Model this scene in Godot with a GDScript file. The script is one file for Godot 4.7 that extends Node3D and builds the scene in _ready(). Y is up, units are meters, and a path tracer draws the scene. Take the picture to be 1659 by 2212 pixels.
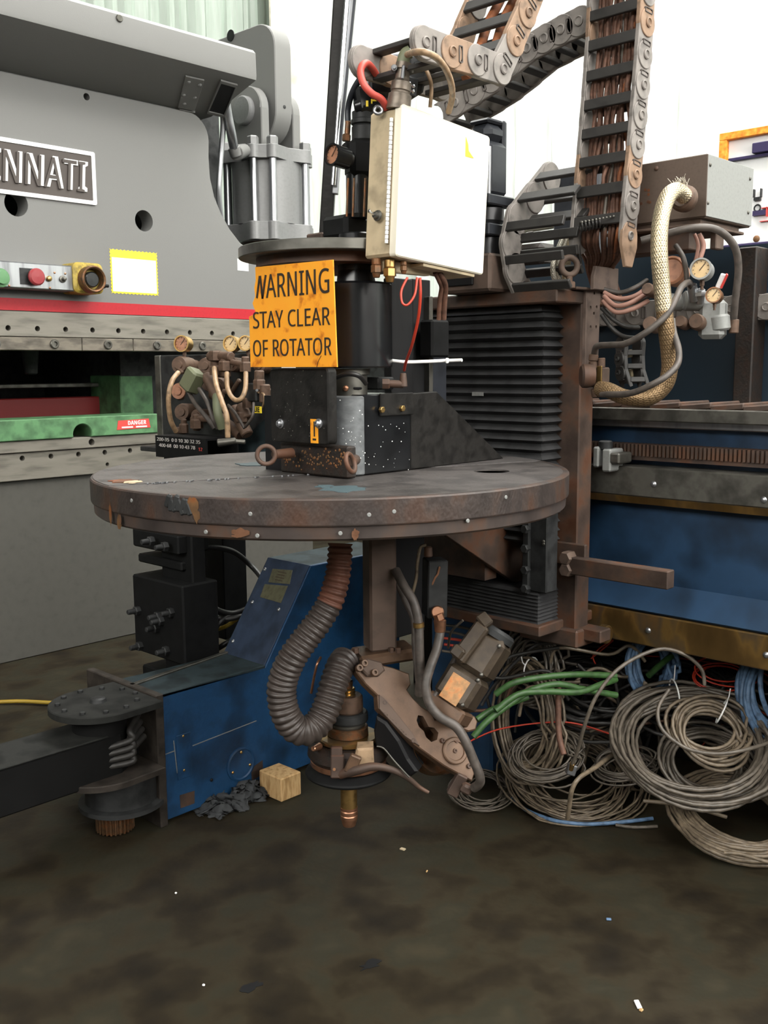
extends Node3D

const FP := 2150.0                       # focal length in pixels of a 1659 x 2212 frame
var O := Vector3(0, 1.5, 0)              # the eye
var CB := Basis.from_euler(Vector3(deg_to_rad(-8.2), deg_to_rad(-46.3), deg_to_rad(-0.4)))
var FH := Vector3(0.72297, 0, -0.69088)
var RT := Vector3(0.69088, 0, 0.72297)
const UP := Vector3.UP
const XX := Vector3(1, 0, 0)
const YY := Vector3(0, 1, 0)
const ZZ := Vector3(0, 0, 1)
var M := {}

# ---------------------------------------------------------------- measuring: a pixel of the photograph to a point
func ray(px: float, py: float) -> Vector3:
	return CB * Vector3((px - 829.5) / FP, -(py - 1106.0) / FP, -1.0)
var SC := 1.0                            # the table and what it carries stand a little nearer
func at(px: float, py: float, d: float) -> Vector3:      # at a level distance d ahead
	var r := ray(px, py)
	return O + r * (d * SC / r.dot(FH))
func onx(px: float, py: float, k: float) -> Vector3:
	var r := ray(px, py)
	return O + r * ((k - O.x) / r.x)
func ony(px: float, py: float, k: float) -> Vector3:
	var r := ray(px, py)
	return O + r * ((k - O.y) / r.y)
func onz(px: float, py: float, k: float) -> Vector3:
	var r := ray(px, py)
	return O + r * ((k - O.z) / r.z)
func onpl(px: float, py: float, o: Vector3, n: Vector3) -> Vector3:
	var r := ray(px, py)
	return O + r * ((o - O).dot(n) / r.dot(n))
func mm(px: float, d: float) -> float:                   # a length of px pixels at distance d
	return px * d * SC / FP
func route(a: Array) -> PackedVector3Array:              # [px, py, d] triples to points
	var r := PackedVector3Array()
	for p in a:
		r.append(at(p[0], p[1], p[2]))
	return r
func spline(p: PackedVector3Array, k := 8) -> PackedVector3Array:
	var r := PackedVector3Array()
	for i in p.size() - 1:
		var a := p[maxi(i - 1, 0)]
		var b := p[i]
		var c := p[i + 1]
		var d := p[mini(i + 2, p.size() - 1)]
		for j in k:
			r.append(b.cubic_interpolate(c, a, d, float(j) / k))
	r.append(p[p.size() - 1])
	return r

# ---------------------------------------------------------------- mesh collector
class Mb:
	var v := PackedVector3Array()
	var n := PackedVector3Array()
	var t := PackedVector2Array()
	func tri(a: Vector3, b: Vector3, c: Vector3, na: Vector3, nb: Vector3, nc: Vector3, ta := Vector2.ZERO, tb := Vector2.ZERO, tc := Vector2.ZERO) -> void:
		if (b - a).cross(c - a).dot(na + nb + nc) > 0.0:
			v.append_array([a, c, b]); n.append_array([na, nc, nb]); t.append_array([ta, tc, tb])
		else:
			v.append_array([a, b, c]); n.append_array([na, nb, nc]); t.append_array([ta, tb, tc])
	func quad(a: Vector3, b: Vector3, c: Vector3, d: Vector3, nn: Vector3) -> void:
		tri(a, b, c, nn, nn, nn); tri(a, c, d, nn, nn, nn)
	func box(lo: Vector3, hi: Vector3, bev := 0.0) -> void:
		var a := lo.min(hi)
		var b := lo.max(hi)
		cube((a + b) / 2.0, b - a, Basis(), bev)
	func cube(c: Vector3, s: Vector3, bs := Basis(), bev := 0.0) -> void:
		var h := s / 2.0
		var e: float = minf(bev, minf(h.x, minf(h.y, h.z)) * 0.9)
		for ax in 3:
			var u := (ax + 1) % 3
			var w := (ax + 2) % 3
			for sg in [-1.0, 1.0]:
				var q: Array[Vector3] = []
				for k in [[-1, -1], [1, -1], [1, 1], [-1, 1]]:
					var p := Vector3.ZERO
					p[ax] = sg * h[ax]; p[u] = k[0] * (h[u] - e); p[w] = k[1] * (h[w] - e)
					q.append(c + bs * p)
				var nn := Vector3.ZERO
				nn[ax] = sg
				quad(q[0], q[1], q[2], q[3], bs * nn)
			if e > 0.0:
				for su in [-1.0, 1.0]:
					for sw in [-1.0, 1.0]:
						var q2: Array[Vector3] = []
						for k in [-1.0, 1.0]:
							var p := Vector3.ZERO
							p[ax] = k * (h[ax] - e); p[u] = su * h[u]; p[w] = sw * (h[w] - e)
							q2.append(c + bs * p)
							p[u] = su * (h[u] - e); p[w] = sw * h[w]
							q2.append(c + bs * p)
						var nn := Vector3.ZERO
						nn[u] = su * 0.7071; nn[w] = sw * 0.7071
						quad(q2[0], q2[1], q2[3], q2[2], bs * nn)
		if e > 0.0:
			for sx in [-1.0, 1.0]:
				for sy in [-1.0, 1.0]:
					for sz in [-1.0, 1.0]:
						var g := Vector3(sx, sy, sz)
						var p0 := c + bs * (g * Vector3(h.x, h.y - e, h.z - e))
						var p1 := c + bs * (g * Vector3(h.x - e, h.y, h.z - e))
						var p2 := c + bs * (g * Vector3(h.x - e, h.y - e, h.z))
						var nn := bs * (g / 1.7321)
						tri(p0, p1, p2, nn, nn, nn)
	func bar(a: Vector3, b: Vector3, w: float, h: float, up := Vector3.UP, bev := 0.0) -> void:   # a box from a to b, w across, h along up
		var z := (b - a).normalized()
		var x := up.cross(z).normalized()
		var y := z.cross(x)
		cube((a + b) / 2.0, Vector3(w, h, a.distance_to(b)), Basis(x, y, z), bev)
	func frame(ax: Vector3) -> Array:
		var a := ax.normalized()
		var e1 := (Vector3.UP if absf(a.y) < 0.9 else Vector3.RIGHT).cross(a).normalized()
		return [e1, a.cross(e1)]
	func lathe(o: Vector3, axis: Vector3, prof: Array, sides := 24, flat := false) -> void:      # prof: Vector2(radius, height)
		var a := axis.normalized()
		var f := frame(a)
		var e1: Vector3 = f[0]
		var e2: Vector3 = f[1]
		for k in prof.size() - 1:
			var p: Vector2 = prof[k]
			var q: Vector2 = prof[k + 1]
			if p.distance_to(q) < 1e-6:
				continue
			var g := Vector2(q.y - p.y, p.x - q.x).normalized()
			for i in sides:
				var t0 := TAU * i / sides
				var t1 := TAU * (i + 1) / sides
				var r0 := e1 * cos(t0) + e2 * sin(t0)
				var r1 := e1 * cos(t1) + e2 * sin(t1)
				var n0 := r0 * g.x + a * g.y
				var n1 := r1 * g.x + a * g.y
				if flat:
					n0 = (n0 + n1).normalized()
					n1 = n0
				var u0 := float(i) / sides
				var u1 := float(i + 1) / sides
				var A := o + r0 * p.x + a * p.y
				var B := o + r1 * p.x + a * p.y
				var C := o + r1 * q.x + a * q.y
				var D := o + r0 * q.x + a * q.y
				if p.x > 1e-7:
					tri(A, B, C, n0, n1, n1, Vector2(u0, p.y), Vector2(u1, p.y), Vector2(u1, q.y))
				if q.x > 1e-7:
					tri(A, C, D, n0, n1, n0, Vector2(u0, p.y), Vector2(u1, q.y), Vector2(u0, q.y))
	func cyl(a: Vector3, b: Vector3, r: float, r2 := -1.0, sides := 20, ch := 0.0) -> void:
		var h := a.distance_to(b)
		var q := r if r2 < 0.0 else r2
		if ch > 0.0:
			lathe(a, b - a, [Vector2(0, 0), Vector2(r - ch, 0), Vector2(r, ch), Vector2(q, h - ch), Vector2(q - ch, h), Vector2(0, h)], sides)
		else:
			lathe(a, b - a, [Vector2(0, 0), Vector2(r, 0), Vector2(q, h), Vector2(0, h)], sides)
	func hexa(a: Vector3, b: Vector3, r: float) -> void:
		var h := a.distance_to(b)
		lathe(a, b - a, [Vector2(0, 0), Vector2(r, 0), Vector2(r, h * 0.85), Vector2(r * 0.85, h), Vector2(0, h)], 6, true)
	func dome(o: Vector3, ax: Vector3, r: float, h: float, sides := 14) -> void:
		var p: Array = []
		for k in 6:
			var w := PI / 2 * k / 5.0
			p.append(Vector2(r * cos(w), h * sin(w)))
		lathe(o, ax, p, sides)
	func tube(p: PackedVector3Array, r: float, sides := 8, closed := false, radii := PackedFloat32Array()) -> void:
		var m := p.size()
		if m < 2:
			return
		var rings: Array = []
		var norms: Array = []
		var tan0 := (p[1] - p[0]).normalized()
		var e: Vector3 = frame(tan0)[0]
		var ln := 0.0
		var us := PackedFloat32Array()
		for i in m:
			var tg: Vector3
			if closed:
				tg = (p[(i + 1) % m] - p[(i - 1 + m) % m]).normalized()
			else:
				tg = (p[mini(i + 1, m - 1)] - p[maxi(i - 1, 0)]).normalized()
			e = (e - tg * e.dot(tg))
			if e.length() < 1e-5:
				e = frame(tg)[0]
			e = e.normalized()
			var f := tg.cross(e)
			var rr: float = radii[i] if radii.size() == m else r
			var slope := 0.0
			if radii.size() == m and not closed:
				var a0 := maxi(i - 1, 0)
				var a1 := mini(i + 1, m - 1)
				slope = (radii[a1] - radii[a0]) / maxf(p[a1].distance_to(p[a0]), 1e-6)
			var ring := PackedVector3Array()
			var nr := PackedVector3Array()
			for k in sides:
				var w := TAU * k / sides
				var d := e * cos(w) + f * sin(w)
				ring.append(p[i] + d * rr)
				nr.append((d - tg * slope).normalized())
			rings.append(ring); norms.append(nr)
			if i > 0:
				ln += p[i].distance_to(p[i - 1])
			us.append(ln)
		var per := TAU * maxf(r, 0.001)
		for i in (m if closed else m - 1):
			var j := (i + 1) % m
			for k in sides:
				var l := (k + 1) % sides
				var u0 := float(k) / sides
				var u1 := float(k + 1) / sides
				var v0 := us[i] / per
				var v1 := us[j] / per
				tri(rings[i][k], rings[i][l], rings[j][l], norms[i][k], norms[i][l], norms[j][l], Vector2(u0, v0), Vector2(u1, v0), Vector2(u1, v1))
				tri(rings[i][k], rings[j][l], rings[j][k], norms[i][k], norms[j][l], norms[j][k], Vector2(u0, v0), Vector2(u1, v1), Vector2(u0, v1))
		if not closed:
			for s in [0, m - 1]:
				var q: PackedVector3Array = rings[s]
				var nn := (p[0] - p[1]).normalized() if s == 0 else (p[m - 1] - p[m - 2]).normalized()
				for k in sides:
					tri(p[s], q[k], q[(k + 1) % sides], nn, nn, nn)
	func torus(c: Vector3, ax: Vector3, R: float, r: float, seg := 28, sides := 10) -> void:
		var f := frame(ax)
		var p := PackedVector3Array()
		for i in seg:
			var w := TAU * i / seg
			p.append(c + (f[0] * cos(w) + f[1] * sin(w)) * R)
		tube(p, r, sides, true)
	# a plate: poly in the plane (ex, ey) through o, facing ex x ey, thickness d behind it
	func prism(poly: PackedVector2Array, o: Vector3, ex: Vector3, ey: Vector3, d: float, holes: Array = [], bev := 0.0) -> void:
		var ez := ex.cross(ey).normalized()
		var pl := poly.duplicate()
		if Geometry2D.is_polygon_clockwise(pl):
			pl.reverse()
		var face := pl.duplicate()
		var m := pl.size()
		if bev > 0.0:
			for i in m:
				var a := (pl[i] - pl[(i - 1 + m) % m]).normalized()
				var b := (pl[(i + 1) % m] - pl[i]).normalized()
				var na := Vector2(-a.y, a.x)
				var nb := Vector2(-b.y, b.x)
				var nm := (na + nb).normalized()
				face[i] = pl[i] + nm * bev / maxf(0.4, nm.dot(na))
		var whole := face.duplicate()
		for h in holes:
			whole = bridge(whole, h)
		var ix := ears(whole)
		for k in range(0, ix.size(), 3):
			var q: Array[Vector3] = []
			for s in 3:
				q.append(o + ex * whole[ix[k + s]].x + ey * whole[ix[k + s]].y)
			tri(q[0], q[1], q[2], ez, ez, ez)
			tri(q[0] - ez * d, q[1] - ez * d, q[2] - ez * d, -ez, -ez, -ez)
		rim(pl, o, ex, ey, -bev, -d, 1.0, true)
		if bev > 0.0:
			for i in m:
				var j := (i + 1) % m
				var a2 := o + ex * face[i].x + ey * face[i].y
				var b2 := o + ex * face[j].x + ey * face[j].y
				var c2 := o + ex * pl[j].x + ey * pl[j].y - ez * bev
				var d2 := o + ex * pl[i].x + ey * pl[i].y - ez * bev
				var e2 := (pl[j] - pl[i]).normalized()
				quad(a2, b2, c2, d2, ((ex * e2.y - ey * e2.x) + ez).normalized())
		for h in holes:
			var hp: PackedVector2Array = h.duplicate()
			if Geometry2D.is_polygon_clockwise(hp):
				hp.reverse()
			rim(hp, o, ex, ey, 0.0, -d, -1.0, true)
	func rim(pl: PackedVector2Array, o: Vector3, ex: Vector3, ey: Vector3, z0: float, z1: float, sg: float, smooth: bool) -> void:
		var ez := ex.cross(ey).normalized()
		var m := pl.size()
		var en: Array[Vector2] = []
		for i in m:
			var e := (pl[(i + 1) % m] - pl[i]).normalized()
			en.append(Vector2(e.y, -e.x) * sg)
		for i in m:
			var j := (i + 1) % m
			var n0 := en[i]
			var n1 := en[i]
			if smooth and en[(i - 1 + m) % m].dot(en[i]) > 0.8:
				n0 = (en[(i - 1 + m) % m] + en[i]).normalized()
			if smooth and en[j].dot(en[i]) > 0.8:
				n1 = (en[j] + en[i]).normalized()
			var a := o + ex * pl[i].x + ey * pl[i].y
			var b := o + ex * pl[j].x + ey * pl[j].y
			var N0 := ex * n0.x + ey * n0.y
			var N1 := ex * n1.x + ey * n1.y
			tri(a + ez * z0, b + ez * z0, b + ez * z1, N0, N1, N1)
			tri(a + ez * z0, b + ez * z1, a + ez * z1, N0, N1, N0)
	# joins a hole to the outline by a slit between the nearest pair of points, adding points where needed
	func bridge(outer: PackedVector2Array, hole: PackedVector2Array) -> PackedVector2Array:
		var h := hole.duplicate()
		if not Geometry2D.is_polygon_clockwise(h):
			h.reverse()
		var best := INF
		var bi := 0
		var bj := 0
		var bp := Vector2.ZERO
		for j in h.size():
			for i in outer.size():
				var cp := Geometry2D.get_closest_point_to_segment(h[j], outer[i], outer[(i + 1) % outer.size()])
				var d := cp.distance_squared_to(h[j])
				if d < best - 1e-12:
					best = d; bi = i; bj = j; bp = cp
		var o := outer.duplicate()
		if bp.distance_to(o[bi]) > 1e-5:
			if bp.distance_to(o[(bi + 1) % o.size()]) > 1e-5:
				o.insert(bi + 1, bp)
			bi = (bi + 1) % o.size()
		var r := o.slice(0, bi + 1)
		for j in h.size() + 1:
			r.append(h[(bj + j) % h.size()])
		r.append_array(o.slice(bi))
		return r
	func ears(p: PackedVector2Array) -> PackedInt32Array:
		var ix := PackedInt32Array()
		var id := PackedInt32Array(range(p.size()))
		var i := 0
		var miss := 0
		while id.size() > 3 and miss <= id.size():
			var m := id.size()
			i = i % m
			var a := p[id[(i - 1 + m) % m]]
			var b := p[id[i]]
			var c := p[id[(i + 1) % m]]
			var cr := (b - a).cross(c - b)
			var ok := cr > 1e-12
			if ok:
				for k in m:
					var q := p[id[k]]
					if (b - a).cross(q - a) > 1e-13 and (c - b).cross(q - b) > 1e-13 and (a - c).cross(q - c) > -1e-13 and q != a and q != c:
						ok = false
						break
			elif absf(cr) <= 1e-12 and (b - a).dot(c - b) >= 0.0 and miss > m / 2:
				id.remove_at(i)
				miss = 0
				continue
			if ok:
				ix.append_array([id[(i - 1 + m) % m], id[i], id[(i + 1) % m]])
				id.remove_at(i)
				miss = 0
				i += 1
			else:
				i += 1
				miss += 1
		if id.size() == 3:
			ix.append_array([id[0], id[1], id[2]])
		else:
			print("ears left: ", id.size(), " of ", p.size())
		return ix

func circle2(c: Vector2, r: float, k := 20, ry := -1.0) -> PackedVector2Array:
	var p := PackedVector2Array()
	for i in k:
		var w := TAU * i / k
		p.append(c + Vector2(cos(w) * r, sin(w) * (r if ry < 0 else ry)))
	return p
func round2(lo: Vector2, hi: Vector2, r: float, k := 5) -> PackedVector2Array:
	var p := PackedVector2Array()
	for q in [[hi.x - r, hi.y - r, 0.0], [lo.x + r, hi.y - r, 0.5], [lo.x + r, lo.y + r, 1.0], [hi.x - r, lo.y + r, 1.5]]:
		for i in k + 1:
			var w: float = PI * q[2] + PI / 2 * i / k
			p.append(Vector2(q[0], q[1]) + Vector2(cos(w), sin(w)) * r)
	return p
func arc2(c: Vector2, r: float, a0: float, a1: float, k := 8) -> PackedVector2Array:
	var p := PackedVector2Array()
	for i in k + 1:
		var w := deg_to_rad(lerpf(a0, a1, float(i) / k))
		p.append(c + Vector2(cos(w), sin(w)) * r)
	return p

# ---------------------------------------------------------------- nodes
var taken := {}
func numbered(called: String) -> String:
	var k: int = taken.get(called, 0)
	taken[called] = k + 1
	return called if k == 0 else "%s_%03d" % [called, k]
func tag(o: Node3D, label: String, category: String, group := "") -> void:
	o.set_meta("label", label)
	o.set_meta("category", category)
	if group != "":
		o.set_meta("group", group)
func thing(called: String, label: String, category: String, base: Vector3, group := "") -> Node3D:
	var o := Node3D.new()
	o.name = numbered(called)
	add_child(o)
	o.position = base
	tag(o, label, category, group)
	return o
func base_of(p: Node) -> Vector3:
	while p.get_parent() != self:
		p = p.get_parent()
	return p.position
func mesh_of(b: Mb, base: Vector3) -> ArrayMesh:
	var q := PackedVector3Array()
	q.resize(b.v.size())
	for i in b.v.size():
		q[i] = b.v[i] - base
	var a := []
	a.resize(Mesh.ARRAY_MAX)
	a[Mesh.ARRAY_VERTEX] = q
	a[Mesh.ARRAY_NORMAL] = b.n
	a[Mesh.ARRAY_TEX_UV] = b.t
	var m := ArrayMesh.new()
	m.add_surface_from_arrays(Mesh.PRIMITIVE_TRIANGLES, a)
	return m
func part(parent: Node3D, called: String, b: Mb, m: Material, label := "") -> MeshInstance3D:
	var o := MeshInstance3D.new()
	o.name = called
	o.mesh = mesh_of(b, base_of(parent))
	o.material_override = m
	parent.add_child(o, true)
	if label != "":
		o.set_meta("label", label)
	return o
func solo(called: String, b: Mb, m: Material, label: String, category: String, group := "") -> MeshInstance3D:
	var lo := b.v[0]
	var hi := b.v[0]
	for p in b.v:
		lo = lo.min(p)
		hi = hi.max(p)
	var base := Vector3((lo.x + hi.x) / 2, lo.y, (lo.z + hi.z) / 2)
	var o := MeshInstance3D.new()
	o.name = numbered(called)
	o.mesh = mesh_of(b, base)
	o.material_override = m
	add_child(o)
	o.position = base
	tag(o, label, category, group)
	return o
func struct(called: String, b: Mb, m: Material) -> MeshInstance3D:
	var o := MeshInstance3D.new()
	o.name = called
	o.mesh = mesh_of(b, Vector3.ZERO)
	o.material_override = m
	add_child(o)
	o.set_meta("kind", "structure")
	return o
func text(parent: Node3D, called: String, s: String, cap: float, o: Vector3, ex: Vector3, ey: Vector3, m: Material, narrow := 1.0, bold := false, thick := 0.0012) -> MeshInstance3D:
	var tm := TextMesh.new()
	var f := SystemFont.new()
	f.font_names = PackedStringArray(["Droid Sans"])
	if bold:
		f.font_weight = 700
	tm.font = f
	tm.text = s
	tm.font_size = 64
	tm.pixel_size = cap / (64.0 * 0.714)
	tm.depth = thick
	tm.curve_step = 1.0
	tm.horizontal_alignment = HORIZONTAL_ALIGNMENT_CENTER
	tm.vertical_alignment = VERTICAL_ALIGNMENT_CENTER
	var i := MeshInstance3D.new()
	i.name = called
	i.mesh = tm
	i.material_override = m
	parent.add_child(i, true)
	i.transform = Transform3D(Basis(ex * narrow, ey, ex.cross(ey)), o - base_of(parent))
	return i
# a bent hose or wire as one mesh
func hose(called: String, pts: PackedVector3Array, r: float, m: Material, label: String, category: String, group := "", sides := 8, k := 8) -> MeshInstance3D:
	var b := Mb.new()
	b.tube(spline(pts, k), r, sides)
	return solo(called, b, m, label, category, group)

# ---------------------------------------------------------------- materials
func noise(freq: float, seed_: int, ramp: Array, octaves := 5, size := 512, kind := FastNoiseLite.TYPE_SIMPLEX_SMOOTH) -> NoiseTexture2D:
	var n := FastNoiseLite.new()
	n.noise_type = kind
	n.seed = seed_
	n.frequency = freq
	n.fractal_octaves = octaves
	var t := NoiseTexture2D.new()
	t.noise = n
	t.width = size
	t.height = size
	t.seamless = true
	if ramp.size():
		var g := Gradient.new()
		var of := PackedFloat32Array()
		var co := PackedColorArray()
		for q in ramp:
			of.append(q[0])
			co.append(q[1])
		g.offsets = of
		g.colors = co
		t.color_ramp = g
	return t
func bumpy(freq: float, seed_: int, strength: float) -> NoiseTexture2D:
	var t := noise(freq, seed_, [], 4, 512)
	t.as_normal_map = true
	t.bump_strength = strength
	return t
func g(x: float) -> Color:
	return Color(x, x, x)
var TX := {}
# colours are given as linear values
const PALE := ["sheet", "plaster", "cream", "chrome", "steel", "red_stripe", "cabinet", "cabinet_shade_tan", "white", "paper", "yellow", "sign_yellow", "chain", "chain_rust", "cable_blue", "cable_red", "hose_red", "hose_tan", "brass", "copper", "dial", "dial_copper", "wood", "box_grey", "osb", "tie_white", "servo_label", "board_red", "chalk", "gold_rail", "grey_light", "curtain", "teal_paint", "grey", "green", "beige_steel", "beige_dark", "bed", "cable_brown", "cable_orange", "cable_tan", "hose_pink", "tan_block", "plug", "rust_pale", "button_red", "guard_yellow"]
func mat(called: String, c: Color, rough: float, metal := 0.0, tex := "", sc := Vector3.ONE, nrm := "", nsc := 0.5, local := false) -> StandardMaterial3D:
	var m := StandardMaterial3D.new()
	m.resource_name = called
	if not called in PALE:
		c = Color(c.r * 0.6, c.g * 0.6, c.b * 0.6)
	m.albedo_color = c.linear_to_srgb()
	m.roughness = rough
	m.metallic = metal
	if tex != "":
		m.albedo_texture = TX[tex]
	if nrm != "":
		m.normal_enabled = true
		m.normal_texture = TX[nrm]
		m.normal_scale = nsc
	if tex != "" or nrm != "":
		m.uv1_triplanar = true
		m.uv1_world_triplanar = not local
		m.uv1_scale = sc
	M[called] = m
	return m
func uvmat(called: String, c: Color, rough: float, metal: float, tex: Texture2D, sc: Vector3, nrm: Texture2D = null, nsc := 1.0) -> StandardMaterial3D:
	var m := StandardMaterial3D.new()
	m.resource_name = called
	m.albedo_color = c.linear_to_srgb()
	m.roughness = rough
	m.metallic = metal
	m.albedo_texture = tex
	m.uv1_scale = sc
	if nrm:
		m.normal_enabled = true
		m.normal_texture = nrm
		m.normal_scale = nsc
	M[called] = m
	return m

func make_materials() -> void:
	TX.grime = noise(0.008, 3, [[0.0, g(0.62)], [0.45, g(0.9)], [1.0, g(1.0)]])
	TX.dirty = noise(0.012, 5, [[0.0, g(0.62)], [0.4, g(0.85)], [0.62, g(1.0)], [1.0, g(0.92)]])
	TX.speck = noise(0.05, 7, [[0.0, g(0.9)], [0.3, g(0.97)], [0.7, g(1.0)], [1.0, g(0.96)]], 3)
	TX.rust = noise(0.01, 11, [[0.0, Color(0.6, 0.57, 0.56)], [0.42, Color(0.82, 0.79, 0.78)], [0.6, Color(0.95, 0.86, 0.8)], [0.72, Color(1.0, 0.82, 0.7)], [1.0, Color(0.9, 0.66, 0.5)]])
	TX.brush = noise(0.01, 13, [[0.0, g(0.72)], [0.5, g(0.95)], [1.0, g(1.0)]], 4)
	TX.gold = noise(0.006, 17, [[0.0, Color(0.5, 0.42, 0.3)], [0.4, Color(0.66, 0.56, 0.4)], [0.55, Color(0.85, 0.72, 0.5)], [0.68, Color(0.66, 0.6, 0.55)], [1.0, Color(0.95, 0.72, 0.42)]])
	TX.floor = noise(0.006, 19, [[0.0, Color(0.5, 0.46, 0.36)], [0.35, Color(0.72, 0.68, 0.56)], [0.5, Color(0.86, 0.84, 0.74)], [0.66, Color(0.8, 0.84, 0.78)], [1.0, Color(1.0, 1.0, 0.92)]], 6, 1024)
	TX.sheet = noise(0.012, 23, [[0.0, Color(0.86, 0.9, 0.87)], [0.3, Color(0.95, 0.98, 0.96)], [0.6, Color(1, 1, 1)], [1.0, Color(0.96, 0.99, 0.97)]], 4)
	TX.chip = noise(0.03, 29, [[0.0, g(0.75)], [0.5, g(0.9)], [1.0, g(1.0)]], 4)
	TX.wood = noise(0.012, 31, [[0.0, Color(0.75, 0.65, 0.5)], [0.4, Color(0.92, 0.84, 0.7)], [0.6, Color(1.0, 0.94, 0.82)], [1.0, Color(0.9, 0.8, 0.64)]], 4)
	TX.osb = noise(0.04, 37, [[0.0, Color(0.8, 0.45, 0.12)], [0.5, Color(1.0, 0.65, 0.22)], [1.0, Color(1.0, 0.8, 0.4)]], 3, 256)
	TX.cable = noise(0.03, 41, [[0.0, g(0.5)], [0.5, g(0.85)], [1.0, g(1.0)]], 4, 256)
	TX.sign = noise(0.008, 43, [[0.0, Color(0.62, 0.48, 0.35)], [0.2, Color(0.9, 0.8, 0.66)], [0.34, Color(1, 0.97, 0.93)], [1.0, Color(1, 1, 1)]], 5)
	TX.bump = bumpy(0.03, 51, 4.0)
	TX.fine = bumpy(0.12, 53, 3.0)
	TX.wave = bumpy(0.008, 57, 10.0)
	var br := Image.create(64, 64, false, Image.FORMAT_RGB8)
	var bh := Image.create(64, 64, false, Image.FORMAT_RGB8)
	for y in 64:
		for x in 64:
			var a := sin((x + y) / 64.0 * TAU * 2.0)
			var b := sin((x - y) / 64.0 * TAU * 2.0)
			var h := maxf(absf(a) * (1.0 if (int((x + y) / 16.0) + int((x - y + 64) / 16.0)) % 2 == 0 else 0.7), absf(b) * 0.8)
			br.set_pixel(x, y, g(0.45 + 0.55 * h))
			bh.set_pixel(x, y, g(h))
	bh.bump_map_to_normal_map(3.0)
	TX.braid = ImageTexture.create_from_image(br)
	TX.braidn = ImageTexture.create_from_image(bh)

	mat("floor", Color(0.054, 0.043, 0.028), 0.72, 0.0, "floor", Vector3.ONE * 0.55, "bump", 0.25)
	mat("sheet", Color(0.9, 0.92, 0.9), 0.55, 0.0, "sheet", Vector3(1.6, 0.12, 1.6), "wave", 0.5)
	mat("curtain", Color(0.28, 0.32, 0.285), 0.5, 0.0, "sheet", Vector3(2.2, 0.12, 2.2), "wave", 0.6)  # sheeting colour darkened to stand in for shade on the back wall
	mat("plaster", Color(0.7, 0.7, 0.66), 0.9, 0.0, "grime", Vector3.ONE * 0.3)
	mat("dark_wall", Color(0.2, 0.2, 0.19), 0.9, 0.0, "grime", Vector3.ONE * 0.3)
	mat("cream", Color(0.78, 0.75, 0.62), 0.7, 0.0, "grime", Vector3.ONE * 0.6)
	mat("grey", Color(0.158, 0.158, 0.153), 0.5, 0.0, "", Vector3.ONE * 2.0, "fine", 0.06)
	mat("grey_light", Color(0.18, 0.182, 0.182), 0.38, 0.1, "speck", Vector3.ONE * 1.5)
	mat("chrome", Color(0.75, 0.77, 0.8), 0.16, 1.0)
	mat("steel", Color(0.42, 0.43, 0.45), 0.32, 0.9, "brush", Vector3(3, 0.4, 3))
	mat("beige_steel", Color(0.215, 0.2, 0.168), 0.5, 0.15, "brush", Vector3(0.6, 4.0, 0.6), "fine", 0.1)
	mat("beige_dark", Color(0.175, 0.153, 0.122), 0.5, 0.2, "dirty", Vector3(1, 2.5, 1))
	mat("bed", Color(0.075, 0.072, 0.063), 0.6, 0.0, "speck", Vector3.ONE * 0.6)  # darkened to stand in for the shade low on the press
	mat("red_stripe", Color(0.4, 0.004, 0.014), 0.5, 0.0, "speck", Vector3.ONE * 2)
	mat("red_dark", Color(0.3, 0.015, 0.015), 0.5)
	mat("green", Color(0.10, 0.24, 0.105), 0.55, 0.0, "dirty", Vector3.ONE * 1.2)
	mat("black", Color(0.012, 0.012, 0.013), 0.5)
	mat("black_gloss", Color(0.016, 0.017, 0.019), 0.24, 0.0, "grime", Vector3.ONE * 2)
	mat("black_worn", Color(0.028, 0.026, 0.024), 0.42, 0.0, "dirty", Vector3.ONE * 3, "bump", 0.25)
	mat("black_rust", Color(0.03, 0.021, 0.015), 0.6, 0.0, "rust", Vector3.ONE * 5, "bump", 0.5)
	mat("black_metal", Color(0.07, 0.07, 0.073), 0.33, 0.6, "brush", Vector3(2, 0.3, 2))
	mat("motor", Color(0.05, 0.056, 0.07), 0.42, 0.2, "grime", Vector3.ONE * 2)
	mat("grey_chip", Color(0.26, 0.275, 0.285), 0.45, 0.1, "chip", Vector3.ONE * 2.2, "bump", 0.35)
	mat("table_top", Color(0.12, 0.106, 0.1), 0.5, 0.25, "dirty", Vector3(1.2, 1.2, 1.2), "fine", 0.2)
	mat("table_rim", Color(0.1, 0.08, 0.072), 0.55, 0.2, "rust", Vector3(2.0, 0.9, 2.0), "fine", 0.2)
	mat("table_ring", Color(0.17, 0.145, 0.135), 0.5, 0.3, "rust", Vector3(1.5, 1, 1.5))
	mat("burnt", Color(0.34, 0.19, 0.075), 0.6, 0.2, "rust", Vector3.ONE * 4)
	mat("rust_plate", Color(0.17, 0.118, 0.09), 0.62, 0.15, "rust", Vector3.ONE * 1.3, "bump", 0.2)
	mat("rust_dust", Color(0.205, 0.135, 0.1), 0.7, 0.1, "grime", Vector3.ONE * 2)
	mat("rust_orange", Color(0.3, 0.13, 0.055), 0.65, 0.1, "rust", Vector3.ONE * 2)
	mat("brown_box", Color(0.17, 0.12, 0.09), 0.6, 0.1, "speck", Vector3.ONE * 3)
	mat("box_grey", Color(0.245, 0.25, 0.24), 0.5, 0.2, "speck", Vector3.ONE * 3)
	mat("bellows", Color(0.085, 0.085, 0.088), 0.6, 0.0, "grime", Vector3.ONE * 3, "fine", 0.15)
	mat("cabinet", Color(0.8, 0.75, 0.62), 0.45)
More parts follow.
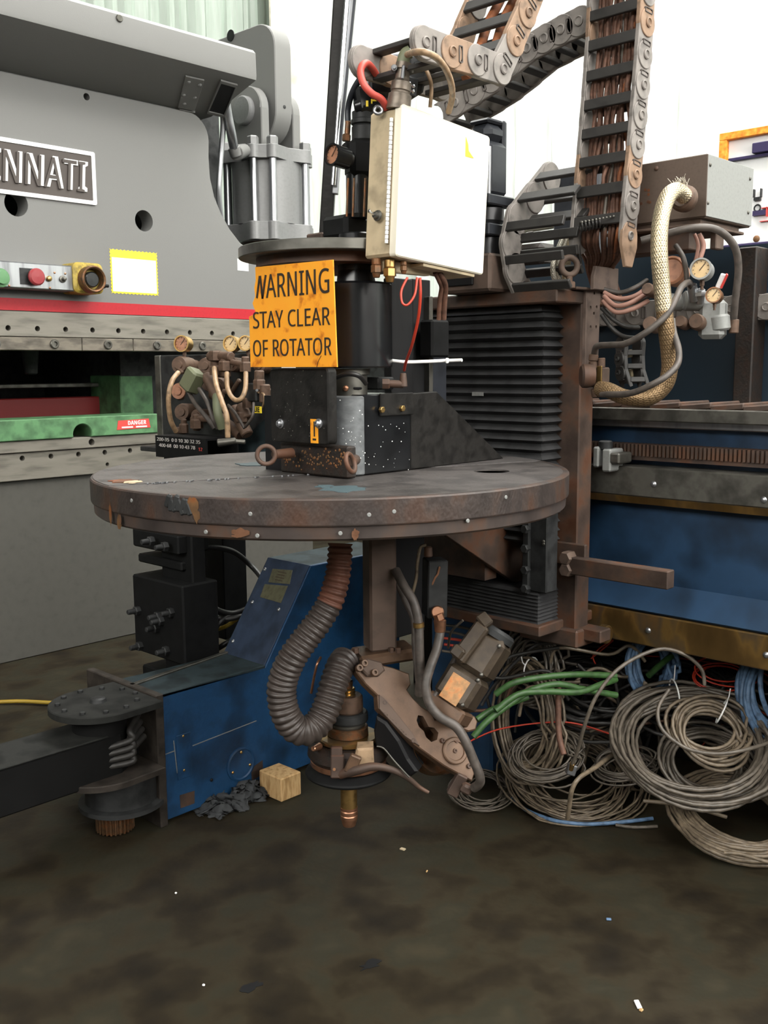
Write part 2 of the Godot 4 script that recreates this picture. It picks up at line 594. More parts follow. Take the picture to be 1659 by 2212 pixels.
	mat("cabinet_shade_tan", Color(0.6, 0.485, 0.315), 0.5, 0.0, "grime", Vector3.ONE * 2)  # cabinet cream with its side's shade mixed in, under a little grime
	mat("white", Color(0.85, 0.85, 0.85), 0.5)
	mat("paper", Color(0.86, 0.86, 0.84), 0.7)
	mat("yellow", Color(0.82, 0.62, 0.03), 0.5)
	mat("sign_yellow", Color(0.85, 0.36, 0.02), 0.5, 0.0, "sign", Vector3.ONE * 3.4)
	mat("sign_text", Color(0.035, 0.022, 0.012), 0.6)
	mat("chain", Color(0.26, 0.235, 0.215), 0.65, 0.0, "grime", Vector3.ONE * 3)
	mat("chain_rust", Color(0.31, 0.2, 0.13), 0.7, 0.0, "grime", Vector3.ONE * 5)
	mat("chain_bar", Color(0.06, 0.056, 0.052), 0.55, 0.0, "grime", Vector3.ONE * 3)
	mat("chain_mark", Color(0.12, 0.1, 0.09), 0.7)
	mat("cable_orange", Color(0.4, 0.13, 0.045), 0.6, 0.0, "cable", Vector3.ONE * 6)
	mat("cable_brown", Color(0.2, 0.095, 0.06), 0.65, 0.0, "cable", Vector3.ONE * 6)
	mat("cable_tan", Color(0.22, 0.17, 0.115), 0.4, 0.0, "cable", Vector3.ONE * 5)
	mat("cable_grey", Color(0.235, 0.195, 0.15), 0.4, 0.0, "cable", Vector3.ONE * 5)
	mat("cable_dark", Color(0.06, 0.055, 0.05), 0.5, 0.0, "cable", Vector3.ONE * 5)
	mat("cable_black", Color(0.014, 0.013, 0.013), 0.45)
	mat("cable_blue", Color(0.14, 0.25, 0.42), 0.5, 0.0, "cable", Vector3.ONE * 5)
	mat("cable_green", Color(0.09, 0.24, 0.06), 0.5, 0.0, "cable", Vector3.ONE * 4)
	mat("cable_red", Color(0.42, 0.035, 0.015), 0.45)
	mat("cable_yellow", Color(0.5, 0.33, 0.03), 0.5)
	mat("hose_red", Color(0.5, 0.065, 0.045), 0.5, 0.0, "speck", Vector3.ONE * 5)
	mat("hose_tan", Color(0.46, 0.3, 0.17), 0.45, 0.0, "cable", Vector3.ONE * 5)
	mat("hose_olive", Color(0.22, 0.24, 0.14), 0.55)
	mat("hose_grey", Color(0.17, 0.14, 0.12), 0.5, 0.0, "cable", Vector3.ONE * 4)
	mat("hose_pink", Color(0.32, 0.17, 0.13), 0.55)
	mat("duct", Color(0.1, 0.078, 0.068), 0.42, 0.0, "grime", Vector3.ONE * 4)
	mat("duct_rust", Color(0.26, 0.1, 0.06), 0.6, 0.0, "grime", Vector3.ONE * 5)
	mat("blue", Color(0.012, 0.09, 0.235), 0.5, 0.0, "dirty", Vector3.ONE * 0.9, "fine", 0.15)
	mat("blue_green", Color(0.045, 0.07, 0.08), 0.7, 0.0, "dirty", Vector3.ONE * 1.5)
	mat("blue_panel", Color(0.055, 0.085, 0.15), 0.45, 0.1, "dirty", Vector3.ONE * 2)
	mat("blue_beam", Color(0.03, 0.085, 0.18), 0.45, 0.0, "dirty", Vector3.ONE * 0.7)
	mat("blue_deep", Color(0.01, 0.032, 0.055), 0.6)
	mat("gold_rail", Color(0.42, 0.36, 0.25), 0.36, 0.75, "gold", Vector3(0.7, 0.7, 1.4))
	mat("steel_dull", Color(0.25, 0.24, 0.21), 0.4, 0.7, "dirty", Vector3.ONE * 1.5)
	mat("brass", Color(0.65, 0.42, 0.16), 0.3, 0.95, "grime", Vector3.ONE * 6)
	mat("copper", Color(0.55, 0.28, 0.17), 0.35, 0.9, "grime", Vector3.ONE * 6)
	mat("brass_dirty", Color(0.32, 0.2, 0.11), 0.45, 0.6, "rust", Vector3.ONE * 8)
	mat("pipe_brown", Color(0.22, 0.13, 0.085), 0.6, 0.25, "grime", Vector3.ONE * 8)
	mat("dial", Color(0.62, 0.44, 0.22), 0.45, 0.0, "speck", Vector3.ONE * 8)
	mat("dial_copper", Color(0.45, 0.21, 0.12), 0.5, 0.1, "grime", Vector3.ONE * 8)
	mat("dial_mark", Color(0.08, 0.05, 0.03), 0.6)
	mat("dark_grey", Color(0.06, 0.062, 0.063), 0.5, 0.1, "dirty", Vector3.ONE * 2)
	mat("turret", Color(0.012, 0.0125, 0.013), 0.65, 0.1, "grime", Vector3.ONE * 3)
	mat("arm_black", Color(0.007, 0.007, 0.007), 0.75, 0.0, "grime", Vector3.ONE * 1.5)
	mat("arm_top", Color(0.035, 0.036, 0.033), 0.85, 0.0, "dirty", Vector3.ONE * 1.5)
	mat("head", Color(0.235, 0.135, 0.08), 0.5, 0.3, "grime", Vector3.ONE * 5, "fine", 0.2)
	mat("servo", Color(0.11, 0.078, 0.05), 0.5, 0.2, "dirty", Vector3.ONE * 4)
	mat("servo_label", Color(0.6, 0.36, 0.16), 0.6, 0.0, "rust", Vector3.ONE * 8)
	mat("wood", Color(0.55, 0.42, 0.27), 0.75, 0.0, "wood", Vector3(6, 1.5, 6))
	mat("rag", Color(0.09, 0.095, 0.1), 0.9, 0.0, "grime", Vector3.ONE * 5)
	mat("osb", Color(0.85, 0.75, 0.6), 0.8, 0.0, "osb", Vector3.ONE * 2)
	mat("purple", Color(0.045, 0.03, 0.12), 0.5)
	mat("board_red", Color(0.6, 0.06, 0.05), 0.5)
	mat("label_olive", Color(0.2, 0.19, 0.11), 0.5, 0.1, "grime", Vector3.ONE * 9)
	mat("teal_paint", Color(0.045, 0.075, 0.085), 0.6)
	mat("chalk", Color(0.5, 0.48, 0.45), 0.9)
	mat("tie_white", Color(0.85, 0.85, 0.83), 0.4)
	mat("table_back", Color(0.17, 0.155, 0.15), 0.45, 0.3, "dirty", Vector3.ONE * 1.2, "fine", 0.2)
	mat("joint", Color(0.075, 0.062, 0.052), 0.6, 0.1, "dirty", Vector3.ONE * 2)
	mat("rust_pale", Color(0.19, 0.135, 0.11), 0.65, 0.1, "grime", Vector3.ONE * 3)
	mat("tan_block", Color(0.4, 0.27, 0.16), 0.7, 0.0, "grime", Vector3.ONE * 6)
	mat("plug", Color(0.2, 0.165, 0.13), 0.42, 0.5, "grime", Vector3.ONE * 8)
	mat("button_red", Color(0.26, 0.03, 0.035), 0.5)
	mat("guard_yellow", Color(0.45, 0.33, 0.06), 0.45, 0.0, "dirty", Vector3.ONE * 5)
	mat("green_box", Color(0.2, 0.215, 0.12), 0.55)
	for k in ["arm_black", "arm_top", "turret", "black", "bellows", "joint", "dark_grey", "black_worn", "floor", "blue_green"]:
		M[k].metallic_specular = 0.33
	uvmat("braid", Color(0.74, 0.62, 0.42), 0.38, 0.85, TX.braid, Vector3(5, 2.6, 1), TX.braidn, 0.7)
	uvmat("braid_brown", Color(0.42, 0.28, 0.15), 0.45, 0.7, TX.braid, Vector3(5, 2.6, 1), TX.braidn, 0.8)
	uvmat("braid_white", Color(0.8, 0.74, 0.62), 0.4, 0.6, TX.braid, Vector3(2, 1.2, 1), TX.braidn, 1.0)

func _ready() -> void:
	# camera, sky, exposure
	var cam := Camera3D.new()
	cam.name = "camera"
	cam.fov = rad_to_deg(2.0 * atan(1106.0 / FP))
	cam.transform = Transform3D(CB, O)
	cam.near = 0.05
	cam.far = 80.0
	add_child(cam)
	cam.current = true
	var env := Environment.new()
	var sky := Sky.new()
	var sm := ProceduralSkyMaterial.new()
	sm.sky_top_color = Color(1.0, 0.992, 0.972)
	sm.sky_horizon_color = Color(1.0, 0.985, 0.955)
	sm.ground_horizon_color = Color(0.62, 0.6, 0.57)
	sm.ground_bottom_color = Color(0.5, 0.48, 0.45)
	sm.sky_energy_multiplier = 1.0
	sky.sky_material = sm
	env.background_mode = Environment.BG_SKY
	env.sky = sky
	env.background_energy_multiplier = 1.0
	env.tonemap_mode = Environment.TONE_MAPPER_LINEAR
	env.tonemap_exposure = EXPOSURE
	env.sdfgi_enabled = true
	env.ssao_enabled = true
	env.ssil_enabled = true
	var we := WorldEnvironment.new()
	we.name = "world"
	we.environment = env
	add_child(we)
	make_materials()
	build_shell()
	build_press_brake()
	build_cylinder()
	build_manifold()
	build_background_right()
	build_gantry()
	build_column()
	SC = 0.945
	build_table()
	build_table_top()
	build_cabinet()
	build_chains()
	SC = 0.945
	build_under_table()
	SC = 1.0
	build_blue_machine()
	build_coils()
	build_small()

const EXPOSURE := 12.0

func build_shell() -> void:
	var b := Mb.new()
	b.box(Vector3(-6, -0.3, -9), Vector3(9, 0, 9))
	struct("floor", b, M.floor)
	b = Mb.new()
	b.box(Vector3(-6, 0, -7.8), Vector3(6.9, 7.5, -7.6))
	struct("wall_back", b, M.dark_wall)
	# right-hand wall: white sheeting hung from the eaves to the floor
	b = Mb.new()
	b.box(Vector3(6.5, 0, -7.6), Vector3(6.7, 7.5, 9))
	struct("wall_right", b, M.sheet)
	# left-hand wall with high open windows, unseen, added to light the machines
	b = Mb.new()
	b.box(Vector3(-6.2, 0, -7.6), Vector3(-6.0, 3.8, 9))
	b.box(Vector3(-6.2, 6.2, -7.6), Vector3(-6.0, 7.5, 9))
	b.box(Vector3(-6.2, 3.8, -7.6), Vector3(-6.0, 6.2, -4.0))
	b.box(Vector3(-6.2, 3.8, 4.0), Vector3(-6.0, 6.2, 9))
	struct("wall_left", b, M.dark_wall)
	# wall behind the camera with an open clerestory added for high light
	b = Mb.new()
	b.box(Vector3(-6, 0, 8.8), Vector3(6.5, 3.4, 9.0))
	b.box(Vector3(-6, 3.4, 8.8), Vector3(-3.5, 7.5, 9.0))
	b.box(Vector3(-3.5, 7.2, 8.8), Vector3(6.5, 7.5, 9.0))
	struct("wall_front", b, M.dark_wall)
	# roof with two skylight strips added for the light, one along the right-hand wall and one across
	b = Mb.new()
	b.box(Vector3(-6.2, 7.5, -7.8), Vector3(3.6, 7.7, 1.0))
	b.box(Vector3(6.4, 7.5, -7.8), Vector3(6.9, 7.7, 9))
	b.box(Vector3(3.6, 7.5, -7.8), Vector3(6.4, 7.7, -7.2))
	b.box(Vector3(-6.2, 7.5, 1.0), Vector3(-3.0, 7.7, 9))
	b.box(Vector3(-3.0, 7.5, 4.6), Vector3(6.4, 7.7, 9))
	struct("ceiling", b, M.plaster)
	# dark blue cabinets' base line and a dado of the right wall
	b = Mb.new()
	b.box(Vector3(6.38, 0, -7.6), Vector3(6.5, 1.7, 3.0))
	struct("trim_1", b, M.dark_grey)
	# hung sheet of the back wall, in overlapping widths
	var sh := thing("sheeting", "grey-green translucent sheeting hung in creased widths on the back wall", "sheeting", Vector3(3.0, 0, -7.55))
	sh.set_meta("kind", "structure")
	for i in 7:
		b = Mb.new()
		var x0 := -1.0 + i * 1.05
		var p := PackedVector2Array()
		var q := PackedVector2Array()
		for k in 25:
			var x := x0 + k * 1.1 / 24.0
			var z := 0.02 * sin(k * 1.3 + i) + 0.015 * sin(k * 2.9 + i * 2.0) + 0.012 * (i % 2)
			p.append(Vector2(x, -(z + 0.03)))
			q.append(Vector2(x, -(z + 0.024)))
		q.reverse()
		p.append_array(q)
		b.prism(p, Vector3(0, 7.3, -7.55), XX, -ZZ, 7.28)
		part(sh, "sheet_width", b, M.curtain)
	# pale column in the corner: an H of two flanges and a web
	b = Mb.new()
	var cz := -7.25
	var c0 := onz(586, 60, cz)
	var c1 := onz(700, 60, cz)
	b.box(Vector3(c0.x, 0, cz - 0.03), Vector3(c1.x, 7.5, cz), 0.004)
	b.box(Vector3((c0.x + c1.x) / 2 - 0.02, 0, cz - 0.3), Vector3((c0.x + c1.x) / 2 + 0.02, 7.5, cz - 0.03))
	struct("trim_2", b, M.cream)
	# lapped seams of the sheeting on the right-hand wall
	for i in 6:
		b = Mb.new()
		var s := onx([785, 905, 1010, 1118, 1205, 1470][i], 200, 6.5)
		var pts := PackedVector3Array()
		for k in 12:
			pts.append(Vector3(6.49, 1.7 + k * 0.5, s.z + 0.012 * sin(k * 1.7 + i * 3.0)))
		b.tube(pts, 0.012 if i != 4 else 0.03, 6)
		struct("trim_%d" % (3 + i), b, M.sheet)

func build_press_brake() -> void:
	var ZB := -4.85
	var t := thing("press_brake", "big grey press brake with a rounded ram plate, red stripe and green die rail", "press brake", Vector3(3.0, 0, -5.2))
	var b := Mb.new()
	# ram plate, its right end swept down in a long curve
	var pl := PackedVector2Array([Vector2(0.3, 1.798), Vector2(4.45, 1.798)])
	for q in [[690, 572], [600, 566], [552, 548], [520, 525], [497, 495], [478, 460], [464, 425], [455, 385], [452, 340]]:
		var w := onz(q[0], q[1], ZB)
		pl.append(Vector2(w.x, w.y))
	var tr := onz(452, 300, ZB)
	var cr := Vector2(tr.x - 0.14, 2.945 - 0.14)
	pl.append_array(arc2(cr, 0.14, 0, 90, 8))
	pl.append(Vector2(0.3, 2.945))
	var holes := []
	for q in [[35, 440, 0.062], [311, 477, 0.057], [187, 209, 0.018]]:
		var w := onz(q[0], q[1], ZB)
		holes.append(circle2(Vector2(w.x, w.y), q[2], 22))
	b.prism(pl, Vector3(0, 0, ZB), XX, YY, 0.11, holes, 0.006)
	var ram := part(t, "ram_plate", b, M.grey)
	# red stripe, upper die holder with its row of bolt holes, clamp bar
	b = Mb.new()
	b.box(Vector3(0.3, 1.802, ZB), Vector3(4.44, 1.862, ZB + 0.006))
	part(t, "red_stripe", b, M.red_stripe)
	b = Mb.new()
	var hs := []
	var ha := onz(18, 717, ZB + 0.03)
	var hb := onz(458, 729, ZB + 0.03)
	for i in range(-6, 14):
		hs.append(circle2(Vector2(lerpf(ha.x, hb.x, i / 8.0), 1.713), 0.014, 12))
	b.prism(PackedVector2Array([Vector2(0.3, 1.672), Vector2(4.42, 1.672), Vector2(4.42, 1.797), Vector2(0.3, 1.797)]), Vector3(0, 0, ZB + 0.03), XX, YY, 0.1, hs, 0.003)
	part(t, "die_holder", b, M.beige_steel)
	var ca := onz(117, 744, ZB + 0.035)
	var cb := onz(437, 750, ZB + 0.035)
	var step := (cb.x - ca.x) / 3.0
	for i in 3:
		b = Mb.new()
		var edges := [0.3, ca.x + step * 0.52, ca.x + step * 1.52, 4.40]
		b.box(Vector3(edges[i], 1.604, ZB - 0.08), Vector3(edges[i + 1] - 0.003, 1.669, ZB + 0.035), 0.003)
		part(t, "clamp_bar", b, M.beige_dark)
	for i in range(-2, 5):
		b = Mb.new()
		var o := Vector3(ca.x + step * i, 1.637, ZB + 0.035)
		b.lathe(o, ZZ, [Vector2(0.024, 0), Vector2(0.024, 0.008), Vector2(0.02, 0.012), Vector2(0.013, 0.012), Vector2(0.011, 0.004), Vector2(0, 0.004)], 16)
		part(t, "clamp_bolt", b, M.steel_dull)
	# box beam across the top with a sloping underside
	var zf := -4.45
	var r0 := onz(0, 36, zf)
	var top0 := onz(545, 105, zf)
	var xe := onz(553, 160, zf).x
	b = Mb.new()
	var prof := PackedVector2Array([Vector2(-4.862, 2.945), Vector2(zf, r0.y + 0.012), Vector2(zf + 0.004, r0.y + 0.03), Vector2(zf, top0.y - 0.02), Vector2(zf - 0.02, top0.y), Vector2(-5.5, top0.y), Vector2(-5.5, 2.945)])
	b = Mb.new()
	b.prism(prof, Vector3(0.3, 0, 0), ZZ, YY, xe - 0.3)
	part(t, "top_beam", b, M.grey)
	# riveted cover and the opening with hoses on the sloping underside
	var sn := Vector3(0, -(zf + 4.862), (r0.y + 0.012 - 2.945)).normalized()
	sn = Vector3(0, -absf(sn.y), absf(sn.z))
	var so := Vector3(0, 2.945, -4.862) + sn * 0.004
	var se := XX.cross(sn).normalized()
	if se.y < 0:
		se = -se
	var ex := se.cross(sn).normalized()
	var cv := PackedVector2Array()
	for q in [[401, 163], [441, 172], [420, 238], [384, 231]]:
		var w := onpl(q[0], q[1], so, sn) - so
		cv.append(Vector2(w.dot(ex), w.dot(se)))
	b = Mb.new()
	b.prism(cv, so + sn * 0.006, ex, se, 0.008, [], 0.002)
	var cov := part(t, "access_cover", b, M.grey)
	for q in [[407, 175], [431, 181], [396, 203], [420, 209], [398, 222]]:
		b = Mb.new()
		b.dome(onpl(q[0], q[1], so, sn) + sn * 0.005, sn, 0.012, 0.009, 10)
		part(cov, "rivet", b, M.grey)
	b = Mb.new()
	var op := PackedVector2Array()
	for q in [[477, 172], [513, 182], [484, 252], [446, 243]]:
		var w := onpl(q[0], q[1], so, sn) - so
		op.append(Vector2(w.dot(ex), w.dot(se)))
	var mid := (op[0] + op[1] + op[2] + op[3]) / 4.0
	var inn := PackedVector2Array()
	for w in op:
		inn.append(mid + (w - mid) * 0.86)
	b.prism(op, so + sn * 0.008, ex, se, 0.01, [inn], 0.0)
	part(t, "opening_rim", b, M.grey)
	b = Mb.new()
	b.prism(inn, so + sn * 0.001, ex, se, 0.004)
	part(t, "opening", b, M.black)
	b = Mb.new()
	var kp := onz(398, 236, ZB)
	b.box(Vector3(kp.x - 0.04, 2.94, ZB - 0.03), Vector3(kp.x + 0.07, 2.985, ZB + 0.01), 0.003)
	part(t, "key_block", b, M.grey)
	b = Mb.new()
	b.cyl(onz(257, 40, zf), onz(257, 40, zf) + ZZ * 0.01, 0.018, -1, 14, 0.003)
	part(t, "screw", b, M.steel_dull)
	# frame side behind the ram plate, rear body
	b = Mb.new()
	b.box(Vector3(0.3, 1.85, -6.4), Vector3(3.95, 3.15, -5.5))
	b.box(Vector3(3.3, 1.85, -5.5), Vector3(3.92, 3.12, -5.12))
	b.box(Vector3(3.3, 0, -6.4), Vector3(4.3, 1.9, -5.35))
	b.box(Vector3(0.3, 0, -6.4), Vector3(3.3, 1.05, -5.3))
	b.box(Vector3(0.3, 1.05, -6.42), Vector3(3.3, 1.85, -6.3))
	part(t, "rear_body", b, M.dark_grey)
	# bed
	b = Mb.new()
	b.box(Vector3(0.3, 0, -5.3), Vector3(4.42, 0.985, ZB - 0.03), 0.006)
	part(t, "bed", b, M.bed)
	b = Mb.new()
	hs = []
	ha = onz(48, 988, ZB)
	hb = onz(281, 975, ZB)
	for i in range(-6, 9):
		hs.append(circle2(Vector2(lerpf(ha.x, hb.x, i / 4.0), lerpf(ha.y, hb.y, 0.5)), 0.014, 12))
	var h7 := onz(232, 1003, ZB)
	hs.append(circle2(Vector2(h7.x, h7.y), 0.011, 10))
	b.prism(PackedVector2Array([Vector2(0.3, 0.945), Vector2(4.42, 0.945), Vector2(4.42, 1.086), Vector2(0.3, 1.086)]), Vector3(0, 0, ZB), XX, YY, 0.2, hs, 0.003)
	part(t, "bed_strip", b, M.beige_steel)
	b = Mb.new()
	var h8 := onz(198, 955, ZB + 0.015)
	b.prism(PackedVector2Array([Vector2(0.3, 1.089), Vector2(3.5, 1.089), Vector2(3.5, 1.148), Vector2(0.3, 1.148)]), Vector3(0, 0, ZB + 0.015), XX, YY, 0.2, [circle2(Vector2(h8.x, h8.y), 0.018, 14)], 0.003)
	part(t, "die_base", b, M.beige_steel)
	b = Mb.new()
	var nt := onz(179, 938, ZB + 0.03)
	var gp := PackedVector2Array([Vector2(0.3, 1.15), Vector2(nt.x - 0.062, 1.15)])
	gp.append_array(arc2(Vector2(nt.x, 1.165), 0.055, 195, -15, 12))
	gp.append_array(PackedVector2Array([Vector2(nt.x + 0.062, 1.15), Vector2(3.21, 1.15), Vector2(3.21, 1.256), Vector2(0.3, 1.256)]))
	b.prism(gp, Vector3(0, 0, ZB + 0.03), XX, YY, 0.26, [], 0.004)
	var gr := part(t, "die_rail", b, M.green)
	b = Mb.new()
	var d0 := onz(252, 917, ZB + 0.031)
	var d1 := onz(324, 900, ZB + 0.031)
	b.prism(PackedVector2Array([Vector2(d0.x, 1.178), Vector2(d1.x, 1.182), Vector2(d1.x - 0.01, 1.232), Vector2(d0.x + 0.01, 1.228)]), Vector3(0, 0, ZB + 0.0325), XX, YY, 0.002)
	var dg := part(gr, "danger_label", b, M.board_red, "worn red label reading DANGER")
	text(gr, "label_lettering", "DANGER", 0.022, Vector3((d0.x + d1.x) / 2 + 0.02, 1.213, ZB + 0.033), XX, YY, M.paper, 0.95, true)
	for k in 2:
		b = Mb.new()
		b.box(Vector3(d0.x + 0.03 + k * 0.09, 1.186, ZB + 0.032), Vector3(d0.x + 0.1 + k * 0.09, 1.194, ZB + 0.034))
		part(gr, "label_lettering", b, M.paper)
	# inside the throat
	b = Mb.new()
	b.box(Vector3(0.3, 1.16, -5.75), Vector3(3.4, 1.34, -5.6), 0.005)
	part(t, "back_gauge_bar", b, M.red_dark)
	b = Mb.new()
	b.box(Vector3(0.3, 1.4, -5.72), Vector3(3.4, 1.425, -5.6), 0.004)
	part(t, "gauge_rail", b, M.steel_dull)
	b = Mb.new()
	var g0 := onz(262, 880, -5.35)
	var g1 := onz(330, 810, -5.35)
	b.box(Vector3(g0.x, 1.05, -5.7), Vector3(g1.x, g1.y, -5.35), 0.006)
	part(t, "gauge_housing", b, M.green)
	b = Mb.new()
	b.box(Vector3(g0.x + 0.03, g1.y, -5.6), Vector3(g1.x - 0.02, g1.y + 0.1, -5.4), 0.01)
	part(t, "housing_cap", b, M.steel_dull)
	b = Mb.new()
	b.box(Vector3(g0.x - 0.15, g1.y + 0.22, -6.2), Vector3(g1.x + 0.05, g1.y + 0.4, -6.0), 0.005)
	part(t, "blue_housing", b, M.blue_beam)
	b = Mb.new()
	var lg := onz(66, 785, -5.3)
	b.cyl(lg + Vector3(0, 0.1, 0), lg - Vector3(0, 0.06, 0), 0.05, 0.035, 16, 0.006)
	part(t, "gauge_finger", b, M.dark_grey)
	# maker's plate: raised border and lettering
	b = Mb.new()
	var n1 := onz(200, 386, ZB)
	var ny := (onz(198, 357, ZB).y + onz(202, 416, ZB).y) / 2
	var nx0 := n1.x - 1.72
	b.prism(round2(Vector2(nx0, ny - 0.122), Vector2(n1.x, ny + 0.122), 0.008), Vector3(0, 0, ZB + 0.008), XX, YY, 0.008, [], 0.002)
	var np := part(t, "name_plate", b, M.chain_mark)
	b = Mb.new()
	b.prism(round2(Vector2(nx0 - 0.012, ny - 0.134), Vector2(n1.x + 0.012, ny + 0.134), 0.01), Vector3(0, 0, ZB + 0.013), XX, YY, 0.012, [round2(Vector2(nx0 + 0.008, ny - 0.114), Vector2(n1.x - 0.008, ny + 0.114), 0.006)])
	part(np, "plate_border", b, M.white)
	for k in 2:
		var tx := text(np, "plate_lettering", "CINCINNATI", 0.15, Vector3(n1.x - 0.04 - 0.44 - k * 0.008, ny - k * 0.004, ZB + 0.01 + k * 0.0035), XX, YY, M.white if k == 0 else M.chain_mark, 1.0, k == 0, 0.01)
		var wdt: float = tx.mesh.get_aabb().size.x
		tx.transform.basis = Basis(XX * ((0.88 - 0.02 * k) / wdt), YY + XX * 0.08, ZZ)
	# stickers
	b = Mb.new()
	var s0 := onz(240, 634, ZB)
	var s1 := onz(339, 546, ZB)
	var stz := Vector3(0, 0, ZB + 0.002)
	var zig := PackedVector2Array()
	var nzig := 26
	for k in nzig:
		zig.append(Vector2(lerpf(s0.x, s1.x, float(k) / nzig), s0.y + (0.006 if k % 2 else 0.0)))
	for k in nzig:
		zig.append(Vector2(s1.x - (0.006 if k % 2 else 0.0), lerpf(s0.y, s1.y, float(k) / nzig)))
	for k in nzig:
		zig.append(Vector2(lerpf(s1.x, s0.x, float(k) / nzig), s1.y - (0.006 if k % 2 else 0.0)))
	for k in nzig:
		zig.append(Vector2(s0.x + (0.006 if k % 2 else 0.0), lerpf(s1.y, s0.y, float(k) / nzig)))
	b.prism(zig, stz, XX, YY, 0.002)
	var stk := part(t, "sticker", b, M.yellow, "white sticker with a yellow zigzag edge")
	b = Mb.new()
	b.box(Vector3(s0.x + 0.012, s0.y + 0.013, ZB + 0.0021), Vector3(s1.x - 0.012, s1.y - 0.045, ZB + 0.003))
	part(stk, "sticker_face", b, M.paper)
	b = Mb.new()
	var w0 := onz(513, 584, ZB)
	var w1 := onz(536, 561, ZB)
	b.box(Vector3(w0.x, w0.y, ZB), Vector3(w1.x, w1.y, ZB + 0.002))
	part(t, "sticker", b, M.paper, "small plain white sticker")
	# control strip
	var pt := onz(100, 570, ZB + 0.12).y
	var pb := onz(100, 626, ZB + 0.12).y
	var pe := onz(215, 600, ZB + 0.12).x
	b = Mb.new()
	b.box(Vector3(0.3, pb, ZB), Vector3(pe - 0.06, pt, ZB + 0.12), 0.006)
	var cp := part(t, "control_panel", b, M.steel)
	var fz := ZB + 0.121
	b = Mb.new()
	var e0 := onz(44, 612, fz)
	var e1 := onz(86, 585, fz)
	b.box(Vector3(e0.x, e0.y - 0.004, fz - 0.002), Vector3(e1.x, e1.y + 0.008, fz + 0.003))
	part(cp, "button_plate", b, M.dark_grey)
	b = Mb.new()
	var bc := onz(73, 599, fz)
	b.lathe(bc, ZZ, [Vector2(0.02, 0), Vector2(0.02, 0.02), Vector2(0.042, 0.022), Vector2(0.042, 0.034), Vector2(0.034, 0.042), Vector2(0, 0.045)], 20)
	part(cp, "push_button", b, M.button_red, "red mushroom push button")
	b = Mb.new()
	bc = onz(0, 600, fz)
	b.lathe(bc, ZZ, [Vector2(0.045, 0), Vector2(0.045, 0.01), Vector2(0.03, 0.012), Vector2(0.03, 0.03), Vector2(0, 0.032)], 18)
	part(cp, "selector", b, M.green)
	b = Mb.new()
	bc = onz(105, 602, fz)
	b.lathe(bc, ZZ, [Vector2(0.014, 0), Vector2(0.014, 0.01), Vector2(0.01, 0.014), Vector2(0, 0.016)], 14)
	part(cp, "indicator", b, M.brass)
	b = Mb.new()
	bc = onz(135, 603, fz)
	b.lathe(bc, ZZ, [Vector2(0.018, 0), Vector2(0.018, 0.006), Vector2(0.01, 0.008), Vector2(0.008, 0.03), Vector2(0, 0.032)], 14)
	part(cp, "key_switch", b, M.steel_dull)
	for q in [[118, 589], [141, 591], [108, 622], [20, 617]]:
		b = Mb.new()
		b.dome(onz(q[0], q[1], fz), ZZ, 0.006, 0.004, 8)
		part(cp, "panel_screw", b, M.copper)
	# yellow guarded foot of the strip with the black palm button
	b = Mb.new()
	bc = onz(189, 605, fz)
	b.prism(round2(Vector2(bc.x - 0.085, pb - 0.008), Vector2(bc.x + 0.085, pt + 0.02), 0.03), Vector3(0, 0, fz + 0.02), XX, YY, 0.14, [], 0.012)
	var ye := part(t, "palm_button_guard", b, M.guard_yellow, "yellow guard round the black palm button")
	b = Mb.new()
	b.lathe(Vector3(bc.x, bc.y, fz + 0.018), ZZ, [Vector2(0.068, 0), Vector2(0.068, 0.05), Vector2(0.062, 0.055), Vector2(0.055, 0.05), Vector2(0.052, 0.01)], 22)
	part(ye, "guard_ring", b, M.brass_dirty)
	b = Mb.new()
	b.lathe(Vector3(bc.x, bc.y, fz + 0.02), ZZ, [Vector2(0.04, 0), Vector2(0.04, 0.026), Vector2(0.034, 0.03), Vector2(0, 0.031)], 20)
	part(ye, "palm_button", b, M.black_gloss)
	b = Mb.new()
	b.cyl(Vector3(bc.x + 0.085, bc.y - 0.02, fz - 0.04), Vector3(bc.x + 0.125, bc.y - 0.02, fz - 0.04), 0.014, -1, 12, 0.003)
	b.cyl(Vector3(bc.x + 0.125, bc.y - 0.02, fz - 0.04), Vector3(bc.x + 0.145, bc.y - 0.02, fz - 0.04), 0.009, -1, 10, 0.002)
	part(ye, "cable_gland", b, M.black)

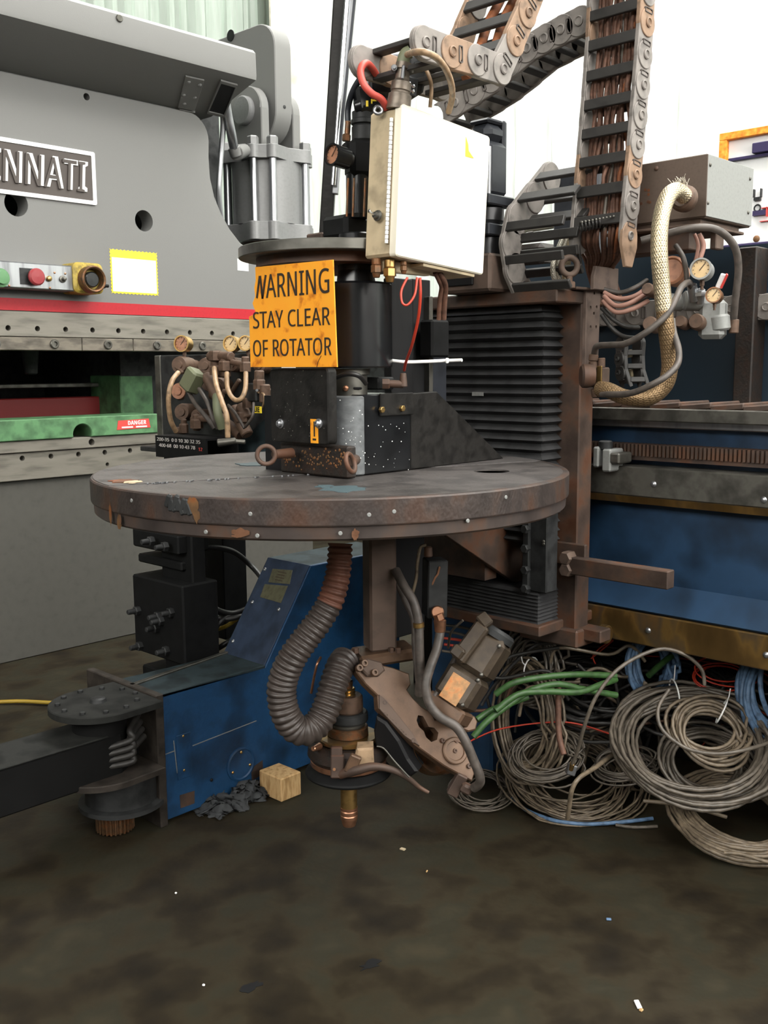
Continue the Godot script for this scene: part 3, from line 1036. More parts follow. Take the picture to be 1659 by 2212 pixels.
func build_cylinder() -> void:
	# hydraulic ram at the right end of the press brake
	var c := onz(578, 440, -5.15)
	var cx := c.x
	var cz := -5.15
	var dn := Vector3(cx - 0.177, 0, cz + 0.177).dot(FH)
	var yt := at(574, 312, dn).y
	var y1 := at(574, 341, dn).y
	var y2 := at(574, 478, dn).y
	var y3 := at(574, 517, dn).y
	var t := thing("hydraulic_cylinder", "grey hydraulic cylinder with tie rods between two thick flanges", "hydraulic cylinder", Vector3(cx, y3, cz))
	var oct := PackedVector2Array()
	var s := 0.22
	var ch := 0.085
	for q in [[s, s - ch], [s - ch, s], [-s + ch, s], [-s, s - ch], [-s, -s + ch], [-s + ch, -s], [s - ch, -s], [s, -s + ch]]:
		oct.append(Vector2(q[0], q[1]))
	var lobed := PackedVector2Array()
	for k in oct.size():
		var a := oct[k]
		var ac := a.angle()
		lobed.append_array(arc2(a, 0.04, rad_to_deg(ac) - 75, rad_to_deg(ac) + 75, 5))
		var nx := oct[(k + 1) % 8]
		if a.distance_to(nx) > 0.2:
			lobed.append((a + nx) / 2 * 1.0)
	for q in [[yt, y1], [y2, y3]]:
		var b := Mb.new()
		b.prism(lobed, Vector3(cx, q[0], cz), XX, -ZZ, q[0] - q[1], [], 0.004)
		part(t, "flange", b, M.grey_light)
	var b2 := Mb.new()
	b2.cyl(Vector3(cx, y2, cz), Vector3(cx, y1, cz), 0.228, -1, 48)
	part(t, "barrel", b2, M.grey_light)
	for a in oct:
		var p := Vector3(cx + a.x, 0, cz + a.y)
		b2 = Mb.new()
		b2.cyl(p + YY * y3, p + YY * y1, 0.022, -1, 14)
		part(t, "tie_rod", b2, M.steel)
		b2 = Mb.new()
		b2.hexa(p + YY * yt, p + YY * (yt + 0.05), 0.036)
		part(t, "nut", b2, M.grey_light)
	# rod below the lower flange with a brown gland
	b2 = Mb.new()
	b2.lathe(Vector3(cx, y3 - 0.1, cz), YY, [Vector2(0, 0), Vector2(0.12, 0), Vector2(0.13, 0.03), Vector2(0.17, 0.05), Vector2(0.17, 0.08), Vector2(0.19, 0.1)], 30)
	part(t, "gland", b2, M.rust_plate)
	b2 = Mb.new()
	b2.cyl(Vector3(cx, y3 - 0.3, cz), Vector3(cx, y3 - 0.1, cz), 0.07, -1, 24)
	part(t, "piston_rod", b2, M.chrome)
	# clevis: two cheeks with round tops
	var yp := onx(548, 235, cx - 0.16).y
	for sx in [-0.13, 0.13]:
		var cheek := PackedVector2Array([Vector2(-0.15, yt), Vector2(0.15, yt), Vector2(0.15, yp)])
		cheek.append_array(arc2(Vector2(0, yp), 0.15, 0, 180, 14))
		cheek.append(Vector2(-0.15, yp))
		b2 = Mb.new()
		b2.prism(cheek, Vector3(cx + sx - 0.03, 0, cz), ZZ, YY, 0.06, [], 0.006)
		part(t, "clevis_cheek", b2, M.grey)
	b2 = Mb.new()
	b2.cyl(Vector3(cx - 0.2, yp, cz), Vector3(cx + 0.2, yp, cz), 0.088, -1, 28, 0.008)
	part(t, "clevis_pin", b2, M.grey_light)
	# lifting lug, a tall rounded plate the clevis hangs on
	var l := thing("lug_plate", "tall grey lug plate with rounded end standing above the cylinder clevis", "steel plate", Vector3(cx, yp - 0.18, cz))
	var lt := at(585, 27, 6.4).y
	var lp := PackedVector2Array()
	lp.append_array(arc2(Vector2(0.0, yp), 0.185, 270, 360, 8))
	lp.append_array(arc2(Vector2(0.185 - 0.16, lt - 0.16), 0.16, 0, 90, 8))
	lp.append_array(PackedVector2Array([Vector2(-0.95, lt), Vector2(-0.95, yp + 0.4), Vector2(-0.25, yp)]))
	b2 = Mb.new()
	b2.prism(lp, Vector3(cx - 0.07, 0, cz), ZZ, YY, 0.13, [], 0.006)
	# prism faces -X only when ex x ey = -X: ZZ x YY = -X
	part(l, "plate", b2, M.grey)
	b2 = Mb.new()
	var lh := onx(499, 77, cx - 0.071)
	b2.cyl(lh - XX * 0.001, lh - XX * 0.006, 0.036, -1, 18)
	part(l, "lifting_hole", b2, M.black)
	b2 = Mb.new()
	var gh := Vector3(cx - 0.0, yp + 0.02, cz + 0.186)
	b2.dome(gh, ZZ, 0.012, 0.004, 10)
	part(l, "grease_plug", b2, M.dark_grey)
	# two hoses from the opening in the beam
	hose("hydraulic_hose", spline(route([[475, 178, 6.0], [484, 205, 6.0], [492, 250, 6.05], [500, 290, 6.1], [506, 320, 6.2], [516, 332, 6.25]]), 4), 0.028, M.steel, "thick grey-painted hydraulic hose from the beam opening down to the flange elbow", "hose", "", 10)
	hose("hydraulic_hose", spline(route([[474, 180, 6.02], [479, 230, 6.05], [482, 270, 6.08], [478, 330, 6.1], [473, 400, 6.1], [474, 440, 6.12], [478, 475, 6.15]]), 4), 0.017, M.steel, "thin grey hydraulic hose hanging beside the thick one behind the ram plate", "hose", "", 10)
	var el := Mb.new()
	var q0 := at(505, 318, 6.2)
	var q1 := at(512, 338, 6.22)
	el.cyl(q0, q1, 0.04, 0.034, 6, 0.004)
	el.cyl(at(510, 330, 6.22), at(528, 325, 6.4), 0.045, 0.04, 14, 0.004)
	solo("elbow_fitting", el, M.grey, "grey elbow fitting on the cylinder's upper flange", "fitting")

# gauge: case, bezel, dial, needle, stem
func gauge(t: Node3D, c: Vector3, face: Vector3, r: float, depth: float, mc: Material, md: Material, stem := true) -> void:
	var b := Mb.new()
	b.lathe(c - face * depth, face, [Vector2(0, 0), Vector2(r * 0.85, 0), Vector2(r * 0.95, depth * 0.15), Vector2(r * 0.95, depth * 0.8), Vector2(r, depth * 0.82), Vector2(r, depth), Vector2(r * 0.84, depth), Vector2(r * 0.82, depth * 0.9)], 28)
	var cs := part(t, "gauge_case", b, mc)
	b = Mb.new()
	b.lathe(c - face * depth * 0.12, face, [Vector2(r * 0.84, 0), Vector2(0, 0.001)], 28)
	part(cs, "dial", b, md)
	b = Mb.new()
	var f: Array = b.frame(face)
	var o := c - face * (depth * 0.12 - 0.003)
	var dir: Vector3 = (f[0] * 0.6 + f[1] * 0.8)
	b.bar(o - dir * r * 0.2, o + dir * r * 0.62, r * 0.06, 0.001, face)
	for k in 9:
		var w := deg_to_rad(-40 + k * 32.5)
		var e: Vector3 = f[0] * cos(w) + f[1] * sin(w)
		b.bar(o + e * r * 0.62, o + e * r * 0.74, r * 0.06, 0.001, face)
	part(cs, "needle", b, M.dial_mark)
	if stem:
		b = Mb.new()
		var s0 := c - face * depth * 0.5 - UP * r * 0.9
		b.hexa(s0 - UP * r * 0.5, s0, r * 0.24)
		b.cyl(s0 - UP * r * 0.85, s0 - UP * r * 0.5, r * 0.15, -1, 10)
		part(cs, "stem", b, M.pipe_brown)

func valve(b: Mb, c: Vector3, face: Vector3, r: float, l: float) -> void:
	b.lathe(c - face * l, face, [Vector2(0, 0), Vector2(r * 0.75, 0), Vector2(r * 0.8, l * 0.3), Vector2(r * 0.95, l * 0.36), Vector2(r, l * 0.5), Vector2(r, l * 0.9), Vector2(r * 0.9, l), Vector2(r * 0.5, l), Vector2(r * 0.45, l * 1.05), Vector2(0, l * 1.05)], 22)

func build_manifold() -> void:
	# a stand at the left of the table: valve block below, gauge panel above
	var fx := -XX
	var xv := at(340, 850, 4.3).x
	var mp := func(px: float, py: float, d: float) -> Vector3: return onx(px, py, xv - (3.87 - d) * 0.9)
	var a0 := onx(338, 768, xv)
	var a1 := onx(600, 975, xv)
	var t := thing("gauge_manifold", "dark panel crowded with brown pipe fittings and three gauges left of the table", "gauge panel", Vector3(xv, 0.1, a0.z + 0.3))
	var ytop := a0.y
	var ybot := onx(340, 965, xv).y
	var b := Mb.new()
	b.box(Vector3(xv, ybot, a0.z), Vector3(xv + 0.03, ytop, a1.z), 0.003)
	part(t, "panel", b, M.dark_grey)
	b = Mb.new()
	b.box(Vector3(xv - 0.1, ybot - 0.01, a0.z), Vector3(xv + 0.03, ybot + 0.01, a1.z), 0.003)
	part(t, "shelf", b, M.dark_grey)
	b = Mb.new()
	b.box(Vector3(xv - 0.004, ybot + 0.01, a0.z - 0.012), Vector3(xv + 0.03, ytop, a0.z + 0.03), 0.003)
	part(t, "edge_strip", b, M.steel_dull)
	b = Mb.new()
	var k0 := onx(470, 950, xv - 0.02)
	b.prism(PackedVector2Array([Vector2(k0.z + 0.1, ybot), Vector2(k0.z + 0.42, ybot), Vector2(k0.z + 0.42, ybot + 0.2)]), Vector3(xv - 0.05, 0, 0), ZZ, YY, 0.012)
	part(t, "gusset", b, M.blue_green)
	b = Mb.new()
	b.box(Vector3(xv - 0.02, 0.4, a0.z + 0.2), Vector3(xv + 0.1, ybot, a0.z + 0.45), 0.004)
	part(t, "post", b, M.turret)
	# gauges
	var gd := (fx * 0.86 + ZZ * 0.42 + UP * 0.05).normalized()
	for q in [[391, 742, 3.75, 19], [497, 742, 3.78, 17.5], [529, 741, 3.8, 16.5]]:
		var c: Vector3 = mp.call(q[0], q[1], q[2])
		gauge(t, c, gd, mm(q[3], q[2]), 0.05, M.brass, M.dial_copper if q[0] < 400 else M.dial)
	# valves and bodies
	for q in [[386, 788, 3.72, 20], [443, 790, 3.75, 19], [500, 787, 3.76, 16], [385, 845, 3.85, 20], [392, 890, 3.75, 20], [450, 825, 3.8, 22], [470, 833, 3.78, 18], [560, 790, 3.8, 15], [425, 898, 3.75, 16], [578, 850, 3.75, 11]]:
		b = Mb.new()
		valve(b, mp.call(q[0], q[1], q[2]), gd, mm(q[3], q[2]), 0.14)
		part(t, "valve_body", b, M.dial_copper if q[1] == 845 else M.pipe_brown)
	for q in [[[381, 792], [394, 806], 5], [[415, 905], [460, 905], 7], [[425, 895], [425, 930], 9], [[397, 905], [397, 935], 7], [[380, 930], [400, 930], 8], [[452, 770], [500, 770], 10], [[466, 760], [466, 800], 11], [[487, 775], [487, 815], 11], [[500, 782], [532, 788], 6], [[530, 770], [530, 800], 8],
			[[482, 845], [500, 848], 5], [[500, 848], [518, 820], 5], [[505, 880], [535, 940], 13], [[520, 875], [535, 905], 12], [[470, 900], [520, 940], 12], [[540, 842], [575, 842], 6], [[560, 800], [560, 850], 10], [[572, 830], [572, 870], 11], [[455, 855], [480, 855], 8], [[445, 810], [470, 860], 12]]:
		b = Mb.new()
		b.cyl(mp.call(q[0][0], q[0][1], 3.72), mp.call(q[1][0], q[1][1], 3.72), mm(q[2], 3.9), -1, 12, 0.004)
		part(t, "pipe", b, M.pipe_brown)
	for q in [[466, 800, 13], [487, 790, 14], [530, 792, 11], [425, 915, 14], [397, 925, 10], [523, 900, 15], [560, 830, 12], [466, 768, 14], [535, 870, 11]]:
		var c: Vector3 = mp.call(q[0], q[1], 3.71)
		b = Mb.new()
		b.hexa(c - UP * 0.018, c + UP * 0.018, mm(q[2], 3.9))
		part(t, "pipe_fitting", b, M.pipe_brown)
	b = Mb.new()
	var gb := Basis(ZZ, UP, -XX).rotated(gd, deg_to_rad(-32))
	b.cube(mp.call(416, 822, 3.68), Vector3(0.07, 0.085, 0.06), gb, 0.008)
	part(t, "switch_box", b, M.green_box, "small olive-green box tilted on the pipes")
	b = Mb.new()
	b.box(mp.call(548, 855, 3.72) - Vector3(0.02, 0.02, 0.02), mp.call(562, 835, 3.72) + Vector3(0.02, 0.012, 0.0), 0.004)
	part(t, "relay", b, M.dark_grey)
	b = Mb.new()
	b.cyl(mp.call(555, 843, 3.68), mp.call(555, 843, 3.67), 0.005, -1, 10)
	part(t, "pilot_button", b, M.steel)
	b = Mb.new()
	var lb: Vector3 = mp.call(556, 885, 3.7)
	b.cube(lb, Vector3(0.004, 0.024, 0.045))
	var lp := part(t, "label_plate", b, M.yellow)
	text(lp, "lettering", "UE", 0.018, lb - XX * 0.0025, ZZ, YY, M.black, 1.0, true)
	# hoses of the panel
	var hz := [
		[[[385, 805, 3.68], [371, 825, 3.62], [364, 860, 3.6], [368, 905, 3.62], [380, 932, 3.66]], 5.5, "hose_tan", "tan hose curving down the left edge of the gauge panel"],
		[[[463, 795, 3.68], [467, 830, 3.62], [480, 870, 3.58], [490, 900, 3.57], [492, 945, 3.57]], 5.5, "hose_tan", "tan hose hanging straight in front of the gauge panel onto the shelf"],
		[[[490, 805, 3.68], [492, 840, 3.65], [505, 862, 3.63], [520, 862, 3.63], [530, 840, 3.66], [531, 805, 3.7]], 5, "hose_tan", "tan hose looped in a U beneath the paired gauges"],
		[[[403, 835, 3.7], [420, 870, 3.66], [445, 900, 3.66], [463, 925, 3.68]], 5, "hose_grey", "dull brown hose slanting across the panel from the olive box"],
		[[[430, 840, 3.68], [447, 868, 3.64], [460, 905, 3.64], [470, 925, 3.66]], 4.5, "hose_grey", "pair of grey hoses leaving the bottom of the olive box"],
		[[[468, 855, 3.66], [470, 890, 3.62], [480, 925, 3.64]], 9, "hose_olive", "thick olive-green hose standing on the panel shelf"],
		[[[548, 848, 3.72], [568, 850, 3.7], [571, 865, 3.7], [567, 880, 3.72]], 2.2, "hose_tan", "thin tan wire bent round the small relay"],
		[[[493, 875, 3.68], [510, 895, 3.66], [528, 925, 3.66]], 3, "hose_grey", "thin grey tube crossing the brass pipe at the right of the panel"],
		[[[548, 870, 3.68], [545, 900, 3.66], [530, 922, 3.66]], 3, "hose_grey", "thin grey tube bowed above the blue gusset"],
	]
	for h in hz:
		var hp := PackedVector3Array()
		for q in h[0]:
			hp.append(mp.call(q[0], q[1], q[2]))
		hose("panel_hose", hp, mm(h[1], 3.85), M[h[2]], h[3], "hose")
	# open black tube with chalk figures lying before the panel
	var bx := at(390, 960, 3.75).x
	var u0 := onx(335, 937, bx)
	var u1 := onx(444, 948, bx)
	var ub := onx(390, 980, bx).y
	var wx := onz(515, 946, u1.z).x - bx
	var ut := u1.y
	var k := thing("steel_tube", "short black square tube with chalked figures lying beside the gauge panel", "steel tube", Vector3(bx, ub - 0.02, u0.z))
	b = Mb.new()
	var sq := PackedVector2Array([Vector2(0, 0), Vector2(wx, 0), Vector2(wx, ut - ub + 0.02), Vector2(0, ut - ub + 0.02)])
	var w := 0.008
	b.prism(sq, Vector3(bx, ub - 0.02, u1.z), XX, YY, u1.z - u0.z, [PackedVector2Array([Vector2(w, w), Vector2(wx - w, w), Vector2(wx - w, ut - ub + 0.02 - w), Vector2(w, ut - ub + 0.02 - w)])])
	var tube := part(k, "tube", b, M.turret)
	var mz := (u0.z + u1.z) / 2
	var cap := (ut - ub) * 0.16
	var tl := u1.z - u0.z
	text_fit(k, "200-35  0 0 10 30 32 35", cap * 1.25, Vector3(bx - 0.001, ut - (ut - ub) * 0.22, mz - tl * 0.03), ZZ, YY, tl * 0.86, M.chalk)
	text_fit(k, "400-68  00 10 43 78", cap * 1.25, Vector3(bx - 0.001, ut - (ut - ub) * 0.58, mz - tl * 0.06), ZZ, YY, tl * 0.72, M.chalk)
	text_fit(k, "12", cap * 1.2, Vector3(bx - 0.001, ut - (ut - ub) * 0.64, u1.z - tl * 0.1), ZZ, YY, tl * 0.07, M.board_red)
	# stand under it, hidden by the table
	b = Mb.new()
	b.box(Vector3(bx + 0.02, 0.95, u0.z + 0.02), Vector3(xv + 0.05, ub - 0.02, u1.z + 0.3), 0.004)
	part(t, "bracket", b, M.turret)
	b = Mb.new()
	b.cyl(at(470, 957, 3.5), at(510, 952, 3.5), mm(9, 3.5), mm(7, 3.5), 12, 0.003)
	b.cyl(at(500, 953, 3.5), at(530, 955, 3.5), mm(5, 3.5), -1, 10, 0.002)
	part(t, "quick_coupling", b, M.steel_dull)

	# valve block below the table
	var vx := at(290, 1300, 3.8).x
	var v := thing("valve_block", "black hydraulic valve block on a column, half hidden under the table", "valve block", Vector3(vx + 0.1, 0, onx(350, 1300, vx).z))
	var secs := [[285, 1140, 385, 1200, 0.0], [297, 1195, 392, 1235, 0.02], [285, 1240, 400, 1440, -0.02]]
	for q in secs:
		b = Mb.new()
		var p0 := onx(q[0], q[1], vx + q[4])
		var p1 := onx(q[2], q[3], vx + q[4])
		b.box(Vector3(vx + q[4], p1.y, p0.z), Vector3(vx + 0.14, p0.y, p1.z), 0.006)
		part(v, "valve_section", b, M.turret)
	b = Mb.new()
	var pz := onx(398, 1300, vx)
	var pe := onz(448, 1300, pz.z)
	b.box(Vector3(vx + 0.04, 0.0, pz.z - 0.2), Vector3(pe.x, 1.12, pz.z), 0.006)
	b.box(Vector3(vx + 0.0, 0.0, onx(305, 1400, vx).z), Vector3(vx + 0.2, 0.36, pz.z - 0.02), 0.006)
	part(v, "column", b, M.turret)
	for q in [[283, 1168, 330], [283, 1180, 360], [286, 1318, 300], [300, 1330, 345], [310, 1340, 350], [320, 1355, 340], [330, 1322, 372], [285, 1395, 305], [345, 1405, 362]]:
		b = Mb.new()
		var c := onx(q[2], q[1], vx - 0.02)
		b.cyl(c, c - XX * 0.05, 0.012, 0.01, 10, 0.002)
		b.hexa(c - XX * 0.0, c - XX * 0.02, 0.018)
		part(v, "bolt", b, M.dark_grey)
	for h in [[[[435, 1180, 3.75], [500, 1190, 3.85], [545, 1225, 3.9], [575, 1262, 3.8]], "black cable looping from the valve block top to the blue panel"],
			[[[445, 1270, 3.75], [460, 1310, 3.7], [500, 1325, 3.75], [545, 1310, 3.8]], "upper black cable sagging between valve block and blue panel"],
			[[[447, 1290, 3.76], [470, 1335, 3.72], [520, 1332, 3.74], [540, 1322, 3.8]], "second black cable sagging between valve block and blue panel"],
			[[[455, 1390, 3.75], [470, 1350, 3.7], [500, 1330, 3.75], [540, 1330, 3.8]], "black cable rising from the valve block foot"],
			[[[456, 1410, 3.75], [480, 1395, 3.72], [505, 1380, 3.75]], "short black cable at the valve block foot"]]:
		hose("control_cable", route(h[0]), 0.011, M.cable_black, h[1], "cable")
	hose("control_cable", route([[460, 1362, 3.78], [490, 1352, 3.76], [520, 1330, 3.78], [540, 1310, 3.8]]), 0.008, M.cable_yellow, "thin yellow cable among the black ones beside the valve block", "cable")

func build_background_right() -> void:
	# board on the right-hand wall, framed in chipboard
	var xw := 6.3
	var p0 := onx(1557, 290, xw)
	var pb := onx(1600, 527, xw)
	var t := thing("wall_board", "white board framed in orange chipboard high on the right-hand wall", "board", Vector3(xw, pb.y, p0.z))
	var z1 := p0.z + 2.2
	var b := Mb.new()
	b.box(Vector3(xw + 0.02, pb.y, p0.z), Vector3(6.5, p0.y - 0.02, z1))
	part(t, "panel", b, M.white)
	b = Mb.new()
	b.box(Vector3(xw - 0.02, onx(1562, 352, xw).y, p0.z), Vector3(xw + 0.02, p0.y - 0.045, p0.z + 0.05), 0.003)
	part(t, "frame_strip", b, M.osb)
	b = Mb.new()
	b.box(Vector3(xw - 0.02, p0.y - 0.045, p0.z), Vector3(xw + 0.02, p0.y, z1), 0.003)
	part(t, "frame_strip", b, M.osb)
	b = Mb.new()
	var y2 := onx(1640, 336, xw).y
	b.box(Vector3(xw - 0.008, y2 - 0.009, p0.z + 0.06), Vector3(xw + 0.02, y2 + 0.009, z1), 0.002)
	part(t, "purple_strip", b, M.purple)
	b = Mb.new()
	var q0 := onx(1628, 333, xw)
	b.box(Vector3(xw - 0.03, q0.y, q0.z), Vector3(xw + 0.02, q0.y + 0.062, z1 - 0.6), 0.004)
	part(t, "dark_sign", b, M.purple)
	b = Mb.new()
	b.box(Vector3(xw - 0.02, pb.y - 0.06, onx(1565, 530, xw).z), Vector3(xw + 0.02, pb.y, z1), 0.004)
	part(t, "blue_edge", b, M.purple)
	b = Mb.new()
	var l0 := onx(1622, 462, xw)
	for k in 4:
		var z := l0.z + 0.012 + k * 0.125
		b.box(Vector3(xw - 0.004, l0.y - 0.015, z), Vector3(xw + 0.02, l0.y + 0.015, z + 0.085))
	part(t, "fuse_strip", b, M.purple)
	b = Mb.new()
	for k in 4:
		var z := l0.z + 0.1 + k * 0.125
		b.box(Vector3(xw - 0.003, l0.y - 0.025, z - 0.003), Vector3(xw + 0.02, l0.y + 0.032, z + 0.003))
		b.box(Vector3(xw - 0.003, l0.y + 0.025, z - 0.035), Vector3(xw + 0.02, l0.y + 0.03, z + 0.035))
		b.box(Vector3(xw - 0.003, l0.y - 0.055, z - 0.04), Vector3(xw + 0.02, l0.y - 0.051, z + 0.02))
	part(t, "red_symbols", b, M.board_red)
	b = Mb.new()
	for k in 3:
		var z := onx(1635, 433, xw).z + k * 0.125
		var y := onx(1635, 433, xw).y
		b.box(Vector3(xw - 0.006, y, z - 0.02), Vector3(xw + 0.02, y + 0.02, z + 0.02))
		b.box(Vector3(xw - 0.006, y + 0.02, z - 0.025), Vector3(xw + 0.02, y + 0.07, z - 0.02))
		b.box(Vector3(xw - 0.006, y + 0.02, z + 0.02), Vector3(xw + 0.02, y + 0.07, z + 0.025))
		b.torus(Vector3(xw + 0.012, y - 0.045, z), XX, 0.02, 0.005, 14, 6)
	part(t, "fuse_symbols", b, M.dark_grey)
	b = Mb.new()
	var rs := onx(1634, 516, xw)
	b.dome(rs, -XX, 0.022, 0.012)
	part(t, "rust_knob", b, M.burnt)
	# dim stores below it: dark cabinets along the wall
	for q in [[1420, 1575, 0.0], [1590, 1640, 0.35], [1665, 1800, 0.1]]:
		var c0 := onx(q[0], 700, 5.4)
		var c1 := onx(q[1], 700, 5.4)
		b = Mb.new()
		b.box(Vector3(5.4 + q[2], 0, c0.z), Vector3(6.38, onx(1600, 548, 5.4).y, c1.z - 0.01), 0.01)
		var nm: Node3D = thing("store_cabinet", ["dark cabinet behind the beam, between the hoses and the grey post", "narrow grey cabinet behind the beam under the wall board", "dark cabinet at the right edge of the photo behind the beam"][[1420, 1590, 1665].find(q[0])], "cabinet", Vector3(5.9, 0, c0.z))
		part(nm, "body", b, M.dark_grey if q[0] == 1590 else M.black)
		b = Mb.new()
		b.box(Vector3(5.39 + q[2], 0.1, c0.z + 0.04), Vector3(5.4 + q[2], onx(1600, 560, 5.4).y, c1.z - 0.05), 0.004)
		part(nm, "door", b, M.dark_grey if q[0] == 1590 else M.blue_deep)

const XG := 2.78
func gy(py: float) -> float:
	return onx(1450, py, XG).y

func build_gantry() -> void:
	var z0 := -2.56
	var z1 := 0.3
	var t := thing("gantry_beam", "long blue beam with gold-stained steel rails and a rack along its top", "gantry beam", Vector3(3.0, 0.0, -1.5))
	var b := Mb.new()
	b.box(Vector3(XG, gy(1407), z0), Vector3(XG + 0.3, gy(1336), z1), 0.004)
	part(t, "lower_rail", b, M.gold_rail)
	b = Mb.new()
	b.box(Vector3(XG + 0.07, gy(1345), z0), Vector3(XG + 0.45, gy(1060), z1))
	part(t, "web", b, M.blue_beam)
	b = Mb.new()
	b.bar(Vector3(XG + 0.035, (gy(1274) + gy(1336)) / 2, z0), Vector3(XG + 0.035, (gy(1274) + gy(1336)) / 2, z1), 0.012, absf(gy(1274) - gy(1336)) * 1.1, Vector3(0.6, 0.8, 0))
	part(t, "web_flare", b, M.blue_beam)
	b = Mb.new()
	b.box(Vector3(XG, gy(1080), z0), Vector3(XG + 0.3, gy(1014), z1), 0.004)
	part(t, "upper_rail", b, M.steel_dull)
	b = Mb.new()
	b.prism(PackedVector2Array([Vector2(-XG - 0.09, gy(1080)), Vector2(-XG, gy(1080)), Vector2(-XG - 0.008, gy(1096)), Vector2(-XG - 0.09, gy(1096))]), Vector3(0, 0, z0), -XX, YY, z1 - z0)
	part(t, "rail_lip", b, M.gold_rail)
	b = Mb.new()
	b.box(Vector3(XG + 0.1, gy(1014), z0), Vector3(XG + 0.4, gy(925), z1))
	part(t, "top_box", b, M.blue_beam)
	b = Mb.new()
	b.box(Vector3(XG + 0.05, gy(1002), z0), Vector3(XG + 0.1, gy(992), z1))
	part(t, "rack_base", b, M.rust_plate)
	b = Mb.new()
	var z := -2.5
	var ys := gy(992)
	var yt := gy(966)
	while z < z1:
		b.box(Vector3(XG + 0.04, ys, z), Vector3(XG + 0.1, yt, z + 0.0075))
		z += 0.0135
	b.box(Vector3(XG + 0.052, ys, z0), Vector3(XG + 0.1, yt - 0.002, z1))
	var rk := part(t, "rack_teeth", b, M.rust_plate)
	rk.set_meta("kind", "stuff")
	b = Mb.new()
	b.box(Vector3(XG + 0.06, gy(929), z0), Vector3(XG + 0.35, gy(912), z1), 0.003)
	part(t, "linear_rail", b, M.steel)
	b = Mb.new()
	b.box(Vector3(XG + 0.02, gy(913), z0), Vector3(XG + 0.38, gy(884), z1), 0.003)
	part(t, "tray", b, M.steel_dull)
	b = Mb.new()
	b.box(Vector3(XG + 0.42, gy(890), z0), Vector3(XG + 0.47, onx(1480, 542, XG + 0.42).y, z1))
	part(t, "back_plate", b, M.blue_deep)
	for q in [[1412, 1046, 1046], [1650, 1046, 1080], [1400, 1362, 1362], [1655, 1415, 1415]]:
		b = Mb.new()
		var o := onx(q[0], q[2], XG)
		b.dome(o, -XX, 0.01, 0.007, 12)
		part(t, "bolt", b, M.steel)
	b = Mb.new()
	for zz in [z0 + 0.1, z1 - 0.4]:
		b.box(Vector3(XG + 0.05, 0, zz), Vector3(XG + 0.4, gy(1400), zz + 0.3), 0.01)
	part(t, "leg", b, M.blue_beam)
	b = Mb.new()
	var ps := onx(1590, 800, XG + 0.35)
	b.box(Vector3(XG + 0.33, gy(890), ps.z), Vector3(XG + 0.42, onx(1600, 540, XG + 0.4).y, ps.z + 0.06), 0.004)
	part(t, "upright", b, M.black_rust)
	b = Mb.new()
	b.box(Vector3(XG + 0.66, 0.0, -3.1), Vector3(XG + 0.7, gy(1300), z1), 0.002)
	b.box(Vector3(XG + 0.4, gy(1300), -2.5), Vector3(XG + 0.7, gy(1290), z1))
	part(t, "added_backdrop", b, M.black)  # black sheet added to stand in for the shade behind the cables
	# cable chain lying along the beam
	var c := thing("cable_chain", "dusty brown cable chain lying along the back of the beam at right", "cable chain", Vector3(XG + 0.25, gy(890), -1.0))
	var pv: Array[Vector3] = []
	for k in 16:
		pv.append(Vector3(XG + 0.36, onx(1500, 670, XG + 0.36).y, -2.25 + k * 0.115))
	chain_links(c, pv, XX, 0.1, 0.042, M.chain, [])
	# flat links in the tray
	var f := thing("cable_chain", "rusty cable chain lying flat in the tray on top of the beam", "cable chain", Vector3(XG + 0.15, gy(884), -1.0))
	for k in 24:
		b = Mb.new()
		var zz := -2.3 + k * 0.1
		b.cube(Vector3(XG + 0.14, gy(879), zz), Vector3(0.2, 0.02, 0.105), Basis(XX, deg_to_rad(-5)), 0.004)
		part(f, "link", b, M.rust_plate)

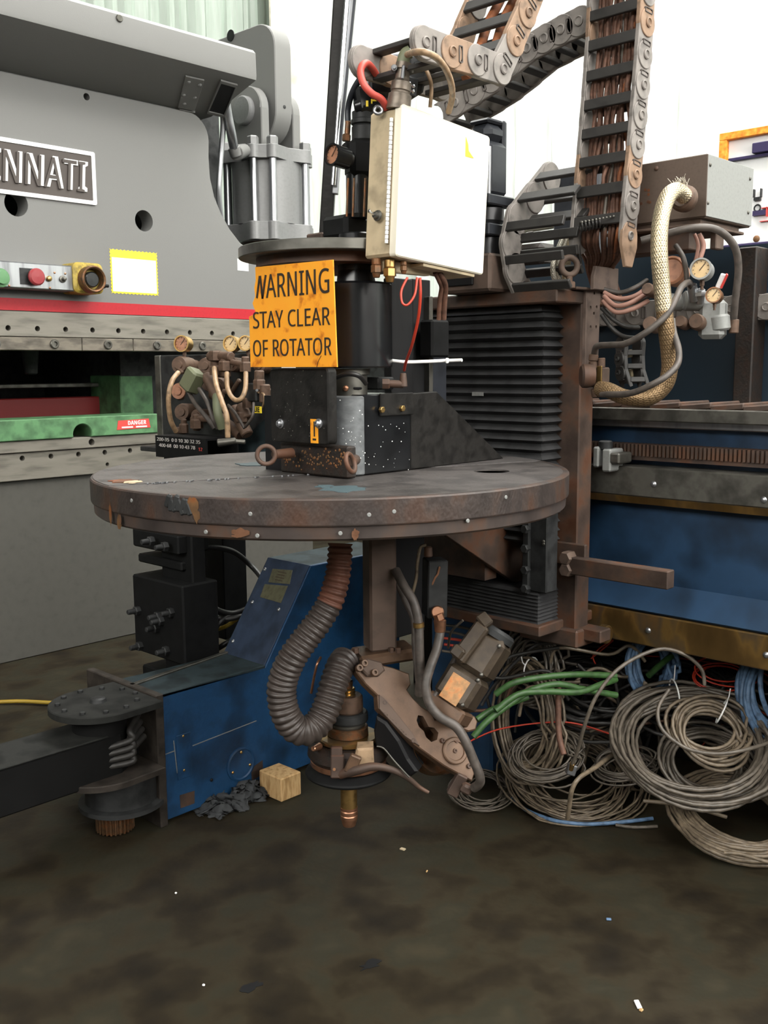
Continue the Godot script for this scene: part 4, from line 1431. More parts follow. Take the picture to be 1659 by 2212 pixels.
# links of a cable chain: p = pivots on the near side plates, wd = direction to the far side plates
func chain_links(t: Node3D, p: Array[Vector3], wd: Vector3, w: float, hh: float, m: Material, rusty: Array, bars := true, near := true) -> void:
	var n := -wd
	for i in p.size() - 1:
		var ex := (p[i + 1] - p[i])
		var l := ex.length()
		ex = ex.normalized()
		var ey := n.cross(ex).normalized()
		var pl := PackedVector2Array()
		pl.append_array(arc2(Vector2.ZERO, hh, 90, 270, 12))
		pl.append_array(arc2(Vector2(l + hh * 0.5, 0), hh, 250, 110, 6))
		var th := 0.012
		for s in [0, 1]:
			if s == 0 and not near:
				continue
			var b := Mb.new()
			var o: Vector3 = p[i] + (wd * (w - th) if s == 1 else Vector3.ZERO)
			b.prism(pl, o, ex, ey, th, [], 0.002)
			b.lathe(o - n * 0.0, n, [Vector2(hh * 0.97, -0.004), Vector2(hh * 0.97, 0.002), Vector2(hh * 0.93, 0.0035), Vector2(0, 0.0035)], 24)
			var mt: Material = M.chain_rust if i in rusty else m
			var sp := part(t, "side_plate", b, mt)
			if s == 0:
				b = Mb.new()
				b.lathe(o + n * 0.003, n, [Vector2(hh * 0.34, 0), Vector2(hh * 0.34, 0.004), Vector2(hh * 0.26, 0.006), Vector2(hh * 0.22, 0.003), Vector2(0, 0.003)], 16)
				part(sp, "pivot_pin", b, mt)
				b = Mb.new()
				var q := round2(Vector2(hh * 0.62, -hh * 0.5), Vector2(hh * 0.98, hh * 0.5), hh * 0.06, 2)
				b.prism(q, o + n * 0.0055, ex, ey, 0.007, [round2(Vector2(hh * 0.68, -hh * 0.44), Vector2(hh * 0.92, hh * 0.44), hh * 0.05, 2)])
				part(sp, "slot_rim", b, M.chain_mark)
		if bars:
			for s in [-1.0, 1.0]:
				var b := Mb.new()
				var c: Vector3 = p[i] + ex * l * 0.55 + ey * hh * 0.8 * s
				b.bar(c + wd * 0.01, c + wd * (w - 0.01), l * 0.36, 0.012, ey * s, 0.002)
				part(t, "cross_bar", b, M.chain_bar)

func loft4(b: Mb, lo: Vector3, hi: Vector3, i0: float, i1: float) -> void:
	# a box whose bottom is inset i0 and whose top is inset i1
	var q: Array[Vector3] = []
	for k in [[lo.y, i0], [hi.y, i1]]:
		q.append(Vector3(lo.x + k[1], k[0], lo.z + k[1]))
		q.append(Vector3(hi.x - k[1], k[0], lo.z + k[1]))
		q.append(Vector3(hi.x - k[1], k[0], hi.z - k[1]))
		q.append(Vector3(lo.x + k[1], k[0], hi.z - k[1]))
	var nn := [-ZZ, XX, ZZ, -XX]
	for k in 4:
		var j := (k + 1) % 4
		var nm := (q[j] - q[k]).cross(q[k + 4] - q[k]).normalized()
		if nm.dot(nn[k]) < 0:
			nm = -nm
		b.quad(q[k], q[j], q[j + 4], q[k + 4], nm)
	b.quad(q[4], q[5], q[6], q[7], YY)
	b.quad(q[0], q[1], q[2], q[3], -YY)

func build_column() -> void:
	var xb := 2.5
	var zn := -1.735
	var zf := -2.3
	var ty := at(1203, 655, 2.98).y
	var t := thing("lift_column", "rusty lift column behind the table, with a black bellows and a top plate", "machine column", Vector3(2.6, 0.6, -2.0))
	# core
	var b := Mb.new()
	b.box(Vector3(xb + 0.135, 0.68, zf + 0.03), Vector3(XG - 0.005, ty, zn - 0.03))
	part(t, "core", b, M.black)
	# bellows folds
	var y := onx(1171, 672, xb).y
	var bl := thing("bellows", "black rubber bellows of stacked folds guarding the column above the table", "bellows", Vector3(xb + 0.05, 0.95, (zn + zf) / 2))
	b = Mb.new()
	loft4(b, Vector3(xb, y, zf), Vector3(xb + 0.12, ty - 0.004, zn), 0.0, 0.01)
	part(bl, "top_fold", b, M.bellows)
	for k in 25:
		b = Mb.new()
		var h := 0.0283
		loft4(b, Vector3(xb - 0.004, y - h * 0.62, zf), Vector3(xb + 0.13, y, zn + 0.012), 0.0, 0.02)
		loft4(b, Vector3(xb - 0.004, y - h, zf), Vector3(xb + 0.13, y - h * 0.62, zn + 0.012), 0.022, 0.0)
		part(bl, "fold", b, M.bellows)
		y -= h
	# paper tag
	b = Mb.new()
	var tg := onx(1032, 851, xb - 0.006)
	b.cube(tg, Vector3(0.002, 0.012, 0.045), Basis(ZZ, 0.0))
	part(bl, "tag", b, M.box_grey, "small pale blue-grey tag")
	# top plate
	var px := at(1203, 640, 2.93)
	b = Mb.new()
	b.box(Vector3(px.x, ty, zf - 0.3), Vector3(XG + 0.05, ty + mm(29, 2.93), px.z), 0.004)
	part(t, "top_plate", b, M.rust_plate)
	# post with flange and drilled plate
	var xp := 2.6
	var z1 := onx(1250, 1000, xp).z
	var yb := onx(1225, 1362, xp).y
	b = Mb.new()
	b.box(Vector3(xp, yb, z1 - 0.14), Vector3(xp + 0.075, ty + 0.005, z1), 0.004)
	part(t, "post", b, M.rust_plate)
	b = Mb.new()
	var dz := z1 + 0.012
	var d0 := onz(1264, 795, dz)
	var d1 := onz(1298, 628, dz)
	var hs := []
	for q in [[1284, 633], [1276, 664], [1289, 663], [1283, 677], [1276, 706], [1288, 706]]:
		var w := onz(q[0], q[1], dz)
		hs.append(circle2(Vector2(w.x, w.y), 0.005, 8))
	b.prism(PackedVector2Array([Vector2(d0.x, d0.y), Vector2(d1.x - 0.005, d0.y), Vector2(d1.x, d1.y), Vector2(d0.x, d1.y)]), Vector3(0, 0, dz), XX, YY, 0.012, hs, 0.002)
	part(t, "drilled_plate", b, M.rust_pale)
	b = Mb.new()
	var e0 := onz(1264, 626, dz)
	var e1 := onz(1318, 582, dz)
	b.prism(PackedVector2Array([Vector2(e0.x, e0.y), Vector2(e1.x, e0.y), Vector2(e1.x, e1.y), Vector2(e0.x + 0.012, e1.y), Vector2(e0.x, e1.y - 0.03)]), Vector3(0, 0, dz + 0.03), XX, YY, 0.012, [], 0.002)
	part(t, "square_plate", b, M.rust_pale)
	b = Mb.new()
	b.box(Vector3(xp - 0.06, ty + mm(29, 2.93), z1 - 0.25), Vector3(xp + 0.1, ty + mm(29, 2.93) + 0.008, z1 + 0.02), 0.002)
	part(t, "ledge", b, M.rust_dust)
	# lower half under the table: side rail with bolts, squeezed folds, foot plate, gusset
	var r0 := onx(1140, 1120, xb - 0.01)
	var r1 := onx(1180, 1275, xb - 0.01)
	b = Mb.new()
	b.box(Vector3(xb - 0.01, onx(1160, 1278, xb).y, r0.z), Vector3(xb + 0.05, 1.14, r1.z), 0.004)
	part(t, "side_rail", b, M.dark_grey)
	b = Mb.new()
	b.box(Vector3(xb - 0.02, onx(1145, 1282, xb).y, r0.z - 0.012), Vector3(xb + 0.0, 1.14, r0.z + 0.012), 0.003)
	part(t, "edge_bar", b, M.dark_grey)
	for py in [1142, 1184, 1230, 1270]:
		b = Mb.new()
		var o := onx(1139, py, xb - 0.012)
		b.hexa(o, o - XX * 0.02, 0.014)
		part(t, "bolt", b, M.dark_grey)
	for py in [1170, 1175]:
		b = Mb.new()
		b.dome(onx(1174, py, xb - 0.01), -XX, 0.006, 0.004, 8)
		part(t, "bolt", b, M.steel_dull)
	var yy := onx(1150, 1345, xb).y
	var yt := onx(1150, 1275, xb).y
	for k in 9:
		b = Mb.new()
		var h := (yt - yy) / 9.0
		loft4(b, Vector3(xb - 0.01, yy + h * k, zf), Vector3(xb + 0.13, yy + h * (k + 0.9), zn + 0.01), 0.0, 0.008)
		part(t, "squeezed_fold", b, M.bellows)
	b = Mb.new()
	b.box(Vector3(xb - 0.03, onx(1150, 1368, xb).y, zf - 0.1), Vector3(XG - 0.01, yy, zn + 0.03), 0.004)
	part(t, "foot_plate", b, M.rust_plate)
	b = Mb.new()
	var fb := onx(1230, 1395, xp)
	b.box(Vector3(xp - 0.02, fb.y, z1 - 0.2), Vector3(xp + 0.09, yb + 0.01, z1 + 0.02), 0.006)
	b.box(Vector3(xp + 0.02, fb.y + 0.02, z1), Vector3(xp + 0.08, fb.y + 0.06, z1 + 0.08), 0.004)
	part(t, "roller_bracket", b, M.rust_plate)
	b = Mb.new()
	b.cyl(Vector3(xp + 0.1, fb.y + 0.03, z1 + 0.03), Vector3(xp + 0.1, fb.y + 0.03, z1 + 0.06), 0.03, -1, 16, 0.004)
	part(t, "roller", b, M.gold_rail)
	# sloping gusset below the table, tying it to the column
	var zg := zn - 0.13
	var gp := PackedVector2Array()
	for q in [[955, 1150], [1132, 1130], [1128, 1258], [1112, 1258]]:
		var w := onz(q[0], q[1], zg)
		gp.append(Vector2(w.x, w.y))
	b = Mb.new()
	b.prism(gp, Vector3(0, 0, zg), XX, YY, 0.02, [], 0.002)
	part(t, "gusset", b, M.rust_plate)
	b = Mb.new()
	b.box(Vector3(xb - 0.06, onx(1050, 1255, xb - 0.06).y, zf), Vector3(xb, 1.14, zn - 0.16))
	part(t, "back_plate", b, M.rust_plate)
	# arm sticking out from the post
	var a := thing("bar_arm", "rusty square bar bolted to the post and pointing right over the blue beam", "steel bar", Vector3(xp - 0.03, 0.9, z1))
	var x2 := xp - 0.045
	var a0 := onx(1240, 1200, x2)
	var a1 := onx(1443, 1235, x2)
	var ab := onx(1443, 1275, x2)
	b = Mb.new()
	b.box(Vector3(x2, ab.y, a0.z - 0.02), Vector3(x2 + 0.04, a1.y, a1.z), 0.003)
	part(a, "bar", b, M.rust_plate)
	for q in [[1226, 1205], [1226, 1230]]:
		b = Mb.new()
		var o := onx(q[0], q[1], x2 + 0.01)
		b.hexa(o + XX * 0.03, o - XX * 0.02, 0.022)
		part(a, "bolt", b, M.rust_dust)
	b = Mb.new()
	b.box(Vector3(x2 + 0.03, ab.y + 0.02, a0.z - 0.1), Vector3(x2 + 0.045, a0.y + 0.03, a0.z + 0.02), 0.003)
	part(a, "lug", b, M.rust_plate)
	# limit switches on the post's far side
	var s := thing("limit_switch", "pair of small grey switch blocks behind the post over the rack", "switch", onx(1300, 1015, XG - 0.05))
	for q in [[1280, 965, 1292, 1010], [1300, 970, 1318, 1020], [1316, 978, 1337, 1003]]:
		b = Mb.new()
		var s0 := onx(q[0], q[1], XG - 0.05)
		var s1 := onx(q[2], q[3], XG - 0.05)
		b.box(Vector3(XG - 0.05, s1.y, s0.z), Vector3(XG + 0.03, s0.y, s1.z), 0.005)
		part(s, "block", b, M.box_grey if q[0] != 1316 else M.steel_dull)
	b = Mb.new()
	var s2 := onx(1308, 972, XG - 0.02)
	b.cyl(s2, s2 + YY * 0.03, 0.022, -1, 14, 0.004)
	part(s, "plunger", b, M.dark_grey)
	# stop valve at the post's edge with its elbow
	var v := thing("needle_valve", "dusty brass valve block bolted on the post's right edge", "valve", at(1290, 850, 2.85))
	b = Mb.new()
	var vc := at(1293, 815, 2.86)
	b.cube(vc, Vector3(0.05, 0.056, 0.045), Basis(), 0.004)
	part(v, "block", b, M.rust_dust)
	b = Mb.new()
	b.cyl(at(1281, 797, 2.85), at(1281, 780, 2.85), 0.012, -1, 10, 0.002)
	b.cyl(at(1281, 780, 2.85), at(1283, 766, 2.85), 0.015, -1, 6, 0.002)
	b.cyl(at(1299, 795, 2.85), at(1299, 773, 2.85), 0.011, -1, 10, 0.002)
	part(v, "elbow", b, M.pipe_brown)
	b = Mb.new()
	b.cyl(at(1290, 838, 2.85), at(1292, 858, 2.85), 0.018, -1, 12, 0.003)
	part(v, "lower_port", b, M.pipe_brown)
	b = Mb.new()
	b.lathe(at(1268, 812, 2.84), (at(1250, 812, 2.84) - at(1268, 812, 2.84)), [Vector2(0.03, -0.02), Vector2(0.034, 0), Vector2(0.034, 0.012), Vector2(0.028, 0.018), Vector2(0, 0.018)], 20)
	part(v, "knob", b, M.rust_plate)
	b = Mb.new()
	b.box(vc + Vector3(-0.028, -0.03, 0.01), vc + Vector3(-0.022, 0.032, 0.026), 0.001)
	part(v, "brass_strip", b, M.brass)

	# ---- things standing on the top plate
	var py := ty + mm(29, 2.93)
	# gearbox block with servo motor
	var m := thing("servo_motor", "tall blue-black servo motor on a steel gearbox block behind the cream cabinet", "motor", Vector3(2.55, py, -2.0))
	var g0 := at(1058, 632, 3.0)
	var gx := g0.x
	var gz := g0.z
	var gt := at(1058, 545, 3.0).y
	var gr := onz(1125, 590, gz).x
	b = Mb.new()
	b.box(Vector3(gx, py, gz - 0.2), Vector3(gr, gt, gz), 0.008)
	part(m, "gearbox", b, M.rust_dust)
	b = Mb.new()
	var bl0 := onx(970, 600, gx - 0.006)
	b.box(Vector3(gx - 0.008, py + 0.02, gz - 0.16), Vector3(gx, gt - 0.01, gz - 0.06), 0.002)
	var blk := part(m, "cover", b, M.black)
	for q in [[-0.145], [-0.085]]:
		b = Mb.new()
		var o := Vector3(gx - 0.008, py + 0.05, gz + q[0])
		b.hexa(o, o - XX * 0.008, 0.007)
		part(blk, "bolt", b, M.dark_grey)
	var mc := Vector3((gx + gr) / 2 - 0.01, gt, gz - 0.07)
	b = Mb.new()
	b.lathe(mc, YY, [Vector2(0.06, 0), Vector2(0.055, 0.05), Vector2(0.045, 0.055)], 24)
	part(m, "coupling", b, M.black_metal)
	b = Mb.new()
	b.lathe(mc + YY * 0.09, YY, [Vector2(0.05, 0), Vector2(0.056, 0.01), Vector2(0.056, 0.045), Vector2(0.05, 0.05)], 24)
	part(m, "coupling", b, M.black_metal)
	b = Mb.new()
	b.cube(mc + YY * 0.07, Vector3(0.12, 0.035, 0.12), Basis(), 0.004)
	part(m, "flange", b, M.motor)
	b = Mb.new()
	b.cube(mc + YY * 0.155, Vector3(0.125, 0.03, 0.125), Basis(), 0.004)
	part(m, "flange", b, M.motor)
	var mt := at(1080, 245, 3.0).y - mc.y
	b = Mb.new()
	b.cube(mc + YY * (0.165 + (mt - 0.165) * 0.36), Vector3(0.1, (mt - 0.165) * 0.72, 0.1), Basis(), 0.016)
	part(m, "housing", b, M.motor)
	b = Mb.new()
	b.cube(mc + YY * (mt - (mt - 0.165) * 0.17), Vector3(0.088, (mt - 0.165) * 0.24, 0.088), Basis(), 0.02)
	b.cube(mc + YY * (mt - (mt - 0.165) * 0.02), Vector3(0.075, (mt - 0.165) * 0.06, 0.075), Basis(), 0.015)
	part(m, "encoder_cap", b, M.motor)
	b = Mb.new()
	b.cube(mc + Vector3(0.05, mt - (mt - 0.165) * 0.2, 0.02), Vector3(0.02, 0.1, 0.03), Basis(), 0.006)
	part(m, "connector", b, M.motor)
	for sx in [-0.05]:
		for sz in [-0.05, 0.05]:
			b = Mb.new()
			b.cyl(mc + Vector3(sx, 0.17, sz), mc + Vector3(sx, mt * 0.78, sz), 0.007, -1, 8)
			part(m, "tie_bolt", b, M.steel)
	# ring bolt
	var ry := at(1230, 575, 2.93)
	var rb := thing("eye_bolt", "brown lifting ring bolt standing on the column's ledge", "eye bolt", Vector3(ry.x, py, ry.z))
	b = Mb.new()
	b.torus(ry, (-FH).normalized().rotated(UP, 0.25), mm(18, 2.93), mm(6.5, 2.93), 32, 12)
	part(rb, "ring", b, M.rust_dust)
	b = Mb.new()
	b.cyl(Vector3(ry.x, py, ry.z), ry - UP * mm(20, 2.93), mm(8, 2.93), mm(7, 2.93), 14, 0.002)
	b.hexa(Vector3(ry.x, py, ry.z), Vector3(ry.x, py + 0.018, ry.z), 0.02)
	part(rb, "shank", b, M.pipe_brown)
	# braided hoses beside it
	for h in [[[[1222, 500, 3.05], [1205, 540, 3.0], [1194, 580, 2.98], [1202, 618, 3.0]], "braid_white", 5.5, "outermost silver braided hose left of the ring bolt"],
			[[[1228, 500, 3.06], [1213, 545, 3.02], [1203, 580, 3.0], [1212, 620, 3.02]], "braid_white", 5.0, "inner silver braided hose left of the ring bolt"],
			[[[1238, 500, 3.08], [1228, 545, 3.05], [1222, 590, 3.04], [1225, 622, 3.04]], "braid", 9, "thick golden braided hose seen through the ring bolt"]]:
		hose("braided_hose", route(h[0]), mm(h[2], 3.0), M[h[1]], h[3], "hose", "", 12)
	# junction box
	var jx := at(1527, 400, 2.85)
	var jz := jx.z
	var j0 := onx(1392, 352, jx.x)
	var jt := onx(1527, 331, jx.x).y
	var jb := onx(1521, 470, jx.x).y
	var jr := onz(1626, 420, jz).x
	var jn := thing("junction_box", "brown steel junction box with grey side held above the beam", "electrical box", Vector3(jx.x + 0.1, jb, jz - 0.2))
	b = Mb.new()
	b.box(Vector3(jx.x + 0.003, jb, j0.z - 0.12), Vector3(jr, jt, jz - 0.003), 0.003)
	part(jn, "body", b, M.brown_box)
	b = Mb.new()
	b.box(Vector3(jx.x, jb + 0.004, j0.z - 0.12), Vector3(jx.x + 0.003, jt - 0.002, jz), 0.001)
	part(jn, "lid", b, M.brown_box)
	b = Mb.new()
	b.box(Vector3(jx.x + 0.003, jb + 0.004, jz - 0.003), Vector3(jr, jt - 0.002, jz), 0.001)
	var sd := part(jn, "side_cover", b, M.box_grey, "pale grey side cover")
	for q in [[1534, 356], [1529, 438], [1620, 386], [1616, 459]]:
		b = Mb.new()
		b.dome(onz(q[0], q[1], jz), ZZ, 0.006, 0.004, 10)
		part(sd, "screw", b, M.steel_dull)
	b = Mb.new()
	b.dome(onx(1418, 364, jx.x), -XX, 0.007, 0.005, 10)
	part(jn, "screw", b, M.rust_plate)
	b = Mb.new()
	b.box(Vector3(jx.x - 0.01, jb - 0.022, j0.z - 0.13), Vector3(jr - 0.02, jb - 0.014, jz - 0.012), 0.002)
	b.box(Vector3(jx.x + 0.01, jb - 0.014, j0.z - 0.1), Vector3(jr - 0.04, jb, jz - 0.02))
	part(jn, "mounting_plate", b, M.rust_dust)
	b = Mb.new()
	b.box(Vector3(jx.x + 0.03, onx(1500, 535, jx.x).y, j0.z - 0.1), Vector3(jx.x + 0.12, jb - 0.02, jz - 0.06), 0.003)
	part(jn, "support", b, M.rust_plate)
	b = Mb.new()
	var cl := onz(1556, 520, jz - 0.03)
	b.box(cl + Vector3(-0.025, -0.025, -0.02), Vector3(cl.x + 0.025, jb - 0.02, cl.z), 0.003)
	part(jn, "clip", b, M.rust_dust)
	b = Mb.new()
	for q in [[1394, 410], [1401, 411], [1401, 420], [1404, 437], [1385, 440], [1400, 436]]:
		b.cyl(onx(q[0], q[1], jx.x) - XX * 0.0008, onx(q[0], q[1], jx.x), 0.0045, -1, 8)
	part(jn, "chipped_paint", b, M.rust_orange)
	# big braided hose out of its lid, hanging down and round to the valve
	var bh := thing("braided_hose", "thick gold braided hose hanging from the junction box in a long loop", "hose", at(1430, 870, 2.75))
	b = Mb.new()
	var bp := spline(route([[1480, 425, 2.79], [1462, 412, 2.77], [1443, 425, 2.74], [1428, 470, 2.7], [1424, 540, 2.68], [1430, 620, 2.68], [1438, 700, 2.68], [1445, 760, 2.7], [1446, 800, 2.71], [1434, 835, 2.72], [1400, 860, 2.73], [1350, 858, 2.76], [1315, 843, 2.8], [1295, 840, 2.83]]), 8)
	b.tube(bp.slice(0, 46), mm(17.5, 2.72), 18)
	part(bh, "braid", b, M.braid)
	b = Mb.new()
	b.tube(bp.slice(45), mm(17.3, 2.72), 18)
	part(bh, "stained_braid", b, M.braid_brown, "brown-stained lower braid")
	b = Mb.new()
	var fl := at(1474, 428, 2.8)
	b.lathe(fl + XX * 0.02, -XX, [Vector2(0.036, 0), Vector2(0.036, 0.02), Vector2(0.03, 0.028), Vector2(0.022, 0.03)], 24)
	part(bh, "gland", b, M.pipe_brown)
	b = Mb.new()
	var rng := RandomNumberGenerator.new()
	rng.seed = 5
	for k in 26:
		var w := rng.randf() * TAU
		var o := at(1464, 410, 2.78) + Vector3(rng.randfn() * 0.012, rng.randfn() * 0.008, rng.randfn() * 0.014)
		b.tube(PackedVector3Array([o, o + Vector3(cos(w) * 0.008, 0.012, 0.004), o + Vector3(cos(w) * 0.016, 0.022 + rng.randf() * 0.008, 0.01 * sin(w))]), 0.0008, 4)
	part(bh, "frayed_wires", b, M.braid_white)
	# grey tubes
	hose("air_tube", route([[1283, 765, 2.85], [1290, 748, 2.82], [1320, 745, 2.76], [1352, 742, 2.7], [1400, 715, 2.66], [1440, 680, 2.66], [1460, 645, 2.68], [1472, 620, 2.72], [1488, 610, 2.78], [1494, 622, 2.8]]), mm(7, 2.7), M.hose_grey, "grey air tube rising from the valve block across the braided hose to the gauges", "hose", "", 10)
	hose("air_tube", route([[1452, 690, 2.7], [1456, 720, 2.68], [1466, 755, 2.66], [1464, 785, 2.64], [1445, 808, 2.62], [1410, 830, 2.62], [1360, 850, 2.68], [1300, 852, 2.8]]), mm(7, 2.7), M.hose_grey, "grey air tube curving below the braided hose back to the valve block", "hose", "", 10)
	hose("air_tube", route([[1385, 520, 2.8], [1440, 505, 2.78], [1500, 492, 2.76], [1550, 497, 2.76], [1585, 530, 2.78], [1595, 580, 2.8], [1588, 650, 2.82], [1584, 695, 2.84]]), mm(8, 2.75), M.hose_grey, "thick grey tube arching from under the junction box down at the right", "hose", "", 12)
	hose("air_tube", route([[1510, 505, 2.78], [1520, 530, 2.78], [1512, 560, 2.78], [1502, 590, 2.8]]), mm(5, 2.75), M.hose_pink, "thin pinkish tube bending down to the larger round gauge", "hose")
	hose("air_tube", route([[1500, 505, 2.8], [1508, 530, 2.8], [1503, 560, 2.8], [1494, 580, 2.82]]), mm(4, 2.75), M.hose_pink, "second thin pinkish tube just left of its twin", "hose")
	hose("air_tube", route([[1460, 530, 2.85], [1475, 555, 2.82], [1482, 585, 2.82], [1484, 610, 2.82]]), mm(5.5, 2.8), M.hose_grey, "short brown tube bowed between braided hose and larger gauge", "hose")
	# gauges at right
	var gg := thing("air_regulator", "air regulator set with two round yellowed gauges right of the braided hose", "air regulator", at(1540, 700, 2.85))
	var fd := (-FH * 0.75 - RT * 0.45 + UP * 0.1).normalized()
	gauge(gg, at(1513, 580, 2.76), fd, mm(23, 2.76), 0.05, M.box_grey, M.dial)
	gauge(gg, at(1541, 637, 2.74), fd, mm(17, 2.74), 0.036, M.brass_dirty, M.dial)
	b = Mb.new()
	b.lathe(at(1452, 585, 2.86), fd, [Vector2(0.035, -0.06), Vector2(0.04, -0.01), Vector2(0.04, 0.01), Vector2(0.034, 0.014), Vector2(0.03, 0.008), Vector2(0, 0.006)], 24)
	part(gg, "round_cap", b, M.dial_copper)
	for q in [[1505, 695, 17], [1405, 700, 16], [1470, 695, 13], [1400, 625, 13]]:
		b = Mb.new()
		b.lathe(at(q[0], q[1], 2.82), fd, [Vector2(mm(q[2], 2.8) * 0.9, -0.06), Vector2(mm(q[2], 2.8), -0.02), Vector2(mm(q[2], 2.8), 0.005), Vector2(mm(q[2], 2.8) * 0.85, 0.012), Vector2(0, 0.012)], 20)
		part(gg, "knob", b, M.pipe_brown)
	b = Mb.new()
	b.cube(at(1540, 690, 2.86), Vector3(0.075, 0.11, 0.07), Basis(UP, 0.3), 0.012)
	b.cyl(at(1555, 715, 2.84), at(1552, 680, 2.84), 0.03, -1, 18, 0.006)
	b.cyl(at(1475, 650, 2.86), at(1520, 650, 2.86), 0.028, -1, 16, 0.006)
	b.cyl(at(1430, 650, 2.88), at(1475, 655, 2.88), 0.024, -1, 14, 0.004)
	part(gg, "body", b, M.box_grey)
	b = Mb.new()
	b.cyl(at(1514, 625, 2.8), at(1512, 655, 2.82), 0.012, -1, 10, 0.002)
	b.cyl(at(1494, 615, 2.8), at(1500, 650, 2.82), 0.014, -1, 10, 0.002)
	b.hexa(at(1514, 640, 2.8), at(1514, 630, 2.8), 0.018)
	part(gg, "union", b, M.steel)
	b = Mb.new()
	b.bar(at(1552, 622, 2.76), at(1565, 592, 2.74), 0.018, 0.008, -FH, 0.002)
	part(gg, "lever", b, M.white, "white and red lever")
	b = Mb.new()
	b.bar(at(1557, 622, 2.755), at(1571, 592, 2.735), 0.006, 0.009, -FH, 0.001)
	part(gg, "lever_edge", b, M.board_red)
	b = Mb.new()
	b.cyl(at(1586, 690, 2.84), at(1584, 720, 2.84), 0.014, -1, 10, 0.002)
	part(gg, "fitting", b, M.pipe_brown)
	# loose cable ends left of the regulators
	var slack := ["middle pinkish cable", "upper pinkish cable", "lowest pinkish cable", "topmost dark grey cable", "upper black cable", "lowest black cable", "grey cable among the pinkish ones"]
	for h in [[[[1305, 640, 2.92], [1330, 660, 2.88], [1360, 655, 2.86], [1395, 635, 2.88]], "hose_pink"], [[[1305, 632, 2.93], [1335, 645, 2.9], [1370, 640, 2.88], [1400, 620, 2.9]], "hose_pink"], [[[1303, 650, 2.92], [1330, 674, 2.88], [1365, 668, 2.86], [1400, 650, 2.88]], "hose_pink"],
			[[[1305, 625, 2.94], [1340, 632, 2.92], [1370, 622, 2.9], [1398, 605, 2.92]], "hose_grey"], [[[1300, 665, 2.93], [1325, 690, 2.9], [1350, 705, 2.9], [1380, 708, 2.92]], "cable_dark"], [[[1300, 680, 2.93], [1325, 712, 2.9], [1350, 728, 2.9], [1385, 730, 2.92]], "cable_dark"], [[[1302, 640, 2.94], [1340, 656, 2.9], [1375, 652, 2.9], [1402, 640, 2.9]], "hose_grey"]]:
		hose("slack_cable", route(h[0]), mm(5, 2.9), M[h[1]], slack.pop_front() + " sagging behind the drilled plate toward the regulators", "cable", "cables sagging behind the drilled plate")
	# short chain hanging at (1350, 800)
	var sc := thing("cable_chain", "short dark piece of cable chain hanging behind the valve block", "cable chain", at(1355, 830, 2.95))
	var pv: Array[Vector3] = []
	for q in [[1340, 745], [1338, 775], [1340, 805], [1350, 835]]:
		pv.append(at(q[0], q[1], 2.95))
	chain_links(sc, pv, (RT * 0.9 + FH * 0.3).normalized(), 0.07, 0.025, M.chain_bar, [])
	for q in [[1358, 756], [1362, 798]]:
		b = Mb.new()
		b.cyl(at(q[0], q[1], 2.99), at(q[0] + 3, q[1] + 16, 2.99), 0.01, -1, 8)
		part(sc, "cable_stub", b, M.braid)

const TC := Vector3(1.80, 1.24, -1.908)
const TR := 0.612
func oncyl(px: float, py: float, c: Vector3, r: float) -> Vector3:
	var d := ray(px, py)
	var o := Vector2(O.x - c.x, O.z - c.z)
	var v := Vector2(d.x, d.z)
	var a := v.dot(v)
	var bb := o.dot(v)
	var disc := bb * bb - a * (o.dot(o) - r * r)
	var s := (-bb - sqrt(maxf(disc, 0.0))) / a
	return O + d * s

func blob(b: Mb, px: float, py: float, rx: float, ry: float, h: float, sd: int) -> void:
	# a thin irregular stain lying on a level surface at height h
	var c := ony(px, py, h)
	var rng := RandomNumberGenerator.new()
	rng.seed = sd
	var p := PackedVector2Array()
	for k in 18:
		var w := TAU * k / 18
		var s := 0.65 + rng.randf() * 0.5
		var v := RT * cos(w) * rx * s + FH * sin(w) * ry * s
		p.append(Vector2(c.x + v.x, -(c.z + v.z)))
	b.prism(p, Vector3(0, h, 0), XX, -ZZ, 0.0015)

func rimpatch(b: Mb, p0: Vector3, half: float, y0: float, y1: float, r: float, sd: int) -> void:
	var a := atan2(p0.z - TC.z, p0.x - TC.x)
	var rng := RandomNumberGenerator.new()
	rng.seed = sd
	var up: Array[Vector3] = []
	var dn: Array[Vector3] = []
	for k in 9:
		var w := a + half / r * (k / 4.0 - 1.0)
		var e := 1.0 - absf(k / 4.0 - 1.0) * 0.6
		var d := Vector3(cos(w), 0, sin(w))
		var my := (y0 + y1) / 2
		up.append(TC + d * r + UP * (my - TC.y + (y1 - y0) / 2 * e * (0.6 + rng.randf() * 0.4)))
		dn.append(TC + d * r + UP * (my - TC.y - (y1 - y0) / 2 * e * (0.6 + rng.randf() * 0.4)))
	for k in 8:
		var n := (up[k] + up[k + 1] - TC * 2).slide(UP).normalized()
		b.quad(up[k], up[k + 1], dn[k + 1], dn[k], n)

